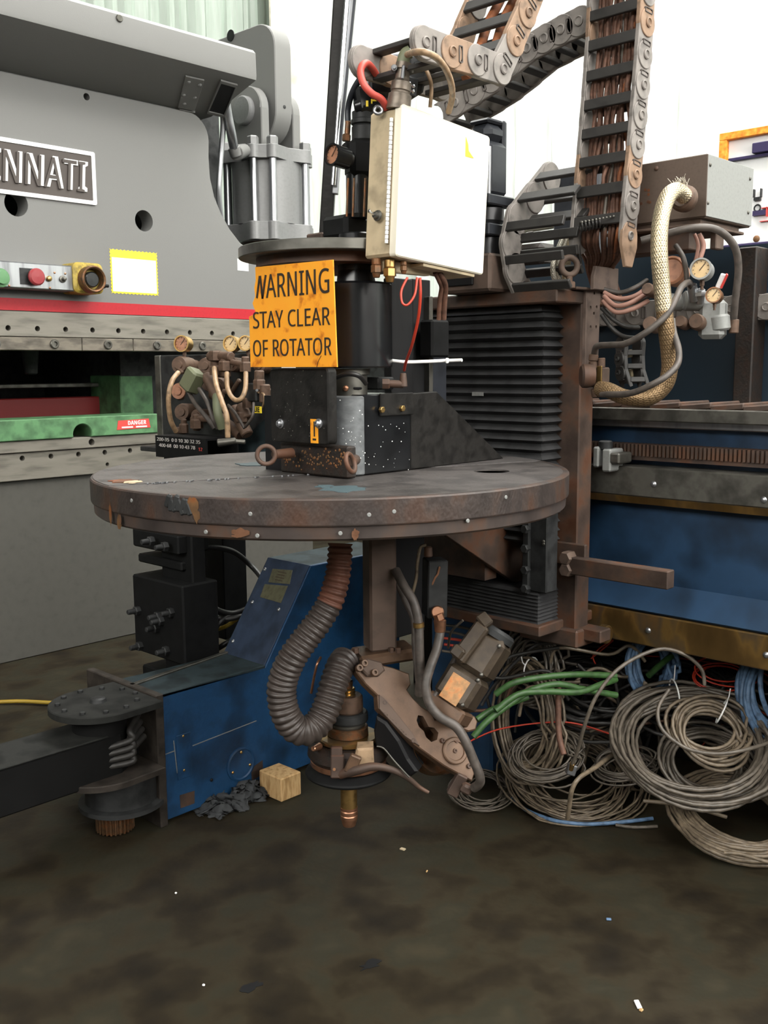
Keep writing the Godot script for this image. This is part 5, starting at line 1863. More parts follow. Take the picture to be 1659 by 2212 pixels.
func build_table() -> void:
	var t := thing("rotary_table", "big round steel table with a thick brown rim and a scarred top in the middle", "rotary table", Vector3(TC.x, 1.12, TC.z))
	var h0 := ony(1062, 1016, TC.y)
	var hole := circle2(Vector2(h0.x, -h0.z), 0.046, 24)
	var outer := circle2(Vector2(TC.x, -TC.z), TR, 120)
	var b := Mb.new()
	b.prism(outer, Vector3(0, TC.y - 0.002, 0), XX, -ZZ, 0.004, [hole])
	part(t, "top_plate", b, M.table_top)
	b = Mb.new()
	b.lathe(Vector3(TC.x, TC.y - 0.0595, TC.z), UP, [Vector2(TR - 0.03, 0.001), Vector2(TR + 0.003, 0.001), Vector2(TR + 0.004, 0.004), Vector2(TR + 0.004, 0.0545), Vector2(TR + 0.001, 0.058), Vector2(TR - 0.012, 0.058)], 140)
	var rim := part(t, "rim_band", b, M.table_rim)
	# the raised half of the top behind the seam
	var s0 := ony(292, 1046, TC.y)
	var s1 := ony(690, 1023, TC.y)
	var dir := Vector2(s1.x - s0.x, s1.z - s0.z).normalized()
	var half := PackedVector2Array()
	for k in 240:
		var w := TAU * k / 240
		var q := Vector2(TC.x + cos(w) * (TR - 0.004), TC.z + sin(w) * (TR - 0.004))
		if dir.cross(q - Vector2(s0.x, s0.z)) < 0.0:
			half.append(q)
	# sort round the half's own middle
	var mid := Vector2.ZERO
	for q in half:
		mid += q
	mid /= half.size()
	var arr := Array(half)
	arr.sort_custom(func(a, c): return (a - mid).angle() < (c - mid).angle())
	var hp := PackedVector2Array()
	for q in arr:
		hp.append(Vector2(q.x, -q.y))
	b = Mb.new()
	b.prism(hp, Vector3(0, TC.y, 0), XX, -ZZ, 0.0042, [hole] if Geometry2D.is_point_in_polygon(Vector2(h0.x, -h0.z), hp) else [], 0.0)
	part(t, "raised_half", b, M.table_back)
	b = Mb.new()
	b.lathe(Vector3(TC.x, TC.y - 0.0905, TC.z), UP, [Vector2(0, 0), Vector2(TR - 0.01, 0), Vector2(TR - 0.004, 0.005), Vector2(TR - 0.002, 0.031), Vector2(TR - 0.03, 0.032)], 120)
	part(t, "lower_ring", b, M.table_ring)
	b = Mb.new()
	b.lathe(Vector3(TC.x, TC.y - 0.117, TC.z), UP, [Vector2(0, 0), Vector2(0.3, 0), Vector2(0.31, 0.004), Vector2(0.31, 0.03)], 60)
	part(t, "hub_plate", b, M.rust_plate)
	for q in [[541, 1110], [851, 1105], [797, 1112], [285, 1081], [1092, 1074], [735, 1152], [445, 1149], [556, 1157], [1010, 1125]]:
		b = Mb.new()
		var o := oncyl(q[0], q[1], TC, TR + 0.003)
		var n := (o - TC).slide(UP).normalized()
		b.lathe(o, n, [Vector2(0.0045, 0), Vector2(0.0045, 0.0015), Vector2(0.0035, 0.0025), Vector2(0, 0.0025)], 12)
		part(rim, "rim_bolt", b, M.box_grey)
	# scars: torch burns on rim and top
	b = Mb.new()
	for q in [[262, 1128, 0.01, 0.05], [243, 1110, 0.007, 0.07], [420, 1090, 0.014, 0.05], [428, 1113, 0.008, 0.04]]:
		var o := oncyl(q[0], q[1], TC, TR)
		rimpatch(b, o, q[2], o.y - q[3] / 2, o.y + q[3] / 2, TR + 0.0052, int(q[0]))
	part(rim, "torch_scar", b, M.burnt)
	b = Mb.new()
	for q in [[520, 1150, 0.02, 0.022], [512, 1158, 0.012, 0.01], [767, 1155, 0.007, 0.03], [771, 1150, 0.005, 0.012], [265, 1122, 0.005, 0.03], [556, 1156, 0.004, 0.01]]:
		var o := oncyl(q[0], q[1], TC, TR)
		rimpatch(b, o, q[2], o.y - q[3] / 2, o.y + q[3] / 2, TR + 0.0015 if q[1] > 1135 else TR + 0.006, int(q[0]))
	part(rim, "bare_scratch", b, M.copper)
	b = Mb.new()
	for k in 9:
		var o := oncyl(365 + k * 5.5, 1082 + k * 1.2, TC, TR)
		var n := (o - TC).slide(UP).normalized()
		b.cube(o + n * 0.001 - UP * 0.004 * (k % 3), Vector3(0.016, 0.03 + 0.006 * (k % 2), 0.012), Basis(UP, atan2(n.x, n.z)).rotated(n, 0.4 * (k % 3 - 1)), 0.004)
	part(rim, "gouge", b, M.dark_grey)
	b = Mb.new()
	blob(b, 268, 1038, 0.035, 0.035, TC.y + 0.002, 3)
	var st := part(t, "burn_mark", b, M.rust_orange)
	b = Mb.new()
	blob(b, 288, 1040, 0.02, 0.028, TC.y + 0.0026, 4)
	part(t, "pale_mark", b, M.cabinet_shade_tan)
	b = Mb.new()
	blob(b, 742, 1056, 0.05, 0.06, TC.y - 0.0012, 5)
	blob(b, 700, 1050, 0.02, 0.03, TC.y - 0.0008, 6)
	blob(b, 545, 1002, 0.05, 0.05, TC.y + 0.002, 7)
	part(t, "paint_trace", b, M.teal_paint)
	b = Mb.new()
	var rng := RandomNumberGenerator.new()
	rng.seed = 8
	for k in 26:
		var u := rng.randf()
		var o := s0.lerp(s1, u)
		b.cube(o + Vector3(0, 0.0005, 0.002), Vector3(0.008 + rng.randf() * 0.014, 0.003, 0.004), Basis(UP, rng.randf() * 0.5 + 0.4))
	part(t, "seam_weld", b, M.steel).set_meta("kind", "stuff")

func text_fit(parent: Node3D, s: String, cap: float, o: Vector3, ex: Vector3, ey: Vector3, width: float, m: Material, bold := false) -> void:
	var i := text(parent, "lettering", s, cap, o, ex, ey, m, 1.0, bold)
	var w: float = i.mesh.get_aabb().size.x
	i.transform.basis = Basis(ex * (width / w), ey, ex.cross(ey))

func build_table_top() -> void:
	var ht := TC.y
	var zs := ony(840, 1020, ht).z
	var x0 := onz(786, 1000, zs).x
	var hr := 0.05
	var xc := x0 - hr - 0.034
	var cn := onx(752, 1031, xc)
	cn.y = ht
	var t := thing("rotator_stand", "black and grey steel stand welded on the table, with a bracket and a long gusset", "machine stand", Vector3(cn.x + 0.15, ht, cn.z - 0.15))
	# spattered lower block and bracket plate facing left
	var b := Mb.new()
	var f0 := onx(605, 1000, xc)
	var ltop := onx(680, 960, xc).y
	b.box(Vector3(xc, ht, f0.z), Vector3(xc + 0.03, ltop, cn.z), 0.004)
	var lb := part(t, "lower_block", b, M.black_rust)
	b = Mb.new()
	var rng := RandomNumberGenerator.new()
	rng.seed = 12
	for k in 90:
		var px := 612.0 + rng.randf() * 132.0
		var py := 990.0 + rng.randfn() * 11.0
		var o := onx(px, py, xc - 0.0005)
		b.dome(o, -XX, 0.0018 + rng.randf() * 0.0022, 0.0015, 6)
	var sp := part(lb, "spatter", b, M.burnt)
	sp.set_meta("kind", "stuff")
	var xp := xc - 0.03
	var p0 := onx(582, 795, xp)
	var p1 := onx(710, 962, xp)
	b = Mb.new()
	b.prism(round2(Vector2(p0.z, p1.y), Vector2(p1.z, p0.y), 0.012), Vector3(xp, 0, 0), ZZ, YY, 0.028, [], 0.003)
	var br := part(t, "bracket_plate", b, M.black_worn)
	for q in [[607, 915], [690, 915]]:
		b = Mb.new()
		var o := onx(q[0], q[1], xp)
		b.lathe(o, -XX, [Vector2(0.012, 0), Vector2(0.012, 0.003), Vector2(0.0095, 0.004), Vector2(0.008, 0.01), Vector2(0.004, 0.012), Vector2(0.003, 0.008), Vector2(0, 0.008)], 16)
		part(br, "bolt", b, M.steel)
	b = Mb.new()
	var y0 := onx(671, 905, xp)
	var y1 := onx(688, 958, xp)
	b.box(Vector3(xp - 0.0012, y1.y, y0.z), Vector3(xp, y0.y, y1.z))
	var yl := part(br, "warning_label", b, M.sign_yellow)
	b = Mb.new()
	b.box(Vector3(xp - 0.002, lerpf(y1.y, y0.y, 0.12), lerpf(y0.z, y1.z, 0.3)), Vector3(xp - 0.001, lerpf(y1.y, y0.y, 0.2), lerpf(y0.z, y1.z, 0.75)))
	b.box(Vector3(xp - 0.002, lerpf(y1.y, y0.y, 0.28), lerpf(y0.z, y1.z, 0.45)), Vector3(xp - 0.001, lerpf(y1.y, y0.y, 0.9), lerpf(y0.z, y1.z, 0.62)))
	part(br, "label_mark", b, M.sign_text)
	# pale flecks of spatter on the bracket
	b = Mb.new()
	for k in 40:
		b.dome(onx(590 + rng.randf() * 110, 800 + rng.randf() * 155, xp), -XX, 0.0008 + rng.randf() * 0.001, 0.0008, 5)
	sp = part(br, "spatter", b, M.steel_dull)
	sp.set_meta("kind", "stuff")
	# rounded grey corner
	var hc := Vector3(x0, 0, zs - hr)
	var hd := hc.dot(FH) / SC
	var htop := at(757, 856, hd - 0.05).y
	b = Mb.new()
	b.cyl(Vector3(hc.x, ht, hc.z), Vector3(hc.x, htop, hc.z), hr, -1, 40, 0.003)
	part(t, "round_housing", b, M.grey_chip)
	# side plates facing right
	var x1 := onz(888, 1000, zs).x
	var x2 := onz(1086, 990, zs).x
	var stp := onz(840, 851, zs).y
	b = Mb.new()
	b.box(Vector3(x0, ht, zs - 0.2), Vector3(x1, stp, zs), 0.003)
	var sd := part(t, "side_plate", b, M.black_gloss)
	b = Mb.new()
	b.box(Vector3(onz(818, 880, zs).x, onz(840, 898, zs).y, zs), Vector3(x1 + 0.002, stp + 0.002, zs + 0.008), 0.002)
	part(t, "cover_strip", b, M.black_worn)
	for q in [[823, 885], [867, 882]]:
		b = Mb.new()
		b.hexa(onz(q[0], q[1], zs + 0.008), onz(q[0], q[1], zs + 0.008) + ZZ * 0.008, 0.008)
		part(t, "brass_bolt", b, M.brass)
	b = Mb.new()
	for k in 26:
		var o := onz(790 + rng.randf() * 96, 905 + rng.randf() * 112, zs + 0.0005)
		b.dome(o, ZZ, 0.0005 + rng.randf() * 0.0012, 0.001, 6)
	for k in 34:
		var w := rng.randf() * 1.9 + 0.2
		var d := (-FH * cos(w - 1.1) + RT * sin(w - 1.1)).normalized()
		b.dome(Vector3(hc.x, lerpf(ht, htop, rng.randf()), hc.z) + d * hr, d, 0.0005 + rng.randf() * 0.0013, 0.001, 6)
	sp = part(t, "spatter", b, M.paper)
	sp.set_meta("kind", "stuff")
	b = Mb.new()
	var gp := PackedVector2Array()
	for q in [[888, 850], [944, 846], [1088, 990], [888, 1017]]:
		var w := onz(q[0], q[1], zs - 0.004)
		gp.append(Vector2(w.x, maxf(w.y, ht)))
	b.prism(gp, Vector3(0, 0, zs - 0.004), XX, YY, 0.02, [], 0.002)
	part(t, "gusset", b, M.black_worn)
	b = Mb.new()
	b.box(Vector3(xc + 0.02, ht, zs - 0.3), Vector3(x1, stp - 0.004, zs - 0.15))
	part(t, "inner_block", b, M.black_gloss)
	# upright plates behind the motor
	var zb := zs - 0.16
	for q in [[846, 892, 600, "black_metal", 0.0], [892, 930, 600, "black_metal", -0.02], [928, 936, 640, "steel_dull", 0.0], [936, 965, 690, "motor", -0.03]]:
		var u0 := onz(q[0], 780, zb + q[4])
		var u1 := onz(q[1], 780, zb + q[4])
		b = Mb.new()
		b.box(Vector3(u0.x, stp - 0.05, zb + q[4] - 0.03), Vector3(u1.x, onz(q[0], q[2], zb).y, zb + q[4]), 0.002)
		part(t, "upright_plate", b, M[q[3]])
	b = Mb.new()
	var sx0 := onz(934, 690, zb + 0.05)
	var sx1 := onz(972, 772, zb + 0.05)
	b.box(Vector3(sx0.x, sx1.y, zb), Vector3(sx1.x, sx0.y, zb + 0.05), 0.006)
	part(t, "sensor_box", b, M.turret)
	# eye bolts
	for q in [[575, 983, 0], [757, 1000, 1]]:
		var d := 2.55
		var c := at(q[0], q[1], d if q[2] == 0 else 2.42)
		var ax := (-FH * 0.95 + RT * 0.2).normalized() if q[2] == 0 else (RT * 0.92 - FH * 0.35 + UP * 0.3).normalized()
		var e := thing("eye_bolt", ["rusty lifting eye bolt sticking out left of the spattered block", "rusty eye bolt seen nearly edge-on at the foot of the grey round housing"][q[2]], "eye bolt", c)
		b = Mb.new()
		b.torus(c, ax, mm(19.5, d), mm(5, d), 32, 12)
		part(e, "ring", b, M.rust_plate)
		b = Mb.new()
		var dv := (RT * 0.7 + FH * 0.7).normalized() if q[2] == 0 else (FH * 0.9 + RT * 0.1).normalized()
		b.cyl(c + dv * mm(20, d), c + dv * (mm(20, d) + 0.06), 0.011, 0.013, 14, 0.002)
		part(e, "shank", b, M.rust_plate)

	# motor under the round plate
	var md := hd + 0.06
	var mc := at(770, 700, md)
	var my0 := at(770, 795, md).y
	var my1 := at(770, 612, md).y
	var mr := mm(76, md)
	var m := thing("rotator_motor", "smooth black cylindrical motor cover standing behind the yellow warning sign", "motor", Vector3(mc.x, my0 - 0.06, mc.z))
	b = Mb.new()
	b.lathe(Vector3(mc.x, my0, mc.z), UP, [Vector2(0, 0), Vector2(mr - 0.004, 0), Vector2(mr, 0.004), Vector2(mr, my1 - my0 - 0.006), Vector2(mr - 0.004, my1 - my0 - 0.002), Vector2(mr - 0.012, my1 - my0), Vector2(mr - 0.014, my1 - my0 - 0.004), Vector2(mr * 0.55, my1 - my0 - 0.004), Vector2(mr * 0.5, my1 - my0 + 0.03), Vector2(0, my1 - my0 + 0.03)], 64)
	part(m, "cover", b, M.black_gloss)
	b = Mb.new()
	var cc := at(757, 830, md - 0.02)
	var ctop := my0 - 0.006
	b.lathe(Vector3(cc.x, htop - 0.004, cc.z), UP, [Vector2(0, 0), Vector2(mm(36, md), 0), Vector2(mm(36, md), ctop - htop - 0.008), Vector2(mm(42, md), ctop - htop - 0.006), Vector2(mm(42, md), ctop - htop + 0.008), Vector2(0, ctop - htop + 0.008)], 40)
	var co := part(m, "collar", b, M.steel_dull)
	b = Mb.new()
	var sl := (-FH + RT * 0.15).normalized()
	var so := Vector3(cc.x, at(755, 838, md).y, cc.z) + sl * mm(34.5, md)
	b.cube(so + RT * 0.013, Vector3(0.022, 0.006, 0.006), Basis(UP, atan2(sl.x, sl.z)), 0.002)
	part(co, "slot", b, M.black)
	b = Mb.new()
	b.dome(so - RT * 0.016, sl, 0.008, 0.006, 12)
	part(co, "screw", b, M.copper)
	b = Mb.new()
	b.tube(spline(route([[722, 818, md - 0.13], [750, 808, md - 0.15], [775, 812, md - 0.15], [790, 828, md - 0.1]])), 0.006, 8)
	part(m, "lead", b, M.cable_black)
	b = Mb.new()
	b.cyl(Vector3(mc.x, my1, mc.z), Vector3(mc.x, my1 + 0.12, mc.z), 0.045, -1, 24, 0.003)
	part(m, "neck", b, M.black_gloss)
	# port fitting beside the collar
	var pf := thing("air_fitting", "dark elbow air fitting right of the motor's collar, under the red wire", "fitting", at(840, 828, hd + 0.05))
	b = Mb.new()
	b.cube(at(820, 828, hd + 0.1), Vector3(0.06, 0.032, 0.05), Basis(), 0.004)
	part(pf, "block", b, M.dark_grey)
	b = Mb.new()
	b.hexa(at(826, 829, hd + 0.04), at(842, 829, hd + 0.04), 0.014)
	b.cyl(at(840, 829, hd + 0.04), at(872, 830, hd + 0.04), 0.010, -1, 12, 0.002)
	b.cyl(at(871, 836, hd + 0.04), at(871, 806, hd + 0.04), 0.011, 0.008, 12, 0.002)
	part(pf, "elbow", b, M.rust_plate)

	# round plate above the motor
	var rd := 2.78
	var rc := at(722, 551, rd)
	var rr := mm(200, rd)
	var r := thing("round_plate", "dark round steel plate above the warning sign, carrying the air regulator", "steel plate", Vector3(rc.x, rc.y - 0.03, rc.z))
	b = Mb.new()
	b.lathe(rc - UP * 0.012, UP, [Vector2(0, 0), Vector2(rr - 0.002, 0), Vector2(rr, 0.002), Vector2(rr, 0.024), Vector2(rr - 0.002, 0.026), Vector2(0, 0.026)], 72)
	part(r, "plate", b, M.steel_dull)
	b = Mb.new()
	b.lathe(rc - UP * 0.035, UP, [Vector2(0, 0), Vector2(rr * 0.82, 0), Vector2(rr * 0.82, 0.024)], 60)
	part(r, "under_plate", b, M.rust_plate)
	for q in [[672, 533], [685, 533], [700, 531]]:
		var o := at(q[0], q[1], rd - 0.1)
		b = Mb.new()
		b.hexa(Vector3(o.x, rc.y + 0.013, o.z), Vector3(o.x, rc.y + 0.03, o.z), 0.01)
		part(r, "bolt", b, M.steel)
	b = Mb.new()
	b.box(at(690, 522, rd) + Vector3(-0.02, -0.012, -0.03), at(690, 505, rd) + Vector3(0.03, 0, 0.03), 0.004)
	part(r, "foot_block", b, M.rust_plate)

	# tall post with bright guide rail
	var ps := thing("guide_post", "tall black post with a bright chrome guide rail rising out of the photo's top", "guide post", at(705, 525, 2.86))
	b = Mb.new()
	b.bar(at(703, 528, 2.86), at(748, -210, 2.86), mm(27, 2.86), 0.05, -FH, 0.003)
	part(ps, "post", b, M.black_worn)
	b = Mb.new()
	b.cyl(at(720, 400, 2.82), at(765, -210, 2.82), mm(5.5, 2.82), -1, 20)
	part(ps, "rail_rod", b, M.chrome)
	b = Mb.new()
	b.bar(at(724, 420, 2.84), at(778, -210, 2.84), mm(13, 2.84), 0.02, -FH, 0.002)
	part(ps, "rail_strip", b, M.steel)
	b = Mb.new()
	b.bar(at(733, 330, 2.84), at(788, -210, 2.84), mm(5, 2.84), 0.03, -FH, 0.001)
	part(ps, "rail_edge", b, M.motor)

	# warning sign
	var xs := xp - 0.02
	var s := PackedVector2Array()
	for q in [[551, 577], [719, 561], [728, 793], [541, 793], [538, 684], [544, 681], [553, 677], [548, 664], [545, 655], [551, 640], [549, 622], [552, 606]]:
		var w := onx(q[0], q[1], xs)
		s.append(Vector2(w.z, w.y))
	b = Mb.new()
	b.prism(s, Vector3(xs, 0, 0), ZZ, YY, 0.003, [], 0.0006)
	var sg := thing("warning_sign", "yellow sign reading WARNING STAY CLEAR OF ROTATOR, its left edge torn", "sign", onx(630, 793, xs))
	var pan := part(sg, "panel", b, M.sign_yellow)
	for q in [["ARNING", 576, 713, 613, 52], ["STAY CLEAR", 547, 713, 688, 37], ["OF ROTATOR", 547, 716, 751, 37]]:
		var a := onx(q[1], q[3], xs)
		var c := onx(q[2], q[3], xs)
		var cap := absf(onx(640, q[3] + q[4] / 2.0, xs).y - onx(640, q[3] - q[4] / 2.0, xs).y)
		text_fit(pan, q[0], cap, Vector3(xs - 0.001, onx((q[1] + q[2]) / 2.0, q[3], xs).y, (a.z + c.z) / 2), ZZ, YY, c.z - a.z, M.sign_text)
	b = Mb.new()
	for q in [[[555, 644], [561, 596]], [[562, 596], [567, 645]], [[567, 645], [574, 594]]]:
		b.bar(onx(q[0][0], q[0][1], xs - 0.0008), onx(q[1][0], q[1][1], xs - 0.0008), 0.0015, 0.006, ZZ)
	part(pan, "lettering", b, M.sign_text)
	b = Mb.new()
	b.tube(route([[683, 792, 2.4]]) if false else PackedVector3Array([onx(684, 793, xs - 0.001), onx(687, 781, xs - 0.001), onx(694, 768, xs - 0.001)]), 0.0007, 4)
	part(pan, "crack", b, M.sign_text)
	# wires
	hose("red_wire", route([[880, 600, 2.5], [867, 628, 2.48], [869, 654, 2.47], [881, 658, 2.47], [896, 636, 2.48], [901, 600, 2.5]]), mm(2.6, 2.5), M.cable_red, "thin red wire hanging in a short loop under the cabinet", "wire", "", 8)
	hose("red_wire", route([[907, 600, 2.51], [908, 640, 2.51], [903, 690, 2.53], [890, 745, 2.58], [877, 782, 2.66], [873, 800, 2.7]]), mm(3.2, 2.55), M.cable_red, "longer red wire running from the cabinet down to the elbow air fitting", "wire", "", 8)
	var zt := thing("cable_tie", "white cable tie stretched round the uprights, its tail pointing right", "cable tie", at(900, 780, 2.75))
	b = Mb.new()
	b.tube(spline(route([[846, 779, 2.7], [880, 782, 2.7], [920, 781, 2.72], [965, 779, 2.74], [998, 778, 2.72]])), mm(3.6, 2.7), 8)
	part(zt, "strap", b, M.tie_white)
	b = Mb.new()
	b.cube(at(966, 779, 2.73), Vector3(0.008, 0.014, 0.008), Basis(UP, 0.8), 0.002)
	part(zt, "lock", b, M.tie_white)

func build_cabinet() -> void:
	var zc := at(866, 390, 2.46).z
	var P00 := onz(856, 553, zc)
	var P10 := onz(1045, 580, zc)
	var P01 := onz(870, 222, zc)
	var ex := (P10 - P00)
	var w := ex.length()
	ex = ex.normalized()
	var ey := ZZ.cross(ex).normalized()
	var h := (P01 - P00).dot(ey)
	var sh := (P01 - P00).dot(ex)
	var dpt := absf(onx(798, 250, P01.x).z - zc) * 0.97
	# the box stands a little askew
	ey = (P01 - P00).normalized()
	ex = ey.cross(ZZ).normalized()
	var t := thing("electrical_cabinet", "cream electrical cabinet with a piano hinge and a toggle switch on its side", "electrical cabinet", P00 + ex * w / 2)
	var bs := Basis(ex, ey, ZZ)
	var o := P00
	var b := Mb.new()
	b.cube(o + ex * w / 2 + ey * h / 2 - ZZ * (dpt / 2 + 0.012), Vector3(w - 0.006, h - 0.006, dpt - 0.012), bs, 0.006)
	part(t, "body", b, M.cabinet_shade_tan)
	b = Mb.new()
	b.prism(round2(Vector2(0, 0), Vector2(w, h), 0.008, 3), o, ex, ey, 0.022, [], 0.003)
	var door := part(t, "door", b, M.cabinet)
	b = Mb.new()
	var hp := o - ZZ * 0.03 - ex * 0.003
	var n := 28
	for k in n:
		var a := hp + ey * (h * (0.09 + 0.83 * k / n))
		b.cyl(a, a + ey * (h * 0.83 / n - 0.0012), 0.0042, -1, 10, 0.0006)
	part(t, "piano_hinge", b, M.tie_white)
	# toggle switch on the left side
	b = Mb.new()
	var ts := o + (onx(816, 466, P00.x) - o)
	b.lathe(ts, -ex, [Vector2(0.013, 0), Vector2(0.012, 0.003), Vector2(0.008, 0.004), Vector2(0.007, 0.012), Vector2(0, 0.013)], 16)
	var tg := part(t, "toggle_switch", b, M.steel_dull)
	b = Mb.new()
	b.cyl(ts - ex * 0.012, ts - ex * 0.03 + ey * 0.006, 0.0025, 0.0042, 10, 0.001)
	part(tg, "lever", b, M.chrome)
	# yellow tab peeling off the door
	b = Mb.new()
	var lp := PackedVector2Array()
	for q in [[1006, 296], [1011, 312], [1012, 326], [1023, 342], [1010, 339], [1005, 338]]:
		var v := onz(q[0], q[1], zc) - o
		lp.append(Vector2(v.dot(ex), v.dot(ey)))
	b.prism(lp, o + ZZ * 0.001, ex, ey, 0.001)
	part(door, "label_remnant", b, M.yellow)
	# bottom: glands, rail
	b = Mb.new()
	b.box(o + Vector3(0.02, -0.03, -dpt * 0.7), o + Vector3(w * 0.55, -0.004, -0.05), 0.003)
	part(t, "bottom_rail", b, M.cabinet_shade_tan)
	b = Mb.new()
	b.cube(o + ex * w * 0.62 - ZZ * dpt * 0.5 - ey * 0.004, Vector3(w * 0.6, 0.008, dpt * 0.85), bs, 0.001)
	part(t, "bottom_plate", b, M.cabinet_shade_tan)
	for q in [[842, 582, 14, "brass"], [813, 576, 12, "brass_dirty"], [872, 576, 8, "brass_dirty"]]:
		b = Mb.new()
		var c := at(q[0], q[1], 2.5)
		var r := mm(q[2], 2.5)
		b.hexa(c - UP * r * 1.0, c + UP * r * 0.3, r)
		b.cyl(c + UP * r * 0.3, c + UP * r * 1.4, r * 0.85, -1, 14, 0.001)
		b.cyl(c - UP * r * 1.9, c - UP * r * 1.0, r * 0.6, r * 0.8, 12, 0.001)
		part(t, "cable_gland", b, M[q[3]])
	# two brown pipes behind the cabinet's lower corner
	for k in 2:
		hose("bent_pipe", route([[940 + k * 9, 588, 2.62], [950 + k * 10, 608, 2.64], [954 + k * 9, 622, 2.66], [950 + k * 11, 650, 2.68], [948 + k * 11, 690, 2.7]]), mm(5.5, 2.65), M.cable_brown, ["left of two brown bent pipes below the cabinet's right half", "right of two brown bent pipes below the cabinet's right half"][k], "pipe", "", 10)
	# connector with clamp and sleeve on the cabinet's top
	var d := 2.5
	var cn := thing("cable_connector", "dull round plug connector with a clamp and olive sleeve on top of the cabinet", "connector", at(860, 238, d))
	var ax := (at(874, 130, d) - at(860, 238, d)).normalized()
	var c0 := at(860, 238, d)
	b = Mb.new()
	var prof := []
	for q in [[0, 0], [25, 0], [25, 6], [24, 30], [20, 32], [19, 36], [21, 38], [21, 54], [18, 56], [15, 60], [14, 78], [17, 80], [17, 92], [0, 92]]:
		prof.append(Vector2(mm(q[0], d), mm(q[1], d)))
	b.lathe(c0, ax, prof, 28)
	part(cn, "plug", b, M.plug)
	b = Mb.new()
	for s in [-1.0, 1.0]:
		var sc: Vector3 = c0 + ax * mm(80, d) + RT * mm(19, d) * s - FH * mm(8, d)
		b.cyl(sc + FH * 0.01, sc - FH * 0.008, mm(6.5, d), -1, 12, 0.001)
		b.hexa(sc - FH * 0.008, sc - FH * 0.012, mm(4, d))
	b.bar(c0 + ax * mm(56, d) - FH * mm(19, d), c0 + ax * mm(84, d) - FH * mm(17, d), 0.008, 0.006, -FH, 0.002)
	part(cn, "clamp", b, M.steel)
	b = Mb.new()
	b.tube(spline(route([[868, 150, d], [870, 135, d], [876, 118, d], [886, 112, d]])), mm(13, d), 14, false, PackedFloat32Array())
	part(cn, "sleeve", b, M.hose_olive)
	# second small plug with a red hose
	var pl := thing("hose_fitting", "small pale fitting on the cabinet's top-left corner where the red hose ends", "fitting", at(822, 240, 2.52))
	b = Mb.new()
	b.torus(at(817, 238, 2.5), (-FH + UP * 0.2).normalized(), mm(8, 2.5), mm(3.5, 2.5), 18, 8)
	b.cyl(at(823, 241, 2.52), at(833, 234, 2.52), mm(7, 2.5), -1, 12, 0.002)
	part(pl, "ring", b, M.steel)
	hose("red_hose", route([[812, 160, 2.56], [803, 146, 2.54], [792, 137, 2.52], [782, 143, 2.5], [779, 160, 2.49], [787, 184, 2.48], [803, 202, 2.48], [822, 213, 2.49], [831, 225, 2.5], [833, 234, 2.51]]), mm(7.5, 2.5), M.hose_red, "red rubber hose bent in a hook over the cabinet's left corner", "hose", "", 14)
	hose("tan_hose", route([[880, 118, 2.47], [895, 113, 2.36], [918, 113, 2.31], [943, 125, 2.34], [962, 148, 2.38], [974, 178, 2.44], [977, 208, 2.52], [969, 242, 2.58]]), mm(6.5, 2.5), M.hose_tan, "copper-tan cable arching from the plug connector over the cabinet top", "cable", "", 12)
	hose("pale_hose", route([[914, 142, 2.56], [925, 160, 2.55], [932, 188, 2.55], [929, 232, 2.56]]), mm(4.2, 2.5), M.hose_tan, "thin pale hose inside the arch of the tan cable", "hose", "", 10)
	hose("grey_hose", route([[752, 268, 2.7], [752, 235, 2.7], [761, 200, 2.68], [780, 168, 2.66], [806, 143, 2.64], [838, 127, 2.64], [868, 122, 2.66]]), mm(6.5, 2.65), M.motor, "dark grey hose arching from the air regulator up behind the plug connector", "hose", "", 12)
	# dark valve and switch cluster behind the connector
	var vl := thing("solenoid_valve", "black solenoid valve with yellow markings behind the red hose", "valve", at(800, 240, 2.66))
	b = Mb.new()
	b.cube(at(800, 218, 2.68), Vector3(0.075, 0.06, 0.06), Basis(UP, -0.6).rotated(FH, -0.12), 0.008)
	b.cube(at(818, 180, 2.68), Vector3(0.06, 0.07, 0.06), Basis(UP, -0.6), 0.008)
	b.cyl(at(765, 232, 2.66), at(782, 228, 2.66), 0.014, 0.018, 14, 0.003)
	part(vl, "body", b, M.black_gloss)
	b = Mb.new()
	for q in [[793, 224, 5, 12], [803, 219, 3, 9], [809, 217, 9, 3]]:
		b.cube(at(q[0], q[1], 2.625), Vector3(mm(q[2], 2.6), mm(q[3], 2.6), 0.003), CB)
	part(vl, "yellow_mark", b, M.yellow)
	b = Mb.new()
	b.cyl(at(797, 142, 2.58), at(815, 165, 2.58), mm(7, 2.6), mm(6, 2.6), 12, 0.002)
	b.cyl(at(818, 158, 2.6), at(836, 170, 2.6), mm(5, 2.6), -1, 10, 0.002)
	part(vl, "fitting", b, M.brass_dirty)
	b = Mb.new()
	b.cube(at(893, 165, 2.62), Vector3(0.05, 0.08, 0.05), Basis(UP, -0.5).rotated(FH, 0.2), 0.006)
	b.cube(at(885, 190, 2.58), Vector3(0.03, 0.045, 0.03), Basis(UP, -0.5).rotated(FH, 0.15), 0.004)
	b.cyl(at(893, 145, 2.6), at(916, 143, 2.6), mm(11, 2.6), -1, 16, 0.003)
	part(vl, "switch_block", b, M.dark_grey)
	for q in [[884, 180], [893, 186], [892, 197]]:
		b = Mb.new()
		b.dome(at(q[0], q[1], 2.555), -FH, mm(4, 2.55), 0.003, 10)
		part(vl, "contact", b, M.chrome)
	# air regulator and filter left of the cabinet
	var rg := thing("air_filter", "black air regulator and filter bowl with a round brown-faced gauge left of the cabinet", "air regulator", at(770, 500, 2.68))
	var rd := 2.68
	b = Mb.new()
	var rp := []
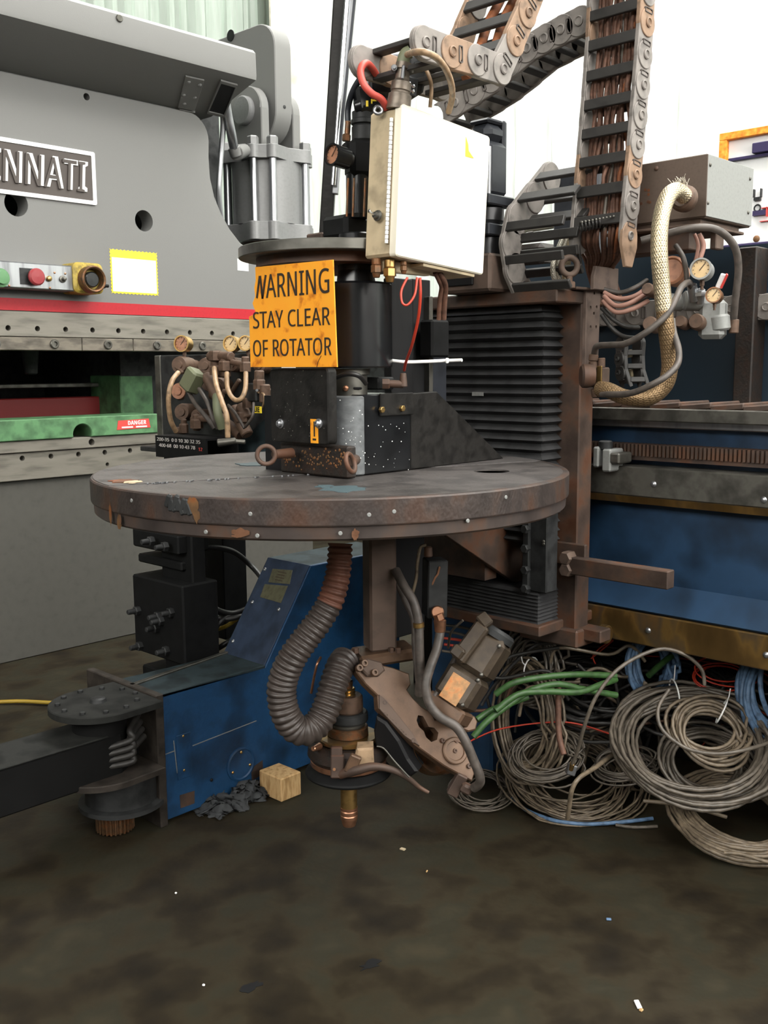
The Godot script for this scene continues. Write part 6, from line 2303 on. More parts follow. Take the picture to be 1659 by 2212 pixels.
	for q in [[0, 0], [22, 0], [25, 4], [25, 30], [21, 34], [26, 36], [26, 44], [24, 46], [24, 60], [0, 60]]:
		rp.append(Vector2(mm(q[0], rd), mm(q[1], rd)))
	b.lathe(at(786, 308, rd), UP, rp, 26)
	part(rg, "knob", b, M.dark_grey)
	b = Mb.new()
	b.cube(at(778, 345, rd), Vector3(mm(56, rd), mm(76, rd), 0.07), Basis(UP, -0.5), 0.012)
	b.cube(at(750, 322, rd), Vector3(0.02, 0.03, 0.03), Basis(UP, -0.5), 0.004)
	part(rg, "body", b, M.turret)
	b = Mb.new()
	b.lathe(at(775, 472, rd), UP, [Vector2(0, 0), Vector2(mm(22, rd), 0), Vector2(mm(26, rd), mm(8, rd)), Vector2(mm(26, rd), mm(88, rd)), Vector2(0, mm(90, rd))], 26)
	part(rg, "bowl", b, M.black_gloss)
	for q in [749, 762, 786]:
		b = Mb.new()
		b.cyl(at(q, 468, rd - 0.06), at(q + 3, 385, rd - 0.06), mm(2.5, rd), -1, 8)
		part(rg, "guard_rod", b, M.brass_dirty)
	b = Mb.new()
	b.box(at(760, 520, 2.72) - Vector3(0.06, 0, 0.05), at(760, 470, 2.72) + Vector3(0.08, 0, 0.04), 0.01)
	part(rg, "base", b, M.turret)
	gauge(rg, at(716, 333, 2.58), (-FH * 0.72 - RT * 0.68 + UP * 0.08).normalized(), mm(23, 2.58), 0.055, M.black_gloss, M.dial_copper, false)
	b = Mb.new()
	b.cyl(at(749, 305, 2.68), at(752, 262, 2.68), mm(6, 2.68), -1, 12, 0.001)
	b.hexa(at(748, 305, 2.68), at(749, 290, 2.68), mm(9, 2.68))
	part(rg, "hose_end", b, M.brass_dirty)

func build_chains() -> void:
	var rusty := [1]
	# arm of links over the cabinet, then turning up
	SC = 0.945
	var zn := at(1000, 120, 2.5).z
	var t := thing("cable_chain", "dusty grey cable chain running level over the cabinet then bending steeply up", "cable chain", onz(1084, 190, zn))
	var pv: Array[Vector3] = []
	for q in [[917, 92], [974.5, 112], [1030, 130], [1084.6, 150], [1113, 89], [1139, 28], [1163, -32], [1186, -90], [1209, -148], [1232, -205]]:
		pv.append(onz(q[0], q[1], zn))
	var wd := -ZZ
	var w := 0.2
	chain_links(t, pv, wd, w, mm(33, 2.5), M.chain, [1, 4, 5])
	# orange leads inside the rising part
	for k in 2:
		hose("orange_cable", spline(PackedVector3Array([pv[3] + wd * (0.06 + k * 0.05), pv[4] + wd * (0.06 + k * 0.05), pv[5] + wd * (0.07 + k * 0.05), pv[6] + wd * (0.06 + k * 0.05), pv[7] + wd * (0.06 + k * 0.05)])), 0.012, M.cable_orange, ["orange cable inside the rising chain, nearer its outer side plate", "orange cable inside the rising chain, farther from its outer side plate"][k], "cable", "", 8)
	SC = 1.0
	# chain running back from the top of the hanging one
	var xk := at(1180, 95, 3.12).x
	var t3 := thing("cable_chain", "bluish-grey cable chain sloping up to the right behind the bent one", "cable chain", onx(1140, 200, xk))
	pv = []
	for q in [[1252, 46], [1213, 64], [1177, 83], [1140, 104], [1102, 138], [1064, 170], [1026, 196], [985, 222], [945, 250]]:
		pv.append(onx(q[0], q[1], xk))
	chain_links(t3, pv, XX, 0.13, mm(30, 3.12), M.chain, [])
	# hanging chain
	var zr := at(1375, 300, 2.88).z
	var t4 := thing("cable_chain", "long cable chain hanging upright at right, full of brown cables", "cable chain", onz(1359, 560, zr))
	pv = []
	for q in [[1413, -290], [1410, -221], [1407, -153], [1404, -85], [1401, -18], [1398, 49], [1393, 118], [1388, 184], [1382.5, 249], [1377, 313], [1371, 377], [1365, 445], [1359, 510]]:
		pv.append(onz(q[0], q[1], zr))
	pv.reverse()
	var w4 := absf(onx(1283, 10, pv[8].x).z - zr)
	# near side plates and bars
	var near: Array[Vector3] = pv
	chain_links(t4, near, -ZZ, w4, mm(29, 2.88), M.chain, [2, 7], true, true)
	var b := Mb.new()
	var e0 := pv[0]
	var ex := (onz(1357, 566, zr) - e0).normalized()
	var ey := ZZ.cross(ex).normalized()
	var hh := mm(30, 2.88)
	var ep := PackedVector2Array()
	ep.append_array(arc2(Vector2.ZERO, hh, 90, 270, 10))
	ep.append_array(PackedVector2Array([Vector2(0.03, -hh), Vector2(0.085, -hh * 0.45), Vector2(0.085, hh * 0.45), Vector2(0.03, hh)]))
	b.prism(ep, e0 + ZZ * 0.004, ex, ey, 0.01, [], 0.002)
	var ee := part(t4, "end_plate", b, M.chain_rust)
	b = Mb.new()
	b.lathe(e0 + ZZ * 0.004, ZZ, [Vector2(0.012, 0), Vector2(0.012, 0.002), Vector2(0.007, 0.003), Vector2(0, 0.001)], 14)
	part(ee, "rivet", b, M.chain_mark)
	# cables through it
	var rng := RandomNumberGenerator.new()
	rng.seed = 21
	var nb := 24
	for k in nb:
		var u := (k + 0.5) / nb
		var mtl: Material = [M.cable_brown, M.cable_orange, M.cable_brown, M.cable_grey][[0, 2, 0, 2, 1, 2, 0, 2, 0, 3, 0, 2][k] if k < 12 else 0]
		var pts := PackedVector3Array()
		for i in [12, 11, 10, 9, 8, 7, 6, 5, 4, 3, 2, 1, 0]:
			var c: Vector3 = pv[i]
			var spread := 0.75 if i > 3 else 0.9
			pts.append(c - ZZ * (w4 * (0.5 + (u - 0.5) * spread)) + XX * (rng.randfn() * 0.008) - ZZ * rng.randfn() * 0.004)
		var e1 := at(1326 - u * 58, 580 + rng.randf() * 10, 3.09 + u * 0.06)
		pts.append(e1.lerp(pts[12], 0.45) + XX * 0.01)
		pts.append(e1)
		pts.append(e1 - UP * 0.1 + XX * 0.06)
		hose("chain_cable", pts, 0.0055 if k != 3 else 0.0075, mtl, ["orange cable among the brown ones inside the hanging cable chain", "only grey cable inside the hanging cable chain", "dusty brown cable running down inside the hanging cable chain to the post"][0 if k == 4 else 1 if k == 9 else 2], "cable", "" if k in [4, 9] else "cables inside the hanging chain", 6, 4)
	# coil of black wire bound round the cables
	var bd := thing("cable_lashing", "row of black ties lashed round the cable bundle below the hanging chain", "cable ties", at(1290, 500, 2.88))
	for k in 11:
		b = Mb.new()
		var px := 1256 + k * 7.6
		var py := 489 - k * 1.4
		b.torus(at(px, py, 2.9), (RT + UP * 0.15).normalized(), mm(9.5, 2.9), mm(2.6, 2.9), 16, 6)
		part(bd, "tie", b, M.cable_dark)
		b = Mb.new()
		b.dome(at(px + 1, py - 9, 2.86), (UP - FH).normalized(), mm(3, 2.9), 0.004, 8)
		part(bd, "tie_knot", b, M.steel_dull)
	# the second chain curling behind, left of the hanging one
	var z5 := at(1210, 500, 3.12).z
	var t5 := thing("cable_chain", "dark cable chain curling down behind the ring bolt, left of the hanging chain", "cable chain", onz(1190, 620, z5))
	var p5: Array[Vector3] = []
	for q in [[1275, 385], [1240, 430], [1203, 478], [1190, 535], [1197, 590], [1215, 640]]:
		p5.append(onz(q[0] + 45, q[1] - 22, z5 + 0.16))
	chain_links(t5, p5, -ZZ, 0.22, mm(33, 3.1), M.chain, [], true, false)
	hose("black_cable", route([[1243, 440, 3.0], [1238, 480, 2.98], [1243, 530, 2.97], [1252, 560, 2.98]]), mm(4, 3.0), M.cable_dark, "black cable looped left of the hanging chain's foot", "cable")
	hose("black_cable", route([[1250, 445, 3.0], [1246, 490, 2.98], [1250, 540, 2.97], [1256, 585, 2.98]]), mm(4, 3.0), M.cable_dark, "second black cable close beside the hanging chain's foot", "cable")
	# clutter left of the second chain
	hose("grey_wire", route([[1096, 552, 3.05], [1104, 505, 3.2], [1125, 492, 3.3], [1148, 486, 3.3]]), 0.007, M.cable_grey, "grey wire bent up behind the servo motor's gearbox", "wire")
	hose("grey_wire", route([[1116, 556, 3.05], [1124, 525, 3.15], [1136, 508, 3.2], [1152, 504, 3.2]]), 0.007, M.cable_grey, "grey wire with a plug arching behind the gearbox block", "wire")
	hose("pink_hose", route([[1086, 522, 3.15], [1096, 530, 3.12], [1104, 542, 3.1], [1112, 552, 3.1]]), 0.013, M.hose_pink, "short pinkish hose poking up behind the gearbox block", "hose")
	b = Mb.new()
	var hz := onx(1290, 470, 3.4) + XX * 0.2
	hz.y = 0.0
	b.box(onx(1195, 375, 3.4), hz, 0.01)
	solo("dark_housing", b, M.motor, "dark housing behind the second chain, seen left of the hanging chain", "housing")
	b = Mb.new()
	b.cyl(onx(1085, 497, 3.7), onx(1215, 474, 3.5), 0.03, -1, 14)
	solo("grey_pipe", b, M.cream, "pale wrapped pipe crossing behind the gearbox block", "pipe")
	b = Mb.new()
	b.box(onx(1100, 530, 3.6), onx(1170, 575, 3.6) + XX * 0.2, 0.02)
	var lz := onx(1104, 575, 3.65)
	b.box(Vector3(lz.x, 0, lz.z), lz + Vector3(0.1, 0.03, 0.04))
	solo("dark_casing", b, M.black_rust, "dark casing behind the gearbox block, below the pale pipe", "casing")

func build_under_table() -> void:
	var d := 2.78
	var top := TC.y - 0.12
	# square post
	var c := at(820, 1290, d)
	var yb := at(820, 1400, d).y
	var bs := Basis(UP, deg_to_rad(-46.3 + 17.0))
	var t := thing("tool_post", "brown square steel post hanging from the table with a thick foot plate", "steel post", Vector3(c.x, yb, c.z))
	var b := Mb.new()
	b.cube(Vector3(c.x, (top + yb) / 2, c.z), Vector3(0.075, top - yb, 0.075), bs, 0.006)
	part(t, "post", b, M.rust_dust)
	b = Mb.new()
	b.cube(Vector3(c.x, yb - 0.016, c.z) + RT * 0.01, Vector3(0.165, 0.034, 0.11), bs.rotated(FH, -0.06), 0.008)
	part(t, "foot_plate", b, M.head)
	for q in [[768, 1393], [845, 1403], [860, 1408]]:
		b = Mb.new()
		var o := at(q[0], q[1], d - 0.04)
		b.hexa(Vector3(o.x, yb - 0.002, o.z), Vector3(o.x, yb + 0.012, o.z), 0.009)
		part(t, "bolt", b, M.rust_plate)
	# dark plates and slim box hanging right of the post
	b = Mb.new()
	b.box(Vector3(c.x + 0.16, 0.72, c.z - 0.2), Vector3(c.x + 0.3, top, c.z - 0.1), 0.003)
	part(t, "back_plate", b, M.black)
	var xd := 2.74
	var x := thing("slim_box", "slim grey steel box with a rusty streak and copper elbow hanging right of the post", "electrical box", at(938, 1330, xd))
	b = Mb.new()
	var fb := Basis(UP, deg_to_rad(-46.3 + 14.0))
	var m0 := at(940, 1207, xd)
	var m1 := at(938, 1330, xd)
	b.bar(m1, m0, mm(45, xd), 0.06, -FH.rotated(UP, 0.24), 0.003)
	part(x, "body", b, M.dark_grey)
	b = Mb.new()
	b.cyl(at(925, 1203, xd), at(925, 1180, xd), mm(10, xd), mm(9, xd), 14, 0.003)
	part(x, "cap", b, M.rust_plate)
	b = Mb.new()
	var pz := xd - 0.034
	for q in [[[925, 1265], [934, 1262]], [[934, 1262], [940, 1248]], [[940, 1248], [946, 1240]], [[946, 1240], [950, 1224]]]:
		b.bar(at(q[0][0], q[0][1], pz), at(q[1][0], q[1][1], pz), 0.002, mm(4, xd), RT)
	part(x, "rust_streak", b, M.copper)
	b = Mb.new()
	b.cyl(at(945, 1322, xd), at(945, 1322, xd - 0.06), mm(14, xd), -1, 18, 0.003)
	b.hexa(at(946, 1326, xd - 0.06), at(951, 1340, xd - 0.06), mm(12, xd))
	b.cyl(at(950, 1338, xd - 0.06), at(951, 1366, xd - 0.06), mm(14, xd), mm(12, xd), 16, 0.003)
	part(x, "copper_elbow", b, M.copper)
	hose("thin_wire", route([[921, 1178, xd], [908, 1183, xd], [902, 1215, xd], [899, 1250, xd], [889, 1288, xd]]), mm(4, xd), M.cable_tan, "thin tan wire looping from the slim box's cap down beside the post", "wire")
	# cables down to the head
	var hz := [
		[[[855, 1232, 2.74], [872, 1265, 2.7], [893, 1300, 2.68], [904, 1345, 2.67], [906, 1400, 2.66], [908, 1460, 2.66], [905, 1500, 2.68]], 10.5, "hose_grey", "thick grey cable falling straight beside the post to the slanted head"],
		[[[951, 1364, 2.68], [944, 1400, 2.66], [930, 1440, 2.63], [920, 1480, 2.61], [928, 1520, 2.6], [950, 1548, 2.59], [985, 1570, 2.58], [1005, 1600, 2.57], [1022, 1640, 2.57], [1036, 1675, 2.57], [1036, 1692, 2.58], [1024, 1702, 2.6]], 10.5, "hose_grey", "long grey cable from the copper elbow snaking over the slanted head to its tip"],
		[[[860, 1260, 2.78], [878, 1300, 2.75], [895, 1340, 2.73], [898, 1400, 2.72], [905, 1470, 2.7]], 9, "hose_grey", "second grey cable just behind the straight one by the post"],
		[[[985, 1420, 2.72], [968, 1450, 2.7], [955, 1480, 2.68], [938, 1505, 2.66]], 7, "hose_grey", "short grey cable running off the slanted servo motor"],
		[[[1000, 1340, 2.8], [975, 1365, 2.82], [968, 1400, 2.84]], 3, "cable_grey", "thin pale wire curving behind the slanted servo motor"],
	]
	for h in hz:
		hose("head_cable", route(h[0]), mm(h[1], 2.65), M[h[2]], h[3], "cable", "", 12)
	b = Mb.new()
	b.cyl(at(904, 1345, 2.665), at(905, 1355, 2.665), mm(12.5, 2.66), -1, 18, 0.001)
	solo("hose_clip", b, M.brass, "brass ring clip round the straight grey cable by the post", "clip")

	# slanted head: cast plate in a tilted plane
	var o := at(900, 1550, 2.66)
	var n := (-FH * 0.82 + UP * 0.42 + RT * 0.38).normalized()
	var ex := UP.cross(n).normalized()
	var ey := n.cross(ex)
	var hd := thing("cutting_unit", "brown cast head plate slanting down right below the post, with a keyhole slot", "machine head", at(1020, 1700, 2.66))
	var pl := PackedVector2Array()
	for q in [[770, 1452], [772, 1436], [800, 1430], [850, 1442], [884, 1455], [888, 1478], [880, 1490], [893, 1508], [912, 1527], [934, 1540], [940, 1555], [985, 1562], [1010, 1595], [1018, 1640], [1025, 1672], [1020, 1688], [960, 1655], [900, 1612], [872, 1590], [818, 1530], [816, 1503], [790, 1478]]:
		var w := onpl(q[0], q[1], o, n) - o
		pl.append(Vector2(w.dot(ex), w.dot(ey)))
	var ho := PackedVector2Array()
	for q in [[903, 1545], [914, 1547], [922, 1562], [926, 1570], [938, 1572], [947, 1583], [944, 1598], [932, 1603], [920, 1592], [916, 1580], [905, 1570], [900, 1556]]:
		var w := onpl(q[0], q[1], o, n) - o
		ho.append(Vector2(w.dot(ex), w.dot(ey)))
	b = Mb.new()
	b.prism(pl, o, ex, ey, 0.03, [ho], 0.003)
	var plate := part(hd, "cast_plate", b, M.head)
	# raised border step with stamped figures
	b = Mb.new()
	var st := PackedVector2Array()
	for q in [[818, 1501], [832, 1513], [858, 1545], [890, 1585], [905, 1612], [872, 1590], [818, 1532]]:
		var w := onpl(q[0], q[1], o, n) - o
		st.append(Vector2(w.dot(ex), w.dot(ey)))
	b.prism(st, o + n * 0.006, ex, ey, 0.006, [], 0.001)
	part(plate, "border_step", b, M.rust_dust)
	var sa := onpl(829, 1538, o + n * 0.007, n)
	var sb := onpl(878, 1589, o + n * 0.007, n)
	var sx := (sb - sa).normalized()
	var txt := text(plate, "stamped_figures", "48 12 7 1086", 0.007, (sa + sb) / 2, sx, n.cross(sx), M.rust_dust, 1.0)
	txt.transform.basis = Basis(sx * ((sb - sa).length() / txt.mesh.get_aabb().size.x), n.cross(sx), n)
	# round boss, screws
	b = Mb.new()
	b.lathe(onpl(982, 1622, o, n), n, [Vector2(0.036, 0), Vector2(0.036, 0.005), Vector2(0.033, 0.007), Vector2(0.026, 0.007), Vector2(0.024, 0.003), Vector2(0, 0.003)], 32)
	part(plate, "boss", b, M.head)
	for q in [[891, 1600], [955, 1600], [982, 1622], [1012, 1655], [830, 1518], [985, 1600]]:
		b = Mb.new()
		b.lathe(onpl(q[0], q[1], o, n) + n * 0.002, n, [Vector2(0.007, 0), Vector2(0.006, 0.005), Vector2(0.003, 0.005), Vector2(0.003, 0.002), Vector2(0, 0.002)], 10)
		part(plate, "screw", b, M.rust_plate)
	# clamp lug with cap screws at the top left
	b = Mb.new()
	var lg := PackedVector2Array()
	for q in [[768, 1440], [790, 1424], [820, 1432], [828, 1450], [815, 1462], [790, 1462]]:
		var w := onpl(q[0], q[1], o, n) - o
		lg.append(Vector2(w.dot(ex), w.dot(ey)))
	b.prism(lg, o + n * 0.016, ex, ey, 0.02, [], 0.004)
	var lug := part(hd, "clamp_lug", b, M.rust_dust)
	for q in [[785, 1434], [774, 1444], [807, 1454]]:
		b = Mb.new()
		b.lathe(onpl(q[0], q[1], o + n * 0.016, n), n, [Vector2(0.0095, 0), Vector2(0.0095, 0.012), Vector2(0.0085, 0.013), Vector2(0.0045, 0.013), Vector2(0.0045, 0.006), Vector2(0, 0.006)], 14)
		part(lug, "cap_screw", b, M.head)
	# motor mount ear
	b = Mb.new()
	var er := PackedVector2Array()
	for q in [[990, 1552], [1008, 1543], [1022, 1548], [1028, 1560], [1024, 1578], [1008, 1582], [990, 1575]]:
		var w := onpl(q[0], q[1], o, n) - o
		er.append(Vector2(w.dot(ex), w.dot(ey)))
	b.prism(er, o + n * 0.012, ex, ey, 0.04, [], 0.004)
	part(hd, "mount_ear", b, M.head)
	# drum under the plate, its dark guard and end hook
	b = Mb.new()
	b.lathe(onpl(930, 1610, o - n * 0.1, n), n, [Vector2(0, 0), Vector2(0.075, 0), Vector2(0.082, 0.012), Vector2(0.082, 0.07)], 40)
	part(hd, "drum", b, M.brass_dirty)
	b = Mb.new()
	var og := at(860, 1620, 2.62)
	var gn := (-FH * 0.9 - RT * 0.35 - UP * 0.12).normalized()
	var gx := UP.cross(gn).normalized()
	var gy2 := gn.cross(gx)
	var gp := PackedVector2Array()
	for q in [[812, 1548], [806, 1580], [810, 1612], [828, 1619], [850, 1645], [883, 1682], [902, 1668], [882, 1640], [862, 1600], [834, 1562]]:
		var w := onpl(q[0], q[1], og, gn) - og
		gp.append(Vector2(w.dot(gx), w.dot(gy2)))
	b.prism(gp, og, gx, gy2, 0.05, [], 0.006)
	var gd := part(hd, "guard", b, M.black)
	b = Mb.new()
	b.tube(spline(route([[814, 1612, 2.59], [829, 1617, 2.585], [850, 1642, 2.58], [870, 1664, 2.58], [884, 1679, 2.58]])), 0.0025, 6)
	part(gd, "edge_highlight", b, M.steel_dull)  # pale bead drawn in as the highlight on the guard's edge
	b = Mb.new()
	b.bar(at(1000, 1672, 2.64), at(975, 1716, 2.64), 0.03, 0.028, -FH, 0.003)
	b.bar(at(1012, 1694, 2.62), at(1002, 1712, 2.62), 0.03, 0.03, -FH, 0.006)
	part(hd, "hook", b, M.rust_plate)
	# servo motor on the slope
	var s0 := at(978, 1518, 2.68)
	var s1 := at(1068, 1374, 2.72)
	var sv := thing("slanted_servo", "brown square servo motor lying on a slant with a rusty blank label", "motor", s0)
	var ax := (s1 - s0).normalized()
	var L := s0.distance_to(s1)
	var side := mm(88, 2.7)
	b = Mb.new()
	b.bar(s0, s0 + ax * L * 0.447, side, side, (-FH * 0.8 - RT * 0.5).slide(ax).normalized(), 0.012)
	b.bar(s0 + ax * L * 0.45, s1, side, side, (-FH * 0.8 - RT * 0.5).slide(ax).normalized(), 0.014)
	var body := part(sv, "housing", b, M.servo)
	b = Mb.new()
	b.lathe(s1, ax, [Vector2(side * 0.5, -0.004), Vector2(side * 0.5, 0.012), Vector2(side * 0.45, 0.02), Vector2(side * 0.33, 0.022), Vector2(side * 0.3, 0.018), Vector2(0, 0.018)], 36)
	b.lathe(s1 + ax * 0.018, ax, [Vector2(0.006, 0), Vector2(0.004, 0.004), Vector2(0, 0.004)], 12)
	part(sv, "end_cap", b, M.dark_grey)
	var up2 := (-FH * 0.8 - RT * 0.5).slide(ax).normalized()
	var rt2 := ax.cross(up2)
	b = Mb.new()
	b.bar(at(990, 1428, 2.67), at(1046, 1352, 2.69), 0.042, 0.05, up2, 0.006)
	b.bar(at(984, 1418, 2.66), at(998, 1398, 2.66), 0.035, 0.036, up2, 0.005)
	b.bar(at(1036, 1350, 2.69), at(1056, 1336, 2.7), 0.04, 0.04, up2, 0.004)
	part(sv, "plug_box", b, M.servo)
	b = Mb.new()
	var lo := s0 + up2 * (side / 2 + 0.0005) + ax * L * 0.14
	b.bar(lo - ax * 0.03, lo + ax * 0.042, side * 0.52, 0.002, up2, 0.0008)
	part(sv, "label_plate", b, M.servo_label)
	for q in [0.06, 0.42, 0.5, 0.92]:
		b = Mb.new()
		b.dome(s0 + ax * L * q + up2 * side / 2 + rt2 * side * 0.38, up2, 0.006, 0.006, 10)
		part(sv, "screw", b, M.steel_dull)
	b = Mb.new()
	b.bar(s0 - ax * 0.04, s0, side * 1.1, side * 0.9, up2, 0.006)
	part(sv, "mounting_flange", b, M.head)

	# swivel with stacked rings and a brass nozzle under its disc
	var qd := 2.72
	var q0 := at(752, 1600, qd)
	var w2 := func(y: float) -> float: return at(752, y, qd).y
	var r2 := func(r: float) -> float: return mm(r, qd)
	var sw := thing("swivel_nozzle", "dark swivel of stacked greasy rings over a wide disc with a brass nozzle below", "swivel", Vector3(q0.x, w2.call(1782), q0.z))
	var pos := Vector3(q0.x, 0, q0.z)
	var rings := [
		["top_stud", "brass_dirty", [[1500, 12], [1470, 12], [1468, 10], [1468, 0]]],
		["thread", "brass", [[1503, 16], [1500, 18], [1497, 15], [1494, 18], [1491, 15], [1488, 18], [1485, 15], [1483, 0]]],
		["upper_ring", "pipe_brown", [[1535, 33], [1532, 35], [1504, 34], [1500, 30], [1500, 0]]],
		["seal_ring", "dark_grey", [[1556, 44], [1552, 46], [1538, 45], [1535, 41], [1535, 30]]],
		["bearing_ring", "steel_dull", [[1566, 38], [1562, 40], [1558, 40], [1556, 38], [1556, 20]]],
		["wide_ring", "brass_dirty", [[1586, 43], [1584, 46], [1568, 45], [1566, 42], [1566, 20]]],
		["collar", "gold_rail", [[1596, 66], [1594, 70], [1588, 70], [1586, 66], [1586, 20]]],
		["drum", "black_rust", [[1635, 84], [1625, 92], [1606, 90], [1598, 78], [1596, 60]]],
		["belt_ring", "copper", [[1648, 82], [1645, 86], [1636, 86], [1634, 82], [1634, 40]]],
		["disc", "turret", [[1672, 0], [1672, 88], [1667, 97], [1664, 98], [1661, 96], [1650, 80], [1646, 40]]],
	]
	for q in rings:
		var pr := []
		for k in q[2]:
			pr.append(Vector2(r2.call(k[1]), w2.call(k[0])))
		b = Mb.new()
		b.lathe(pos, UP, pr, 56)
		part(sw, q[0], b, M[q[1]])
	b = Mb.new()
	b.lathe(pos, UP, [Vector2(r2.call(19.0), w2.call(1742)), Vector2(r2.call(19.0), w2.call(1668))], 36)
	var nz := part(sw, "nozzle", b, M.brass)
	b = Mb.new()
	b.lathe(pos, UP, [Vector2(0, w2.call(1782)), Vector2(r2.call(15.0), w2.call(1782)), Vector2(r2.call(19.5), w2.call(1766)), Vector2(r2.call(20.0), w2.call(1760)), Vector2(r2.call(18.5), w2.call(1758)), Vector2(r2.call(20.0), w2.call(1756)), Vector2(r2.call(20.0), w2.call(1750)), Vector2(r2.call(18.5), w2.call(1748)), Vector2(r2.call(20.0), w2.call(1746)), Vector2(r2.call(20.0), w2.call(1742)), Vector2(r2.call(17.0), w2.call(1741))], 36)
	part(nz, "copper_tip", b, M.copper)
	# brackets and blocks round the drum
	b = Mb.new()
	b.cube(at(729, 1655, 2.6), Vector3(0.035, 0.06, 0.02), CB, 0.003)
	b.cube(at(727, 1625, 2.61), Vector3(0.03, 0.03, 0.02), CB, 0.003)
	var tb := part(sw, "tab", b, M.rust_plate)
	b = Mb.new()
	b.cyl(at(722, 1662, 2.585), at(722, 1662, 2.58), 0.004, -1, 10)
	part(tb, "screw", b, M.burnt)
	b = Mb.new()
	var wb := PackedVector2Array()
	var on := at(785, 1640, 2.6)
	for q in [[771, 1618], [806, 1616], [808, 1655], [770, 1660], [763, 1645]]:
		var w := onpl(q[0], q[1], on, -FH) - on
		wb.append(Vector2(w.dot(RT), w.dot(UP)))
	b.prism(wb, on, RT, UP, 0.05, [], 0.005)
	part(sw, "wooden_chock", b, M.tan_block)
	b = Mb.new()
	b.bar(at(770, 1632, 2.58), at(754, 1668, 2.58), 0.03, 0.018, -FH, 0.003)
	part(sw, "wedge", b, M.head)
	b = Mb.new()
	b.cyl(at(676, 1618, 2.62), at(690, 1612, 2.66), mm(6, 2.6), mm(9, 2.6), 14, 0.002)
	part(sw, "grease_nipple", b, M.copper)
	b = Mb.new()
	var lr := PackedFloat32Array()
	var lp := spline(route([[735, 1672, 2.6], [770, 1664, 2.57], [806, 1656, 2.57], [845, 1662, 2.58], [880, 1680, 2.6], [905, 1700, 2.62], [926, 1712, 2.62]]))
	for k in lp.size():
		lr.append(mm(lerpf(12, 4, float(k) / lp.size()), 2.6))
	b.tube(lp, mm(9, 2.6), 10, false, lr)
	part(sw, "bent_lever", b, M.rust_plate)
	b = Mb.new()
	b.tube(spline(route([[693, 1420, 2.72], [685, 1435, 2.7], [678, 1465, 2.7], [672, 1498, 2.7]])), mm(3, 2.7), 8)
	part(sw, "copper_line", b, M.copper)

	# big corrugated duct: orange-dusted upper run, dark lower bend
	var path := spline(route([[735, 1174, 2.62], [733, 1215, 2.61], [727, 1255, 2.6], [713, 1300, 2.59], [690, 1340, 2.58], [660, 1380, 2.57], [632, 1420, 2.56], [614, 1460, 2.56], [608, 1500, 2.56], [618, 1545, 2.56], [640, 1575, 2.57], [668, 1577, 2.58], [692, 1555, 2.6], [710, 1515, 2.62], [722, 1475, 2.64], [735, 1440, 2.67], [745, 1425, 2.7]]), 26)
	var dp := thing("corrugated_duct", "fat corrugated hose hanging from the table in a J bend, orange-dusted at its top", "hose", at(640, 1610, 2.57))
	var len := PackedFloat32Array([0.0])
	for k in range(1, path.size()):
		len.append(len[k - 1] + path[k].distance_to(path[k - 1]))
	var tot := len[len.size() - 1]
	# even steps
	var pts := PackedVector3Array()
	var rad := PackedFloat32Array()
	var steps := 560
	var j := 0
	var pitch := mm(13.5, 2.58)
	for k in steps + 1:
		var s := tot * k / steps
		while j < len.size() - 2 and len[j + 1] < s:
			j += 1
		pts.append(path[j].lerp(path[j + 1], clampf((s - len[j]) / maxf(len[j + 1] - len[j], 1e-6), 0, 1)))
		var base := lerpf(27.0, 33.0, clampf(s / tot * 2.2, 0, 1))
		var wv := 0.5 + 0.5 * cos(TAU * s / pitch)
		rad.append(mm(base - 3.2 + 4.2 * pow(wv, 0.6), 2.58))
	var cut := int(steps * 0.2)
	b = Mb.new()
	b.tube(pts.slice(0, cut + 1), 0.03, 26, false, rad.slice(0, cut + 1))
	part(dp, "upper_run", b, M.duct_rust)
	b = Mb.new()
	b.tube(pts.slice(cut), 0.03, 26, false, rad.slice(cut))
	part(dp, "lower_bend", b, M.duct)
	b = Mb.new()
	b.lathe(Vector3(pts[0].x, TC.y - 0.125, pts[0].z), UP, [Vector2(0, 0), Vector2(mm(34, 2.6), 0), Vector2(mm(36, 2.6), 0.004), Vector2(mm(36, 2.6), 0.012), Vector2(mm(44, 2.6), 0.014), Vector2(mm(44, 2.6), 0.03)], 32)
	part(dp, "top_collar", b, M.duct_rust)

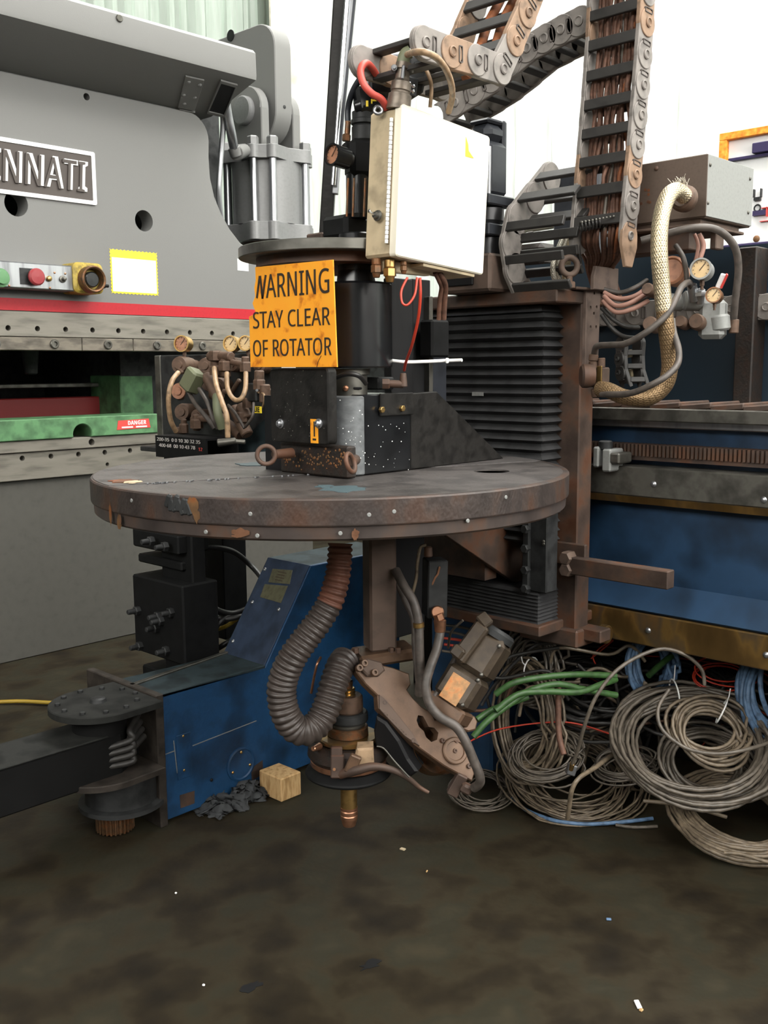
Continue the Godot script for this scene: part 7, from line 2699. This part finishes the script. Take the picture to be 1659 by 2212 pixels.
func build_blue_machine() -> void:
	var zf := -2.7
	var P := func(q: Array, k: float) -> Vector2:
		var w := onz(q[0], q[1], k)
		return Vector2(w.x, maxf(w.y, 0.004))
	var x0 := onz(352, 1600, zf).x
	var hy: float = onz(385, 1490, zf).y
	var t := thing("blue_machine", "low blue machine base on the floor behind the table, rising to a tall slope", "machine base", Vector3(x0 + 0.6, 0, zf - 0.2))
	var pf := PackedVector2Array([Vector2(x0, 0.012), Vector2(x0 + 1.15, 0.02)])
	var hi: Vector2 = P.call([672, 1222], zf)
	var lo: Vector2 = P.call([573, 1442], zf)
	pf.append_array(PackedVector2Array([Vector2(x0 + 1.15, hi.y), hi, Vector2(lo.x, lo.y), Vector2(x0, hy)]))
	# depth back from the front face
	var zb := onx(583, 1205, hi.x).z
	var dep := absf(zb - zf)
	var b := Mb.new()
	b.prism(pf, Vector3(0, 0, zf), XX, YY, 0.012, [], 0.002)
	var fr := part(t, "front_plate", b, M.blue)
	b = Mb.new()
	b.prism(pf, Vector3(0, -0.001, zf - 0.012), XX, YY, dep, [], 0.0)
	part(t, "body", b, M.blue_green)
	# skin of the slope
	var sl := (hi - lo)
	var nrm := Vector2(-sl.y, sl.x).normalized()
	b = Mb.new()
	var ey := Vector3(sl.x, sl.y, 0).normalized()
	var so := Vector3(lo.x, lo.y, zf - 0.006) + Vector3(nrm.x, nrm.y, 0) * 0.004
	b.prism(round2(Vector2(-dep, 0.0), Vector2(0, sl.length()), 0.006), so, ZZ, ey, 0.005, [], 0.001)
	var sp := part(t, "sloped_panel", b, M.blue_panel)
	var sn := Vector3(nrm.x, nrm.y, 0)
	for q in [[[580, 1258], [589, 1229], [632, 1232], [626, 1262]], [[562, 1290], [572, 1262], [622, 1266], [607, 1303]]]:
		var pl := PackedVector2Array()
		for k in q:
			var w := onpl(k[0], k[1], so, sn) - so
			pl.append(Vector2(w.z, w.dot(ey)))
		b = Mb.new()
		b.prism(pl, so + sn * 0.0015, ZZ, ey, 0.0015, [], 0.0004)
		var lb := part(sp, "data_plate", b, M.label_olive)
		var lc := Vector2.ZERO
		for k in pl:
			lc += k / 4.0
		var ml := Mb.new()
		for r in 4:
			ml.cube(so + sn * 0.002 + ZZ * lc.x + ey * (lc.y + 0.016 - r * 0.011), Vector3(0.0006, 0.0035, 0.05 - 0.008 * (r % 2)), Basis(sn, ey, ZZ))
		if q[0][0] == 580:
			part(sp, "plate_print", ml, M.dial_mark)
	for q in [[545, 1301], [602, 1317], [503, 1385], [572, 1230]]:
		b = Mb.new()
		b.dome(onpl(q[0], q[1], so, sn), sn, 0.008, 0.006, 10)
		part(sp, "screw", b, M.steel)
	# lip along the back of the low top, steel-pale for its lit edge
	b = Mb.new()
	var e0 := ony(282, 1482, hy)
	var e1 := ony(505, 1405, hy)
	b.bar(e0, e1, 0.02, 0.012, UP, 0.002)
	part(t, "top_lip", b, M.steel_dull)
	b = Mb.new()
	b.box(Vector3(e0.x, hy - 0.012, minf(e0.z, e1.z)), Vector3(lo.x, hy, zf), 0.002)
	part(t, "top_cover", b, M.blue_green)
	# service plate, scribed lines, worn patches on the front
	b = Mb.new()
	var a0: Vector2 = P.call([380, 1590], zf)
	var a1: Vector2 = P.call([414, 1675], zf)
	b.box(Vector3(a0.x, a1.y, zf), Vector3(a1.x, a0.y, zf + 0.003), 0.001)
	var cv := part(fr, "service_plate", b, M.blue)
	for q in [[396, 1590], [398, 1664]]:
		b = Mb.new()
		b.dome(onz(q[0], q[1], zf + 0.003), ZZ, 0.005, 0.003, 8)
		part(fr, "screw", b, M.brass)
	b = Mb.new()
	for q in [[[416, 1611], [554, 1557]], [[375, 1600], [383, 1670]], [[356, 1630], [377, 1622]]]:
		b.bar(onz(q[0][0], q[0][1], zf + 0.0005), onz(q[1][0], q[1][1], zf + 0.0005), 0.0012, 0.003, UP if q[0][1] != 1600 else XX)
	part(fr, "scratch", b, M.box_grey)
	b = Mb.new()
	var rc := onz(520, 1650, zf)
	b.lathe(rc, ZZ, [Vector2(0.062, 0), Vector2(0.062, 0.004), Vector2(0.055, 0.006), Vector2(0.05, 0.003), Vector2(0, 0.003)], 32)
	part(fr, "round_cover", b, M.blue)
	for q in [[521, 1625], [540, 1652], [503, 1669], [457, 1685]]:
		b = Mb.new()
		b.dome(onz(q[0], q[1], zf + 0.004), ZZ, 0.006, 0.004, 8)
		part(fr, "screw", b, M.brass if q[0] != 457 else M.black)
	b = Mb.new()
	var g := func(q: Array) -> PackedVector2Array:
		var r := PackedVector2Array()
		for k in q:
			r.append(P.call(k, zf))
		return r
	b.prism(g.call([[542, 1660], [567, 1642], [568, 1672], [544, 1686]]), Vector3(0, 0, zf + 0.001), XX, YY, 0.001)
	part(fr, "bare_patch", b, M.rust_plate)
	b = Mb.new()
	b.prism(g.call([[388, 1718], [420, 1708], [420, 1735], [390, 1746]]), Vector3(0, 0, zf + 0.001), XX, YY, 0.001)
	part(fr, "bare_patch", b, M.rust_plate)
	# end plate
	b = Mb.new()
	b.box(Vector3(x0 - 0.03, 0.0, zf - 0.42), Vector3(x0, hy + 0.006, zf + 0.014), 0.003)
	var ep := part(t, "end_plate", b, M.joint)
	b = Mb.new()
	b.box(Vector3(x0 - 0.034, 0.16, zf - 0.3), Vector3(x0 - 0.029, hy - 0.05, zf - 0.1), 0.002)
	part(ep, "dark_opening", b, M.black)
	# robot joint at the machine's left end
	var jc := ony(212, 1515, hy)
	jc.y = 0
	var j := thing("robot_joint", "round bolted joint between two dark plates at the blue machine's left end", "robot joint", jc)
	var jr := 0.155
	var lowy := ony(190, 1655, 0.2).y
	for q in [[hy, 0.022, "arm_top"], [0.225, 0.02, "joint"]]:
		var pl := PackedVector2Array()
		pl.append_array(arc2(Vector2(jc.x, -jc.z), jr, 90, 270, 24))
		pl.append(Vector2(x0 - 0.03, -jc.z - jr * 0.95))
		pl.append(Vector2(x0 - 0.03, -jc.z + jr * 0.95))
		b = Mb.new()
		b.prism(pl, Vector3(0, q[0], 0), XX, -ZZ, q[1], [], 0.003)
		var jp := part(j, "joint_plate", b, M[q[2]])
		if q[0] == hy:
			for k in 11:
				var w := TAU * k / 11 + 0.2
				b = Mb.new()
				var o := Vector3(jc.x + cos(w) * jr * 0.8, hy, jc.z + sin(w) * jr * 0.8)
				b.hexa(o, o + UP * 0.008, 0.009)
				part(jp, "bolt", b, M.dark_grey)
			b = Mb.new()
			b.lathe(Vector3(jc.x, hy, jc.z), UP, [Vector2(0.028, 0), Vector2(0.024, 0.01), Vector2(0.016, 0.014), Vector2(0, 0.014)], 20)
			part(jp, "pivot_cap", b, M.dark_grey)
	b = Mb.new()
	b.lathe(Vector3(jc.x + 0.07, 0.0, jc.z), UP, [Vector2(0, 0.085), Vector2(0.14, 0.085), Vector2(0.14, 0.1), Vector2(0.118, 0.104), Vector2(0.115, 0.2), Vector2(0.08, 0.206)], 40)
	part(j, "motor_drum", b, M.dark_grey)
	b = Mb.new()
	var teeth := PackedVector2Array()
	for k in 26:
		var w := TAU * k / 26
		var e := TAU / 26
		var o := Vector2(jc.x + 0.04, -jc.z)
		teeth.append(o + Vector2(cos(w), sin(w)) * 0.054)
		teeth.append(o + Vector2(cos(w + e * 0.2), sin(w + e * 0.2)) * 0.062)
		teeth.append(o + Vector2(cos(w + e * 0.5), sin(w + e * 0.5)) * 0.062)
		teeth.append(o + Vector2(cos(w + e * 0.7), sin(w + e * 0.7)) * 0.054)
	b.prism(teeth, Vector3(0, 0.065, 0), XX, -ZZ, 0.06, [], 0.002)
	b.lathe(Vector3(jc.x + 0.04, 0.064, jc.z), UP, [Vector2(0.045, 0), Vector2(0.045, 0.022), Vector2(0, 0.022)], 24)
	part(j, "pinion", b, M.brass_dirty)
	for k in 4:
		hose("joint_cable", PackedVector3Array([Vector3(x0 - 0.05, 0.38 - k * 0.022, jc.z + 0.03 + k * 0.01), Vector3(x0 - 0.12, 0.36 - k * 0.024, jc.z + 0.09), Vector3(jc.x + 0.05, 0.33 - k * 0.024, jc.z + 0.1), Vector3(jc.x - 0.08, 0.31 - k * 0.018, jc.z + 0.05)]), 0.011, M.cable_dark, ["topmost", "second", "third", "lowest"][k] + " dark cable bent through the gap between the joint's two plates", "cable", "cables in the robot joint", 8)
	# arm
	var zs := jc.z + 0.085
	var u0 := onz(0, 1667, zs)
	var u1 := onz(215, 1595, zs)
	var l0 := onz(0, 1770, zs)
	var ar := thing("robot_manipulator", "thick black robot arm reaching from the joint out of the photo at lower left", "robot arm", Vector3(jc.x - 0.8, 0.1, jc.z))
	var ah := (u0.y + u1.y) / 2
	var al := maxf(l0.y, 0.1)
	b = Mb.new()
	b.box(Vector3(jc.x - 2.2, al, jc.z - 0.09), Vector3(jc.x + 0.03, ah, zs), 0.006)
	part(ar, "beam", b, M.arm_black)
	b = Mb.new()
	b.box(Vector3(jc.x - 2.2, ah, jc.z - 0.1), Vector3(jc.x - 0.02, ah + 0.006, zs + 0.006), 0.002)
	part(ar, "top_plate", b, M.arm_top)
	b = Mb.new()
	b.cyl(Vector3(jc.x, 0.2, jc.z), Vector3(jc.x, hy - 0.02, jc.z), 0.085, -1, 32)
	part(ar, "knuckle", b, M.arm_black)
	# wood block and rag
	var wb0 := ony(608, 1734, 0.0)
	var wx := onz(651, 1690, wb0.z).x - wb0.x
	var wl := absf(onx(560, 1700, wb0.x).z - wb0.z)
	var wt := onz(608, 1683, wb0.z).y
	var wk := Mb.new()
	wk.cube(wb0 + Vector3(wx / 2, wt / 2, -wl / 2), Vector3(wx, wt, wl), Basis(), 0.004)
	solo("wood_block", wk, M.wood, "short sawn block of pale timber on the floor beside the blue machine", "wood block")
	b = Mb.new()
	var rc0 := ony(502, 1722, 0.02)
	var rng := RandomNumberGenerator.new()
	rng.seed = 3
	var nx := 44
	var ny := 22
	var gp: Array = []
	var ns := FastNoiseLite.new()
	ns.seed = 4
	ns.frequency = 0.09
	for iy in ny + 1:
		for ix in nx + 1:
			var u := float(ix) / nx
			var v := float(iy) / ny
			var p := rc0 + Vector3((u - 0.5) * 0.27, 0, (v - 0.5) * 0.12)
			var e := minf(minf(u, 1 - u), minf(v, 1 - v)) * 6.0
			p.x += ns.get_noise_2d(ix * 1.6, iy * 1.4 + 50) * 0.05
			p.z += ns.get_noise_2d(ix * 1.6 + 80, iy * 1.4) * 0.06
			p.y = 0.004 + minf(e, 1.0) * (0.018 + 0.035 * ns.get_noise_2d(ix * 2.4, iy * 2.0)) + 0.02 * minf(e, 1.0) * u
			p.y = maxf(p.y, 0.002)
			gp.append(p)
	for iy in ny:
		for ix in nx:
			var p0: Vector3 = gp[iy * (nx + 1) + ix]
			var p1: Vector3 = gp[iy * (nx + 1) + ix + 1]
			var p2: Vector3 = gp[(iy + 1) * (nx + 1) + ix + 1]
			var p3: Vector3 = gp[(iy + 1) * (nx + 1) + ix]
			var nn: Array[Vector3] = []
			for q in [[ix, iy], [ix + 1, iy], [ix + 1, iy + 1], [ix, iy + 1]]:
				var xa: Vector3 = gp[q[1] * (nx + 1) + maxi(q[0] - 1, 0)]
				var xb: Vector3 = gp[q[1] * (nx + 1) + mini(q[0] + 1, nx)]
				var ya: Vector3 = gp[maxi(q[1] - 1, 0) * (nx + 1) + q[0]]
				var yb: Vector3 = gp[mini(q[1] + 1, ny) * (nx + 1) + q[0]]
				var n := (yb - ya).cross(xb - xa).normalized()
				nn.append(n if n.y > 0 else -n)
			b.tri(p0, p1, p2, nn[0], nn[1], nn[2])
			b.tri(p0, p2, p3, nn[0], nn[2], nn[3])
	solo("rag", b, M.rag, "crumpled dark grey rag on the floor in front of the blue machine", "rag")
	hose("extension_cord", route([[-60, 1517, 4.36], [0, 1516, 4.36], [50, 1515, 4.36], [118, 1518, 4.34], [170, 1516, 4.36]]), 0.009, M.cable_yellow, "yellow cord lying on the floor at far left behind the robot joint", "cord")

# coil: loops of wire in a tilted plane
func coil(called: String, c: Vector3, u: Vector3, v: Vector3, r0: float, r1: float, turns: int, wr: float, h: float, sd: int, m: Material, label: String, ties: Array = [], squash := 1.0) -> void:
	var rng := RandomNumberGenerator.new()
	rng.seed = sd
	var n := u.cross(v).normalized()
	var b := Mb.new()
	var pts := PackedVector3Array()
	var seg := 26
	var off := Vector3.ZERO
	var off1 := Vector3.ZERO
	for k in turns:
		off = off1
		off1 = u * rng.randfn() * (r1 - r0) * 0.35 + v * rng.randfn() * (r1 - r0) * 0.35
		var ra := lerpf(r0, r1, rng.randf())
		var rb := lerpf(r0, r1, rng.randf())
		var ha := rng.randf() * h
		var hb := rng.randf() * h
		var ph := rng.randf() * TAU
		var ee := 1.0 + rng.randfn() * 0.04
		for i in seg:
			var f := float(i) / seg
			var w := TAU * f
			var r := lerpf(ra, rb, f) * (1.0 + 0.03 * sin(2 * w + ph))
			var p := c + u * cos(w) * r * ee + v * sin(w) * r * squash / ee + n * lerpf(ha, hb, f) + off.lerp(off1, f)
			p.y = maxf(p.y, wr + 0.001)
			pts.append(p)
	b.tube(pts, wr, 6)
	var t := thing(called, label, "cable coil", Vector3(c.x, 0, c.z))
	part(t, "wire", b, m)
	for q in ties:
		var w: float = deg_to_rad(q)
		b = Mb.new()
		var mid := c + (u * cos(w) + v * sin(w) * squash) * (r0 + r1) / 2 + n * h / 2
		var e := (u * cos(w) + v * sin(w)).normalized()
		var lp := PackedVector3Array()
		for k in 16:
			var a := TAU * k / 16
			lp.append(mid + e * cos(a) * ((r1 - r0) * 0.75 + wr) + n * sin(a) * (h * 0.55 + wr * 2))
		b.tube(lp, 0.0028, 6, true)
		part(t, "tie", b, M.tie_white)
		b = Mb.new()
		b.tube(PackedVector3Array([lp[3], lp[3] + n * 0.02 + UP * 0.01, lp[3] + n * 0.03 + UP * 0.03]), 0.002, 6)
		part(t, "tie_tail", b, M.tie_white)

func pile_cable(called: String, a: Array, r: float, m: Material, label: String, group := "") -> void:
	hose(called, route(a), r, m, label, "cable", group, 8, 8)

func build_coils() -> void:
	var tilt := func(n: Vector3) -> Array:
		var u := (RT - n * RT.dot(n)).normalized()
		return [u, n.cross(u)]
	# big coil at right
	var f: Array = tilt.call((UP * 0.85 - FH * 0.5 - RT * 0.08).normalized())
	var d := 3.0
	coil("cable_coil", at(1500, 1622, 2.98), f[0], f[1], mm(135, d), mm(178, d), 26, mm(4.6, d), 0.07, 1, M.cable_grey, "largest grey-brown cable coil, lying tilted at the right edge with a white tie", [95], 0.92)
	f = tilt.call((UP * 0.7 - FH * 0.7 + RT * 0.05).normalized())
	coil("cable_coil", at(1530, 1590, 2.98), f[0], f[1], mm(55, d), mm(88, d), 14, mm(4.2, d), 0.05, 2, M.cable_tan, "smaller loose coil nested inside the largest coil", [60], 0.85)
	coil("cable_coil", at(1520, 1660, 3.05), f[0], f[1], mm(75, d), mm(115, d), 9, mm(4.4, d), 0.05, 22, M.cable_grey, "slack inner loops under the nested coil inside the largest coil", [], 0.8)
	f = tilt.call((UP * 0.96 - FH * 0.25).normalized())
	coil("cable_coil", ony(1590, 1772, 0.05), f[0], f[1], mm(105, 2.95), mm(165, 2.95), 24, mm(4.8, 2.95), 0.05, 3, M.cable_tan, "front tan coil flat on the floor below the largest coil", [], 1.0)
	# thin-wire coil at the left of the pile
	f = tilt.call((UP * 0.93 - FH * 0.36).normalized())
	coil("cable_coil", ony(1235, 1688, 0.06), f[0], f[1], mm(95, 3.1), mm(165, 3.1), 26, mm(2.6, 3.1), 0.06, 4, M.cable_tan, "wide coil of thin tan wires flat on the floor left of the largest coil", [], 1.0)
	f = tilt.call((UP * 0.75 - FH * 0.6 - RT * 0.2).normalized())
	coil("cable_coil", at(1185, 1640, 3.15), f[0], f[1], mm(55, 3.1), mm(85, 3.1), 16, mm(2.4, 3.1), 0.05, 5, M.cable_grey, "small coil of thin wires standing inside the left end of the wide coil", [], 0.8)
	coil("cable_coil", at(1350, 1655, 3.2), f[0], f[1], mm(45, 3.1), mm(80, 3.1), 12, mm(2.4, 3.1), 0.05, 6, M.cable_grey, "small coil of thin wires between the wide coil and the largest coil", [], 0.6)
	# upright hank
	f = tilt.call((-FH * 0.8 - RT * 0.55 + UP * 0.2).normalized())
	coil("cable_coil", at(1150, 1555, 3.25), f[0], f[1], mm(55, 3.2), mm(85, 3.2), 18, mm(3.4, 3.2), 0.08, 7, M.cable_tan, "upright tan hank of cable leaning behind the green cables", [80], 1.7)
	coil("cable_coil", at(1160, 1440, 3.35), f[0], f[1], mm(35, 3.3), mm(75, 3.3), 14, mm(3.6, 3.3), 0.08, 8, M.cable_grey, "grey hank of cable under the column foot, right of the slanted servo", [], 1.3)
	# blue coils at the back
	f = tilt.call((-FH * 0.85 + RT * 0.4 + UP * 0.3).normalized())
	coil("cable_coil", at(1385, 1440, 3.3), f[0], f[1], mm(40, 3.3), mm(62, 3.3), 12, mm(5, 3.3), 0.1, 9, M.cable_blue, "blue cable coil hanging behind the pile, below the gold rail", [], 1.3)
	coil("cable_coil", at(1640, 1500, 3.1), f[0], f[1], mm(55, 3.1), mm(90, 3.1), 12, mm(6, 3.1), 0.1, 10, M.cable_blue, "blue cable coil behind the largest coil at the right edge", [], 1.2)
	f = tilt.call((UP * 0.9 - FH * 0.3).normalized())
	coil("cable_coil", ony(1040, 1712, 0.03), f[0], f[1], mm(45, 3.1), mm(75, 3.1), 9, mm(2.0, 3.1), 0.02, 11, M.cable_grey, "flat coil of fine grey wires on the floor under the slanted head's tip", [], 1.0)
	coil("cable_coil", at(1270, 1520, 3.45), f[0], f[1], mm(60, 3.4), mm(150, 3.4), 16, mm(4.4, 3.4), 0.14, 12, M.cable_dark, "dark tangled coil at the back of the cable pile", [], 1.0)
	coil("cable_coil", at(1450, 1520, 3.4), f[0], f[1], mm(60, 3.4), mm(150, 3.4), 14, mm(4.4, 3.4), 0.14, 13, M.cable_dark, "dark tangled coil behind the largest coil's top", [], 1.0)
	f = tilt.call((UP * 0.8 - FH * 0.5).normalized())
	coil("cable_coil", at(1550, 1470, 3.2), f[0], f[1], mm(45, 3.2), mm(75, 3.2), 4, mm(2.0, 3.2), 0.05, 14, M.cable_red, "orange-red wire coil behind the top of the largest coil", [], 0.6)
	# single cables
	pile_cable("cable", [[1236, 1652, 2.95], [1248, 1620, 2.93], [1262, 1570, 2.9], [1285, 1510, 2.9], [1325, 1455, 2.92], [1375, 1420, 2.95], [1430, 1402, 2.97], [1480, 1415, 2.97], [1515, 1445, 2.96], [1522, 1480, 2.95]], mm(4.6, 2.92), M.cable_grey, "single grey cable arching high over the pile from a brass connector")
	var e := thing("cable_plug", "brass cable connector with a square steel plug lying on the thin wires", "connector", at(1234, 1665, 2.96))
	var b := Mb.new()
	b.cyl(at(1237, 1648, 2.95), at(1233, 1664, 2.96), mm(6, 2.95), mm(5, 2.95), 12, 0.002)
	part(e, "body", b, M.brass)
	b = Mb.new()
	b.cube(at(1234, 1662, 3.0), Vector3(0.028, 0.034, 0.03), CB.rotated(FH, 0.3), 0.003)
	part(e, "plug", b, M.steel)
	pile_cable("cable", [[1226, 1768, 2.9], [1230, 1740, 2.88], [1236, 1705, 2.87], [1252, 1680, 2.88], [1290, 1655, 2.95], [1330, 1625, 3.05]], mm(5.5, 2.9), M.cable_tan, "stiff tan cable end standing over the thin-wire coil")
	pile_cable("cable", [[1207, 1480, 3.1], [1206, 1530, 3.08], [1208, 1590, 3.05], [1218, 1630, 3.02]], mm(7, 3.05), M.cable_brown, "short reddish-brown cable hanging in the gap behind the green cables")
	var gr := [[[[1070, 1500, 3.0], [1110, 1475, 3.0], [1180, 1462, 3.02], [1250, 1457, 3.05], [1330, 1460, 3.1]], "upper green cable running right from the slanted servo"],
		[[[1022, 1592, 2.9], [1050, 1560, 2.92], [1095, 1525, 2.95], [1150, 1490, 2.98], [1205, 1478, 3.0], [1255, 1488, 3.02], [1332, 1502, 3.06]], "long green cable rising from the slanted head across the pile"],
		[[[1070, 1535, 2.93], [1120, 1500, 2.96], [1180, 1494, 2.98], [1250, 1495, 3.0], [1300, 1478, 3.05], [1330, 1468, 3.1]], "green cable crossing between the other two green ones"],
		[[[1030, 1555, 2.95], [1060, 1535, 2.97], [1100, 1520, 2.98], [1140, 1505, 3.0]], "dull green cable end close by the slanted servo"],
		[[[1400, 1460, 3.2], [1440, 1425, 3.25], [1470, 1405, 3.3]], "short green cable end behind the arched grey cable"]]
	for q in gr:
		pile_cable("green_cable", q[0], mm(7.5, 3.0), M.cable_green, q[1])
	var bl := ony(1230, 1778, 0.01).dot(FH)
	var pb := PackedVector3Array()
	for q in [[1100, 1715], [1130, 1745], [1165, 1762], [1210, 1775], [1270, 1780], [1340, 1776], [1410, 1768]]:
		pb.append(ony(q[0], q[1], 0.012))
	hose("blue_cable", pb, mm(4.6, bl), M.cable_blue, "blue cable lying on the floor along the front of the thin-wire coil", "cable")
	pb = PackedVector3Array()
	for q in [[1330, 1782], [1370, 1787], [1420, 1785]]:
		pb.append(ony(q[0], q[1], 0.008))
	hose("grey_cable", pb, mm(4, bl), M.cable_grey, "short grey cable end on the floor beside the blue cable", "cable")
	pile_cable("cable", [[1659, 1605, 2.85], [1600, 1622, 2.82], [1540, 1628, 2.82], [1480, 1615, 2.84], [1430, 1575, 2.88], [1422, 1530, 2.92], [1445, 1490, 2.96]], mm(4.6, 2.85), M.cable_grey, "single grey cable crossing in front of the largest coil to the right edge")
	pile_cable("cable", [[1390, 1730, 2.93], [1440, 1735, 2.9], [1500, 1745, 2.88], [1570, 1765, 2.86]], mm(4.6, 2.9), M.cable_tan, "loose tan cable bridging the thin-wire coil and the front coil")
	pile_cable("cable", [[1565, 1842, 2.82], [1600, 1845, 2.8], [1659, 1862, 2.76], [1690, 1868, 2.75]], mm(4.6, 2.8), M.cable_tan, "tan cable end running off the front coil at the right edge")
	# scattered dark and orange strands filling the shade under the beam
	var rng := RandomNumberGenerator.new()
	rng.seed = 77
	for k in 44:
		var px := 1050 + rng.randf() * 560.0
		var py := 1390 + rng.randf() * 200.0
		var dd := 3.15 + rng.randf() * 0.5
		var a := []
		var dx := rng.randfn() * 40.0
		var dy := rng.randfn() * 25.0
		for i in 5:
			a.append([px + dx * (i - 2) + rng.randfn() * 14.0, py + dy * (i - 2) + rng.randfn() * 14.0 + 10.0 * (i - 2) * (i - 2), dd])
		var pts := route(a)
		for i in pts.size():
			pts[i].y = maxf(pts[i].y, 0.01)
			pts[i].x = minf(pts[i].x, XG + 0.62)
		var kind := rng.randi() % 8
		var mt: Material = [M.cable_dark, M.cable_dark, M.cable_grey, M.cable_dark, M.cable_brown, M.cable_red, M.cable_dark, M.cable_tan][kind]
		hose("loose_cable", pts, 0.006 if kind != 5 else 0.0028, mt, "loose strand of cable in the shade at the back of the pile", "cable", "loose strands at the back of the pile", 6, 6)
	for k in 5:
		var pts := PackedVector3Array()
		for i in 5:
			pts.append(at(960 + i * 26 + rng.randfn() * 4, 1350 + k * 14 + i * 8 - 6 * sin(i * 0.8), 3.3))
		hose("back_wire", pts, 0.005, [M.cable_grey, M.cable_grey, M.cable_red, M.cable_red, M.cable_grey][k], ["topmost grey wire of the bunch between the copper elbow and servo", "second grey wire of the bunch between the copper elbow and servo", "upper red wire of the bunch between the copper elbow and servo", "lower red wire of the bunch between the copper elbow and servo", "lowest grey wire of the bunch between the copper elbow and servo"][k], "wire")

func build_small() -> void:
	var q := [[870, 1836, 0.012, 0.018, "cabinet_shade_tan", "pale paper chip on the floor in front of the nozzle"], [1315, 1988, 0.014, 0.009, "cable_blue", "small blue plastic scrap on the bare floor at right"], [1378, 2172, 0.012, 0.03, "paper", "white paint flake on the floor near the bottom edge"], [380, 1931, 0.006, 0.006, "paper", "white crumb on the floor at left"], [440, 2130, 0.005, 0.007, "paper", "white crumb on the floor near the bottom left"], [922, 1884, 0.004, 0.01, "wood", "tiny wood splinter on the floor below the nozzle"], [1385, 2184, 0.01, 0.008, "wood", "tan crumb right beside the white paint flake"]]
	for k in q:
		var c := ony(k[0], k[1], 0.0)
		var b := Mb.new()
		b.cube(c + UP * 0.003, Vector3(k[2], 0.005, k[3]), Basis(UP, 0.4 + k[0]), 0.0015)
		solo("floor_chip", b, M[k[4]], k[5], "debris")
	for k in [[800, 2085, 0.022, "dark oil stain on the floor at the bottom centre"], [543, 2132, 0.02, "dark oil stain on the floor at the bottom left"]]:
		var b := Mb.new()
		var c := ony(k[0], k[1], 0.0)
		var rng := RandomNumberGenerator.new()
		rng.seed = int(k[0])
		var p := PackedVector2Array()
		for i in 16:
			var w := TAU * i / 16
			var s := 0.5 + rng.randf() * 0.7
			p.append(Vector2(c.x + cos(w) * k[2] * s * 1.5, -c.z + sin(w) * k[2] * s))
		b.prism(p, Vector3(0, 0.0012, 0), XX, -ZZ, 0.001)
		solo("oil_stain", b, M.black, k[3], "stain")
